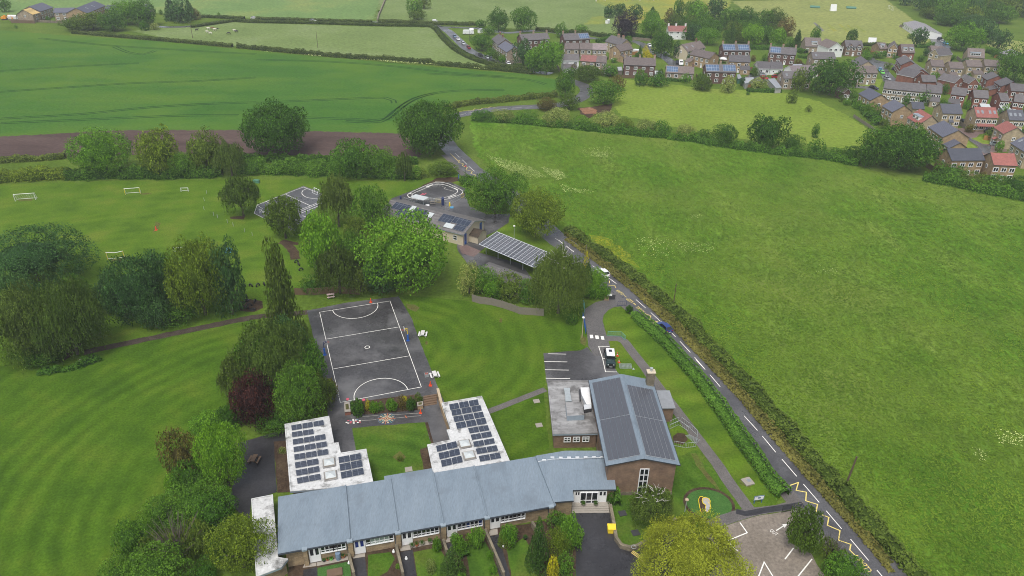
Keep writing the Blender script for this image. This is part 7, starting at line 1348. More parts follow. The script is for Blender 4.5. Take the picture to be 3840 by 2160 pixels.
# ---------------------------------------------------------------- trees (base column, base row, crown top row, crown width, kind, label)
TREES = '''
8 32 -2 34 round dark rounded tree at the far left edge above the digger
190 80 45 80 olive olive bushy tree at the left of the copse below the farm
230 80 33 90 olive broad olive tree in the middle of the copse below the farm
283 82 30 68 round dark green tree at the right of the copse below the farm
315 66 5 78 lime light green broad tree beside the farm wing
360 70 2 76 round dark green tree joined to the light one beside the farm
428 52 -8 38 spruce blue-grey spruce at the back of the farm trees
450 60 7 48 dark grey-green tree in front of the spruce
476 50 2 34 con narrow dark conifer right of the spruce
492 50 24 28 brown small reddish tree at the right end of the farm group
363 78 55 26 shrub small green bush by the farm drive
388 76 59 24 shrubw small pale bush by the farm drive
40 72 63 8 shrub tiny bush alone on the grass below the farm wall
1044 44 2 46 round dark tree clump at the field wall above the lane
1050 52 27 42 olive grey-green bush in front of the dark clump above the lane
1066 24 -8 36 olive brownish tree running back from the clump above the lane
953 33 25 8 shrub tiny bush on the wall between the far fields
551 46 32 8 shrub small round bush on the farm lane hedge
1255 82 27 58 round large green tree left of the two over the village junction
1316 84 21 72 round large green tree right of the two over the village junction
1210 73 52 30 round small tree at the lane edge left of the big pair
1230 90 68 38 round green tree above the first gabled house
1212 132 87 58 round rounded tree overhanging the parked cars lane
1236 148 122 30 shrub green shrub below the overhanging lane tree
1252 155 132 24 shrubo olive shrub between two greener ones by the lane
1266 158 139 28 shruby bright green shrub by the lane cars
1282 155 130 30 shrubp dark red shrub beside the bright green one
1316 172 110 50 dark dark green tree left of the large round one above the crop field
1376 190 109 96 lime largest round tree in front of the village terraces
1345 188 140 50 round tree filling between the dark and the large round tree
1412 96 64 32 round round tree between the two chimneyed pairs
1463 86 66 34 round round tree behind the solar-roofed brick pair
1476 210 165 72 airyo loose olive tree with bare stems below the terraces
1437 196 172 42 shrubd dark bush under the terraces
1535 195 168 44 round bright tree left of the dark brick pair
1550 232 192 46 brown brownish bush above the big bend tree
1423 252 187 56 round rounded tree inside the road bend
1520 268 204 88 round largest tree on the outside of the road bend
1376 282 246 60 brown brownish bush on the road edge before the bend
1432 280 244 52 olive olive bush at the road edge below the bend tree
1215 308 275 64 shrub green hawthorn bush at the left of the meadow hedge
1268 310 275 64 shrubw pale-flowering hawthorn second in the meadow hedge
1322 308 276 62 shrub green hawthorn third in the meadow hedge
1402 320 271 90 shrubw big yellowish hawthorn in front of the road
1462 322 292 50 shrub low bush between the two big hawthorns
1524 330 283 78 shrubw large pale hawthorn near the wood heap
1572 335 296 56 shrubo olive hawthorn right of the large pale one
1626 340 299 62 shrubw pale hawthorn midway along the meadow hedge
1668 346 308 50 shrub green hawthorn before the taller bushes
1726 354 312 58 shrubw pale bush before the dark one on the meadow hedge
1772 358 326 44 shrubd small dark bush on the meadow hedge
1826 370 314 64 oak dark rounded tree on the meadow hedge left of the darkest one
1930 382 290 96 oak darkest compact tree on the meadow hedge
1992 390 338 56 shrubd dark bush just right of the compact dark tree
2052 398 355 50 shrub bush midway between the dark tree and the oak
2102 404 373 42 shrub low bush in the hedge gap before the oak
2142 412 368 56 shrubd dark bush touching the left of the great oak
2268 440 314 186 oak great spreading oak at the corner of the estate
2186 425 352 50 oak drooping side bough tree left of the great oak
2392 456 417 96 shrub broad green bush right of the great oak
2442 474 432 84 shrubo olive bush below the long slate-roofed house
2502 484 438 84 shrub green bush below the red-roofed house with the side wing
2562 494 444 84 shrubd dark bush at the right frame edge of the meadow hedge
1574 100 37 66 beech dark purple copper beech in the village
1532 46 17 32 dark dark tree left of the copper beech at the meadow edge
1560 44 12 36 dark dark tree second left behind the copper beech
1600 50 18 42 dark grey-green tree right behind the copper beech
1642 36 17 20 con small dark conifer alone above the village trees
1640 62 30 44 round green tree behind the golden group
1640 100 41 64 lime tall light green tree right of the copper beech
1686 66 26 34 brown brown-tinged tree left of the red-roofed cottage
1707 52 3 28 round narrow tree rising behind the red-roofed cottage
1746 52 4 58 round broad tree at the top centre of the village wood
1756 70 16 54 lime light tree in the middle of the village wood
1800 52 1 50 dark tallest dark tree of the village wood
1776 96 44 72 round full green tree right of the red-roofed cottage
1782 116 72 58 lime rounded light green tree above the cream house with skylights
1746 104 64 44 dark dark tree touching the red-roofed cottage
1666 148 80 62 oak round standard tree with clear trunk on the street green
1840 113 58 26 con dark narrow conifer above the blue solar pair
1838 74 27 54 round soft green tree on the far edge of the village wood
1878 76 24 64 round broad grey-green tree at the wood edge by the cricket ground
1894 118 62 56 maple bright green round tree behind the blue solar pair
1926 78 30 48 round tree in the line along the cricket ground
1946 78 27 66 olive olive-topped tree nearest the cricket ground
1980 92 48 52 brown brown-tinged tree at the corner of the wood by the cricket ground
1957 120 76 46 maple round tree above the one-array brick pair
2007 120 76 26 con dark narrow tree at the corner beside the cricket ground
1988 122 96 28 shrub green bush left of the narrow dark tree
1581 112 91 20 shrub little bright bush by the four-chimney house
1625 152 119 20 gold tall golden conifer by the street
1632 153 133 26 gold low golden bush beside the tall golden conifer
1610 150 114 14 con thin dark conifer behind the golden pair
1703 148 110 22 dark dark tree on the verge beside the street lamp
1612 218 178 42 shrub left bush of the joined pair on the paddock edge
1653 221 189 54 shrub right bush of the joined pair on the paddock edge
1724 210 187 26 shruby yellowish bush by the bungalow garden
1768 232 186 58 shrubo large olive bush alone on the paddock edge
1832 236 194 40 shrubw white-blossomed bush on the paddock edge
1908 226 196 46 shrubw rounded bush by the pale garages
2053 106 73 26 round small tree behind the dormer house at the cricket ground
2143 112 75 28 airy leaning slender tree at the cricket ground hedge
2096 248 149 130 oak big dark oak in the middle of the village
2012 232 181 44 olive soft tree left of the big village oak
1995 262 228 26 shrubo small rounded thorn alone in the paddock
2035 283 268 17 shrubo tiny bush in the paddock near the fence
2053 348 315 22 shrub small young tree in the lower paddock
1882 240 231 11 shrub tiny scrub patch at the top of the paddock
2182 152 133 24 ball round clipped yellow-green bush at the estate corner
2180 138 121 24 shrubp dark purple tree by the twin-gablet house
2313 120 75 42 dark leaning dark tree at the pavilion lawn edge
2425 132 65 92 lime big light green dome tree by the pavilion drive
2480 112 60 54 dark dark tree right of the light green dome
2516 128 80 48 dark dark tree by the grey bungalow
2562 212 124 94 round large green tree at the right frame edge above the red terrace
2352 203 183 28 shruby bright garden tree before the first cream house
2425 190 174 26 shrub garden tree beside the second cream garage
2322 265 232 40 shrub garden shrub in front of the stone terrace
2208 148 130 42 shrub clipped hedge-like bush by the estate street
2450 78 38 70 dark dark wood-edge tree behind the light dome
2395 68 30 74 round broad wood-edge tree behind the pavilion roof
2350 50 18 66 olive olive wood-edge tree at the cricket boundary
2520 62 16 76 round tall tree in the wood at upper right
2192 292 262 44 shrub green thicket bush by the slate-roofed corner house
2168 278 252 34 shruby bright bush at the paddock fence corner
2230 300 272 40 shrubo bushy sapling beside the winged slate house
2150 252 232 30 shrub bush right of the big village oak by the front lawn
250 452 328 168 lime broad light green tree at the left of the field hedge
398 450 329 122 round_y bright yellow-green tree second in the field hedge
515 442 338 100 olive dark olive tree third in the field hedge
576 450 352 80 birch grey-green birch beside the olive hedge tree
691 404 259 178 oak large round oak on the edge of the ploughed field
1078 406 250 168 oak large round oak at the road beside the ploughed field
886 455 357 122 round broad dark tree in the field hedge above the ball court
945 455 372 92 round dark rounded tree right of the broad hedge tree
1016 460 378 44 birch thin birch at the right end of the field hedge
604 555 437 96 birch round full birch alone on the school field
712 612 498 100 airyo airy birch with showing trunk beside the ball court
846 582 432 92 weep dark weeping birch right of the ball court
932 590 472 90 round dark green tree left of the infant roof
809 710 543 118 maple bright lime-green maple left of the giant tree
1022 760 538 262 lime giant bright green tree in the centre
850 755 612 118 dko dark olive birch between the maple and the giant tree
897 640 548 66 olive olive tree behind the giant tree
1246 556 428 160 round big round tree between the infant track and the road
1348 615 478 152 round_y olive-green tree by the roadside above the car port
1408 812 617 152 weep large weeping birch at the school entrance
1180 748 665 66 shrubw blossoming shrub at the left of the fence shrubs
1212 748 672 72 round green bushy tree behind the board fence
1244 756 694 66 shruby yellow-green shrub behind the board fence
1284 764 688 90 shrubo tall olive shrub behind the board fence
1330 770 700 66 shrub green shrub next to the weeping birch
1478 745 664 40 con dark conifer beside the weeping birch
1474 722 645 18 gold thin golden conifer behind the weeping birch
1500 742 678 58 maple bright green shrub hiding the white car
1488 750 712 40 ball rounded clipped shrub by the gate pier
1520 752 718 34 ball small rounded shrub by the road below the bright one
80 752 577 290 dark huge blue-green tree at the left edge
165 915 690 170 birch tall olive birch at the lower left group
40 925 712 190 birch broad olive birch at the left edge
135 900 760 190 dko dark drooping birch in front of the lower left group
345 832 644 190 oval_d dark blue-green tree left in the middle field group
290 806 690 90 dark small dark tree at the left end of the middle field group
498 815 602 160 round_y olive-gold tree in the middle field group
570 805 626 100 oval_d upright blue-green tree at the right of the middle field group
440 825 752 110 shrubd dark undergrowth bush below the middle field group
240 800 725 60 olive olive bush between the two left groups
110 922 870 120 shrubd low dark bush under the left birches
706 875 626 92 poplar tall narrow poplar above the playground
682 1012 796 196 weep large weeping olive birch left of the netball court
782 990 868 96 round dark green tree on the court edge
632 1085 948 118 purple dark purple-leaved tree left of the white wing
750 1080 922 138 round green tree in front of the purple one
560 1245 1056 132 maple bright green maple by the wet yard
456 1222 1084 96 brown brown-tinged thorn at the lawn edge
520 1096 1028 104 shruby low green bush above the bright maple
492 1325 1198 196 round broad green tree below the bright maple
440 1440 1284 160 bare bare-stemmed shrub tree at the bottom left
602 1460 1298 160 round_y yellow-green tree overlapping the white roof corner
386 1530 1372 190 round green tree at the bottom left edge
402 1335 1246 100 shrub green bush on the lawn edge above the bare stems
432 1245 1192 46 shruby climbing green bush on the lawn edge
512 1480 1408 74 shrub small green bush at the bottom between the two trees
1642 1340 1216 116 weep dark weeping tree with pale twisted branches beside the hall
1742 1530 1292 290 willow huge yellow-green willow at the bottom
2026 1408 1282 98 airyo scruffy tree by the concrete car park exit
2122 1490 1392 116 round green bushy tree at the bottom right by the road
2098 1425 1340 80 bare bare twiggy tree leaning over the yellow zigzags
1197 1376 1327 44 ball round bright bush below the fourth classroom
1156 1392 1345 38 ball bright bush left of the fourth garden path
1137 1450 1380 68 con grey-green conifer in the middle garden
1084 1444 1406 28 shrubw small pale bush in the third garden lawn
1099 1388 1351 24 ball small bright bush by the pots
1281 1368 1319 50 ball round bright bush below the fifth classroom
1268 1382 1343 38 shrubo olive bush beside the black path
1355 1432 1310 64 con tall dark conifer by the drive shrubs
1404 1410 1331 64 round_y golden-green bush right of the tall conifer
1432 1396 1298 48 shruby bright climbing bush at the drive edge
1396 1336 1284 44 shrub dark bush under the entrance window
1390 1470 1402 34 gold yellow bush at the bottom beside the drive
1420 1462 1393 54 shrub mixed green bush at the bottom of the drive border
1232 1412 1385 20 shruby small bush by the long garden wall
1240 1442 1418 24 ball round bush at the bottom of the long garden wall
1002 1432 1418 16 shruby tiny yellowish plant in the second garden
1160 1470 1440 34 ball small clipped bush at the bottom of the middle garden
1536 1274 1240 22 shrubd ivy bush on the entrance corner wall
898 1046 1003 38 balld largest dark green shrub of the court planter
926 1036 1009 16 gold yellow shrub left in the court planter
940 1038 1009 26 ball pale rounded shrub second in the court planter
958 1036 1011 20 shrub small green shrub in the middle of the court planter
985 1034 1002 30 ball round shrub with light top in the court planter
1011 1034 997 24 brown dark brownish shrub in the court planter
1018 1012 996 14 gold yellow-flowered shrub behind the brown one
1034 1034 1000 26 balld upright green shrub in the court planter
1053 1020 989 24 shrubo olive shrub at the steps end of the court planter
1006 1162 1146 18 shrubo little flower clump in the courtyard lawn
710 1142 1124 20 shrubw small white-flowered shrub on the soil border
1584 788 768 21 balld round clipped shrub at the top of the entrance lawn
1052 452 424 46 shrubo low bush beyond the infant track
1117 448 408 84 shrubo clipped dark bush by the road above the infant track
1175 465 440 42 balld clipped laurel bush at the roadside gate
602 1022 885 112 dko dark olive tree filling between the weeping birch and the lawn
728 945 808 112 dark dark tree behind the tall weeping birch by the court
800 1050 935 92 dko olive tree on the lower left edge of the court
826 1015 955 50 brown brownish bush right at the court side line
690 1095 1030 100 shrubd dark undergrowth between the purple and the green tree
580 1085 1010 86 shrubd dark undergrowth bush left of the purple tree
655 1000 850 120 round green tree at the back of the weeping birch belt
785 742 690 76 shrubd dark undergrowth below the lime-green maple
905 748 655 96 dko olive birch between the dark birch and the giant tree
960 752 640 110 dark dark tree tucked against the left of the giant tree
880 690 590 80 round mid green tree behind the dark olive birch
195 800 690 92 shrubd dark bush beside the huge blue-green tree
400 800 652 124 oval_d second upright blue-green tree in the middle field group
385 838 745 90 dark low dark tree at the front of the middle field group
455 800 660 90 dko dark olive tree between blue-green and gold ones
30 840 690 120 dark dark tree behind the broad birch at the left edge
330 1420 1318 96 round dark green tree at the lawn edge, bottom left
470 1248 1150 96 shrub green bush between the thorn and the broad tree
540 1345 1240 120 round green tree right of the broad tree by the yard
296 1490 1400 96 shrub bush at the outermost corner of the bottom left group
560 1420 1330 100 shrubd dark green undergrowth between the bare stems and the roof
640 442 396 66 shrub rounded bush at the left of the tall leafy hedge
740 440 398 76 round green bush tree midway in the tall leafy hedge
802 442 398 66 shrub green bush left of the broad dark hedge tree
458 452 385 70 round small tree between the bright and the olive hedge trees
90 455 425 60 shrubo olive bush in the left end hedge
1440 818 790 40 shrubd low undergrowth below the weeping birch
'''
for ln in TREES.strip().split('\n'):
    q = ln.split(' ', 5); tree(float(q[0]), float(q[1]), float(q[2]), float(q[3]), q[4], q[5])
for o in list(COL.objects):                       # pale twisted boughs showing through two crowns
    if o.get('label', '').startswith(('dark weeping tree with pale', 'large weeping birch at')):
        cr = [c for c in o.children if c.name.startswith('crown')][0]; r, h = cr.scale[0], cr.scale[2]; m = MB(); rr = random.Random(4)
        for i in range(13):
            a = i * 2.4; q = .25 + .6 * rr.random(); z = h * (1.0 - .45 * q * q); p = [Vector((r*q*math.cos(a)*f + rr.uniform(-.3,.3), r*q*math.sin(a)*f + rr.uniform(-.3,.3), z * (.86 + .16 * f) + rr.uniform(-.1,.1))) for f in (.5, .75, .95, 1.12)]
            m.tube(p, [.05, .045, .035, .012], 4)
        m.build('bough', 'birch_bark', o)
# ---------------------------------------------------------------- front gardens: a bush by each house, fences between plots
def lab16(a, b): return ' '.join((a + ' ' + b).split()[:16])
FP = [(Matrix.LocRotScale(t.location, t.rotation_euler, None).inverted(), L, dep) for t, L, dep, lb in HOUSES]
def free(p, mrg=.8): return not any(-mrg < (q := Mi @ p).x < L + mrg and -mrg - 1 < q.y < dep + mrg for Mi, L, dep in FP)
rr = random.Random(12)
for i, (t, L, dep, lb) in enumerate(HOUSES):
    if t.name.startswith('garage'): continue
    M4 = Matrix.LocRotScale(t.location, t.rotation_euler, None)
    for side, x in (('left', -2.2), ('right', L + 2.0)):
        if rr.random() < .28: continue
        p = M4 @ Vector((x + rr.uniform(-.6, .6), rr.uniform(-4.5, 2), 0)); p.z = 0
        if free(p): tree_at(p, rr.uniform(1.0, 2.3), rr.uniform(1.6, 4.2), rr.choice(('shrub','shrubo','shruby','round','shrubd','dark','brown')), lab16('garden bush at the %s front corner of the' % side, lb), 'garden_bush', 'bushes in the village gardens')
    if rr.random() < .75:
        x0 = rr.choice((-1.6, L + 1.6)); a_, b_ = M4 @ Vector((x0, -1, 0)), M4 @ Vector((x0, dep + 4, 0)); c_ = (a_ + b_) / 2
        if free(a_, .4) and free(b_, .4) and free(c_, .4):
            m = MB(); ln = (b_ - a_).length
            for k in range(int(ln / 1.8)): m.box(k*1.8, k*1.8 + 1.74, -.03, .03, .05, 1.7); m.box(k*1.8 - .06, k*1.8, -.06, .06, 0, 1.85)
            o = m.build('garden_fence', ('wood_brown','wood_grey','orange_wood')[i % 3]); o.location = (a_.x, a_.y, 0); o.rotation_euler = (0, 0, math.atan2(b_.y - a_.y, b_.x - a_.x)); tag(o, lab16('panel fence along the %s side of the' % ('left' if x0 < 0 else 'right'), lb), 'fence', 'panel fences in the village gardens')
# ---------------------------------------------------------------- hedges
O_ = lambda *xy: pl('O', *xy)
hedge([p + Vector((-.5, -.1, 0)) for p in O_(1603,796,1650,836,1700,886,1750,942,1800,1006,1850,1076,1900,1148,1945,1212,1980,1250)], 2.7, 1.65, 'leaf_hedge', 'long neatly clipped hedge between the school lawn and the road', 16, .26, .08, True)
hedge([p + Vector((1.3, .2, 0)) for p in O_(1418,580,1500,642,1600,715,1690,795,1780,885,1870,982,1950,1075,2050,1190,2150,1305,2250,1420,2330,1510)], 3.0, 1.5, 'leaf_wild', 'scruffy roadside hedge bank along the big meadow', 13, .34, .35)
hedge([p + Vector((-.55, .1, 0)) for p in O_(1430,590,1500,642,1600,715,1690,795,1780,885,1870,982,1950,1075,2050,1190,2150,1305,2250,1420)], 1.2, .6, 'leaf_scrub', 'dry brown scrub along the foot of the roadside bank', 9, .34, .5)
hedge(O_(182,84,300,94,450,107,585,119), 2.4, 1.8, 'leaf_dkhedge', 'trimmed brown-green hedge between crop and pasture, left half', 7, .42, .12, True)
hedge(O_(597,120,700,130,850,144,1000,154,1150,168,1240,176,1340,186), 2.6, 2.0, 'leaf_dkhedge', 'dark hedge between crop and pasture, right half', 7, .42, .25)
hedge(O_(585,54,644,57,800,60,950,65,1070,67,1095,74,1115,97,1140,121,1175,143,1220,160,1270,170,1330,176), 3.2, 1.8, 'leaf_dkhedge', 'hedge round the pasture top curving down beside the lane', 5, .45, .1, True)
hedge(O_(508,44,560,46,615,48), 2.6, 1.6, 'leaf_dkhedge', 'short hedge on the far side of the farm lane', 4, .5, .1, True)
hedge(O_(644,49,780,53,935,57), 2.6, 1.6, 'leaf_dkhedge', 'straight far hedge of the top lane left of the field wall', 4, .5, .1, True)
hedge(O_(952,56,1090,62,1200,64), 2.8, 2.0, 'leaf_dkhedge', 'far hedge of the top lane right of the field wall', 4, .5, .1, True)
hedge(O_(482,70,530,63,585,55), 2.4, 1.6, 'leaf_dkhedge', 'hedge rising from the farm drive to the lane', 5, .45, .1, True)
hedge(O_(1122,276,1180,263,1260,256,1330,249,1400,243), 3.2, 2.0, 'leaf_wild', 'rough hedge between the crop field and the bend road', 10, .4, .25)
hedge(O_(-60,412,80,404,165,398), 2.6, 1.7, 'leaf_wild', 'low hedge at the ploughed field edge, far left', 10, .4, .2)
hedge(O_(-60,462,60,452,175,446), 4.5, 3.2, 'leaf_yolive', 'tall yellow-green hedge at the left end of the school field', 11, .4, .25)
hedge(O_(170,448,300,446,450,445,560,440), 4.5, 3.0, 'leaf_oak', 'dark hedge under the left hedge trees of the school field', 9, .42, .3)
hedge(O_(600,432,720,436,840,440,1000,446,1060,448), 4.5, 3.6, 'leaf_mid', 'tall leafy hedge behind the ball court', 11, .4, .3)
hedge(O_(560,402,640,404,800,408,1000,412,1050,410), 3.0, 2.2, 'leaf_oak', 'field-side hedge behind the leafy one along the ploughed field', 7, .42, .3)
hedge(O_(1188,302,1330,312,1500,330,1700,350,1900,380,2060,398,2160,416), 3.5, 2.4, 'leaf_mid', 'base hedge joining the hawthorns along the meadow', 8, .42, .35)
hedge(O_(2320,452,2400,466,2480,484,2600,506), 4.5, 2.8, 'leaf_mid', 'base hedge right of the great oak below the new houses', 9, .42, .3)
hedge(O_(1348,77,1400,82,1480,88,1528,96), 2.6, 2.2, 'leaf_dkhedge', 'hedge behind the chimneyed pairs along the far lane', 5, .45, .15)
hedge(pl('J',380,800,500,850,640,880), 3.2, 2.6, 'leaf_hedge', 'tall clipped hedge round the gabled house at the estate corner', 8, .4, .1, True)
hedge(pl('J',940,715,1080,720,1200,680), 2.2, 1.8, 'leaf_hedge', 'clipped hedge along the pavilion drive', 7, .4, .1, True)
hedge(pl('J',2020,790,2200,860,2330,950), 4, 3.0, 'leaf_hedge', 'big clipped hedge below the grey bungalow', 7, .42, .1, True)
hedge(pl('J',1290,890,1380,920,1470,940), 3, 2.2, 'leaf_lime', 'bright green hedge beside the white gabled bungalow', 8, .4, .1, True)
hedge(pl('F',755,790,880,800,900,810), 2.5, 2.0, 'leaf_hedge', 'clipped hedge below the dark dormer house', 8, .4, .1, True)
hedge(pl('F',760,865,860,880,955,890), 2.2, 1.8, 'leaf_hedge', 'clipped hedge beside the one-array brick pair', 8, .4, .1, True)
hedge(pl('F',1540,695,1640,690,1960,695,2000,690,2290,730), 2.2, 1.8, 'leaf_dkhedge', 'dark hedge at the foot of the cricket ground', 6, .42, .12, True)
hedge(pl('F',60,1130,280,1115,500,1135), 1.6, 1.1, 'leaf_mid', 'low garden hedge in front of the white bungalow', 8, .4, .2)
hedge(pl('E',1040,1215,1250,1230,1400,1215), 2.2, 1.2, 'leaf_oak', 'low dark hedge below the solar bungalow garden', 8, .4, .25)
hedge(pl('F',0,1385,250,1390,520,1395), 2.4, 1.6, 'leaf_oak', 'dark hedge along the paddock below the pale garages', 8, .4, .25)
hedge(pl('E',340,545,600,560,800,590), 2.6, 2.0, 'leaf_oak', 'dark hedge below the copper beech', 6, .42, .2)
hedge(pl('E',1160,560,1280,590,1350,570), 3, 2.4, 'leaf_dkhedge', 'brownish hedge in front of the red-roofed cottage', 6, .42, .2)
hedge(pl('F',30,740,330,745,500,720), 3.2, 2.2, 'leaf_mid', 'green hedge behind the one-array brick pair', 6, .42, .2)
hedge(pl('E',-20,640,100,630,200,560), 2.5, 2.0, 'leaf_oak', 'dark hedge left of the four-chimney house', 6, .42, .2)
hedge(pl('H',20,850,180,960,320,1100,420,1180), 5, 2.6, 'leaf_mid', 'thick green hedge between the paddock fence and the slate houses', 9, .4, .35)
hedge(pl('c',1720,350,1780,420,1830,520,1850,560), 1.4, 1.1, 'leaf_hedge', 'bright green climbing hedge down the fourth garden', 22, .2, .3)
hedge(pl('S',1020,520,1110,600,1150,720,1165,820), 2.4, 1.5, 'leaf_hedge', 'leafy shrub border along the entrance drive', 18, .22, .3)
hedge(pl('S',1540,250,1575,300,1585,390), 1.0, 1.7, 'leaf_hedge', 'upright ivy hedge at the corner of the entrance block', 18, .22, .15)
hedge(O_(1590,790,1608,800,1625,812), 1.4, .6, 'leaf_mid', 'low leafy start of the clipped roadside hedge', 14, .26, .3)
hedge(O_(250,900,180,930,100,935), 2.5, 1.2, 'leaf_oak', 'low undergrowth strip below the left birches', 9, .36, .4)
# field walls
wall_line('field_wall', pl('B',1305,-10,1270,80,1235,160,1222,215), .8, 1.2, 'wall_stone', 'dry stone wall running up between the two far fields')
wall_line('field_wall', pl('A',100,212,350,222,690,238), .7, 1.2, 'wall_stone', 'grey stone wall below the farm buildings')
wall_line('garden_wall', pl('E',530,600,680,612,800,625), .6, 1.4, 'wall_stone', 'dark stone wall beside the street under the trees')
# ---------------------------------------------------------------- the wood at upper right: one mass of crowns
def wood(poly, n, label, seed, hmin, hmax, rmin, rmax, mats):
    rng = np.random.default_rng(seed); P = [(p.x, p.y) for p in poly]; xs = [p[0] for p in P]; ys = [p[1] for p in P]; pts = []
    def inside(x, y):
        c = False
        for i in range(len(P)):
            (x1, y1), (x2, y2) = P[i-1], P[i]
            if (y1 > y) != (y2 > y) and x < (x2-x1)*(y-y1)/(y2-y1)+x1: c = not c
        return c
    tries = 0
    while len(pts) < n and tries < 60000:
        tries += 1; x, y = rng.uniform(min(xs), max(xs)), rng.uniform(min(ys), max(ys))
        if inside(x, y) and all((x-a)**2 + (y-b)**2 > (5.2 if tries < 30000 else 4)**2 for a, b in pts): pts.append((x, y))
    vs, ls, tot, ts, mi = [], [], [], [], []; off = 0
    for k, (x, y) in enumerate(pts):
        me = crown_mesh(('round','oak','oval')[k % 3], 0, k % 3); nv = len(me.vertices); v = np.empty(nv*3, np.float32); me.vertices.foreach_get('co', v); v = v.reshape(-1, 3)
        a = rng.random()*6.28; r = rng.uniform(rmin, rmax); h = rng.uniform(hmin, hmax); c, s_ = math.cos(a), math.sin(a)
        v = np.stack([(v[:,0]*c - v[:,1]*s_)*r + x, (v[:,0]*s_ + v[:,1]*c)*r + y, v[:,2]*h], 1); nl = len(me.loops); l = np.empty(nl, np.int32); me.loops.foreach_get('vertex_index', l)
        t = np.empty(len(me.polygons), np.int32); me.polygons.foreach_get('loop_total', t); ti = np.empty(len(me.polygons), np.float32); me.attributes['tint'].data.foreach_get('value', ti)
        vs.append(v); ls.append(l + off); tot.append(t); ts.append(ti); mi.append(np.full(len(t), rng.integers(len(mats)), np.int32)); off += nv
    V = np.vstack(vs); Ls = np.concatenate(ls); T = np.concatenate(tot); me = bpy.data.meshes.new('woodland'); me.vertices.add(len(V)); me.vertices.foreach_set('co', V.astype(np.float32).ravel()); me.loops.add(len(Ls)); me.loops.foreach_set('vertex_index', Ls)
    me.polygons.add(len(T)); me.polygons.foreach_set('loop_start', np.concatenate([[0], np.cumsum(T)[:-1]]).astype(np.int32))
    for m_ in mats: me.materials.append(MT[m_])
    me.polygons.foreach_set('material_index', np.concatenate(mi)); me.update(calc_edges=True); at = me.attributes.new('tint','FLOAT','FACE'); at.data.foreach_set('value', np.concatenate(ts))
    return tag(link('woodland', me), label, 'woodland', None, 'stuff')
wood(O_(2225,-6,2300,25,2345,52,2375,72,2420,80,2470,70,2520,66,2600,58,2680,40,2680,-75,2200,-70), 190, 'far wood of mixed green crowns filling the upper right corner', 5, 9, 14, 5, 7.5, ['leaf_mid','leaf_oak','leaf_olive','leaf_blue'])
wood(O_(1700,-4,1900,0,2220,-6,2220,-30,1500,-30,1480,-8), 70, 'dark line of distant trees along the top edge of the fields', 8, 6, 10, 4, 6, ['leaf_blue','leaf_oak'])
wood(O_(1690,60,1760,75,1830,70,1900,80,1980,100,1960,112,1850,112,1720,100), 34, 'mixed undergrowth trees filling the village wood', 11, 5, 8, 3, 5, ['leaf_mid','leaf_oak','leaf_olive'])
# ---------------------------------------------------------------- long meadow grass, flowers (uncountable)
def scatter(name, poly_pts, n, size, z, mat, label, seed, tall=1.6, up=False, power=1.0, clump=0):
    rng = np.random.default_rng(seed); P = np.array([(p.x, p.y) for p in poly_pts]); lo, hi = P.min(0), P.max(0); out = np.zeros((0, 2)); C = None
    if clump: C = rng.uniform(lo, hi, (clump, 2))
    while len(out) < n:
        q = rng.uniform(lo, hi, (n * 3, 2))
        if C is not None: q = C[rng.integers(len(C), size=len(q))] + rng.normal(size=(len(q), 2)) * 3.0
        ins = np.zeros(len(q), bool)
        for i in range(len(P)):
            a, b = P[i-1], P[i]; cr_ = (a[1] > q[:,1]) != (b[1] > q[:,1]); xi = (b[0]-a[0])*(q[:,1]-a[1])/(b[1]-a[1]+1e-12)+a[0]; ins ^= cr_ & (q[:,0] < xi)
        d = np.hypot(q[:,0], q[:,1]); keep = ins & (rng.random(len(q)) < np.clip((95/d)**power, 0, 1)); out = np.vstack([out, q[keep]])
    out = out[:n]; N = len(out); Pz = np.column_stack([out, np.full(N, z) * (.7 + .6*rng.random(N))])
    Nn = rng.normal(size=(N, 3)); Nn[:,2] = np.abs(Nn[:,2]) + (3 if up else .4); Nn /= np.linalg.norm(Nn, axis=1, keepdims=True)
    f = .5 + .5*np.sin(out[:,0]*.21 + 2*np.sin(out[:,1]*.13)) * np.sin(out[:,1]*.17 + 1.5*np.sin(out[:,0]*.09))
    me = quad_mesh(name, leaf_quads(Pz, Nn, np.full(N, size), rng, .8, tall), .15 + .45*f + .4*rng.random(N)); me.materials.append(MT[mat]); return tag(link(name, me), label, name.replace('_', ' '), None, 'stuff')
MEAD = O_(1200,318,1330,318,1500,336,1700,354,1900,386,2100,406,2350,460,2620,505,2900,640,2900,1600,2400,1520,2150,1275,2000,1110,1880,980,1770,860,1690,775,1590,700,1440,590,1340,510,1250,450,1205,395)
scatter('meadow_grass', MEAD, 150000, .24, .16, 'blade', 'long uncut tufted grass of the big meadow', 21, 1.9, True, 1.4)
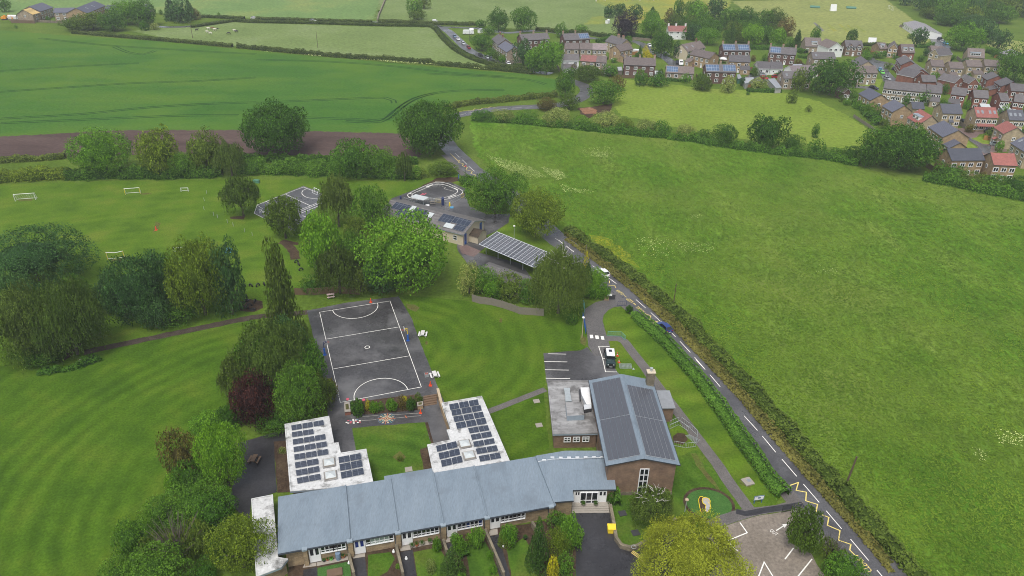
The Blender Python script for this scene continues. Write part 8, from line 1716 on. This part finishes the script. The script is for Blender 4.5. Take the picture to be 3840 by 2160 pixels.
PAR = (('d',(620,60,760,120,1050,190,1300,270,1480,400,1250,420,1050,340,850,250,700,140),1500),('d',(1390,250,1650,300,1790,400,1640,440,1450,330),700),('d',(1650,480,1880,560,2200,580,2100,640,1700,600),260),('d',(2050,60,2318,50,2318,140,2100,120),260),('O',(1590,600,1680,600,1700,650,1620,660),240),('O',(1690,610,1800,615,1790,640,1710,640),220),('O',(1735,545,1765,545,1765,552,1735,552),50),('O',(2500,1085,2576,1095,2576,1130,2510,1120),120),('O',(2440,1130,2490,1140,2480,1165,2450,1165),50),('O',(2050,670,2110,680,2100,700,2050,690),50),('O',(1460,375,1550,372,1545,400,1465,400),200))
allp = []
for k, (w, xs, n) in enumerate(PAR): scatter('cow_parsley', pl(w, *xs), int(n * .9), .20, .6, 'parsley', 'white cow parsley in flower scattered through the meadow', 30 + k, 1.0, True, .3, max(4, n // 14))
scatter('cow_parsley', O_(600,128,900,150,1200,172,1400,186,1400,190,1000,160,700,136), 500, .5, .7, 'parsley', 'white cow parsley in flower along the crop hedge', 50, 1.0, True, 0, 40)
scatter('verge_grass', O_(1425,600,1500,650,1600,725,1690,805,1780,897,1870,994,1950,1088,2050,1205,2150,1320,2250,1440,2235,1440,2135,1322,2035,1212,1936,1098,1855,1002,1768,908,1680,818,1590,735,1490,655,1420,605), 6000, .36, .2, 'leaf_scrub', 'rough dry grass along the roadside verge', 61, 1.6)
# ---------------------------------------------------------------- haze over the valley
hz_m = bpy.data.materials.new('haze_air'); hz_m.use_nodes = True; n = hz_m.node_tree.nodes; n.clear(); o_ = n.new('ShaderNodeOutputMaterial'); v_ = n.new('ShaderNodeVolumePrincipled')
v_.inputs['Color'].default_value = (.90, .95, 1.0, 1); v_.inputs['Density'].default_value = .00019; v_.inputs['Anisotropy'].default_value = 0; hz_m.node_tree.links.new(v_.outputs[0], o_.inputs['Volume']); MT['haze_air'] = hz_m
m = MB(); m.box(-2520, 2520, -420, 2620, -1.0, 84); ho = m.build('haze', 'haze_air'); tag(ho, 'thin damp haze over the fields', 'haze', None, 'stuff')
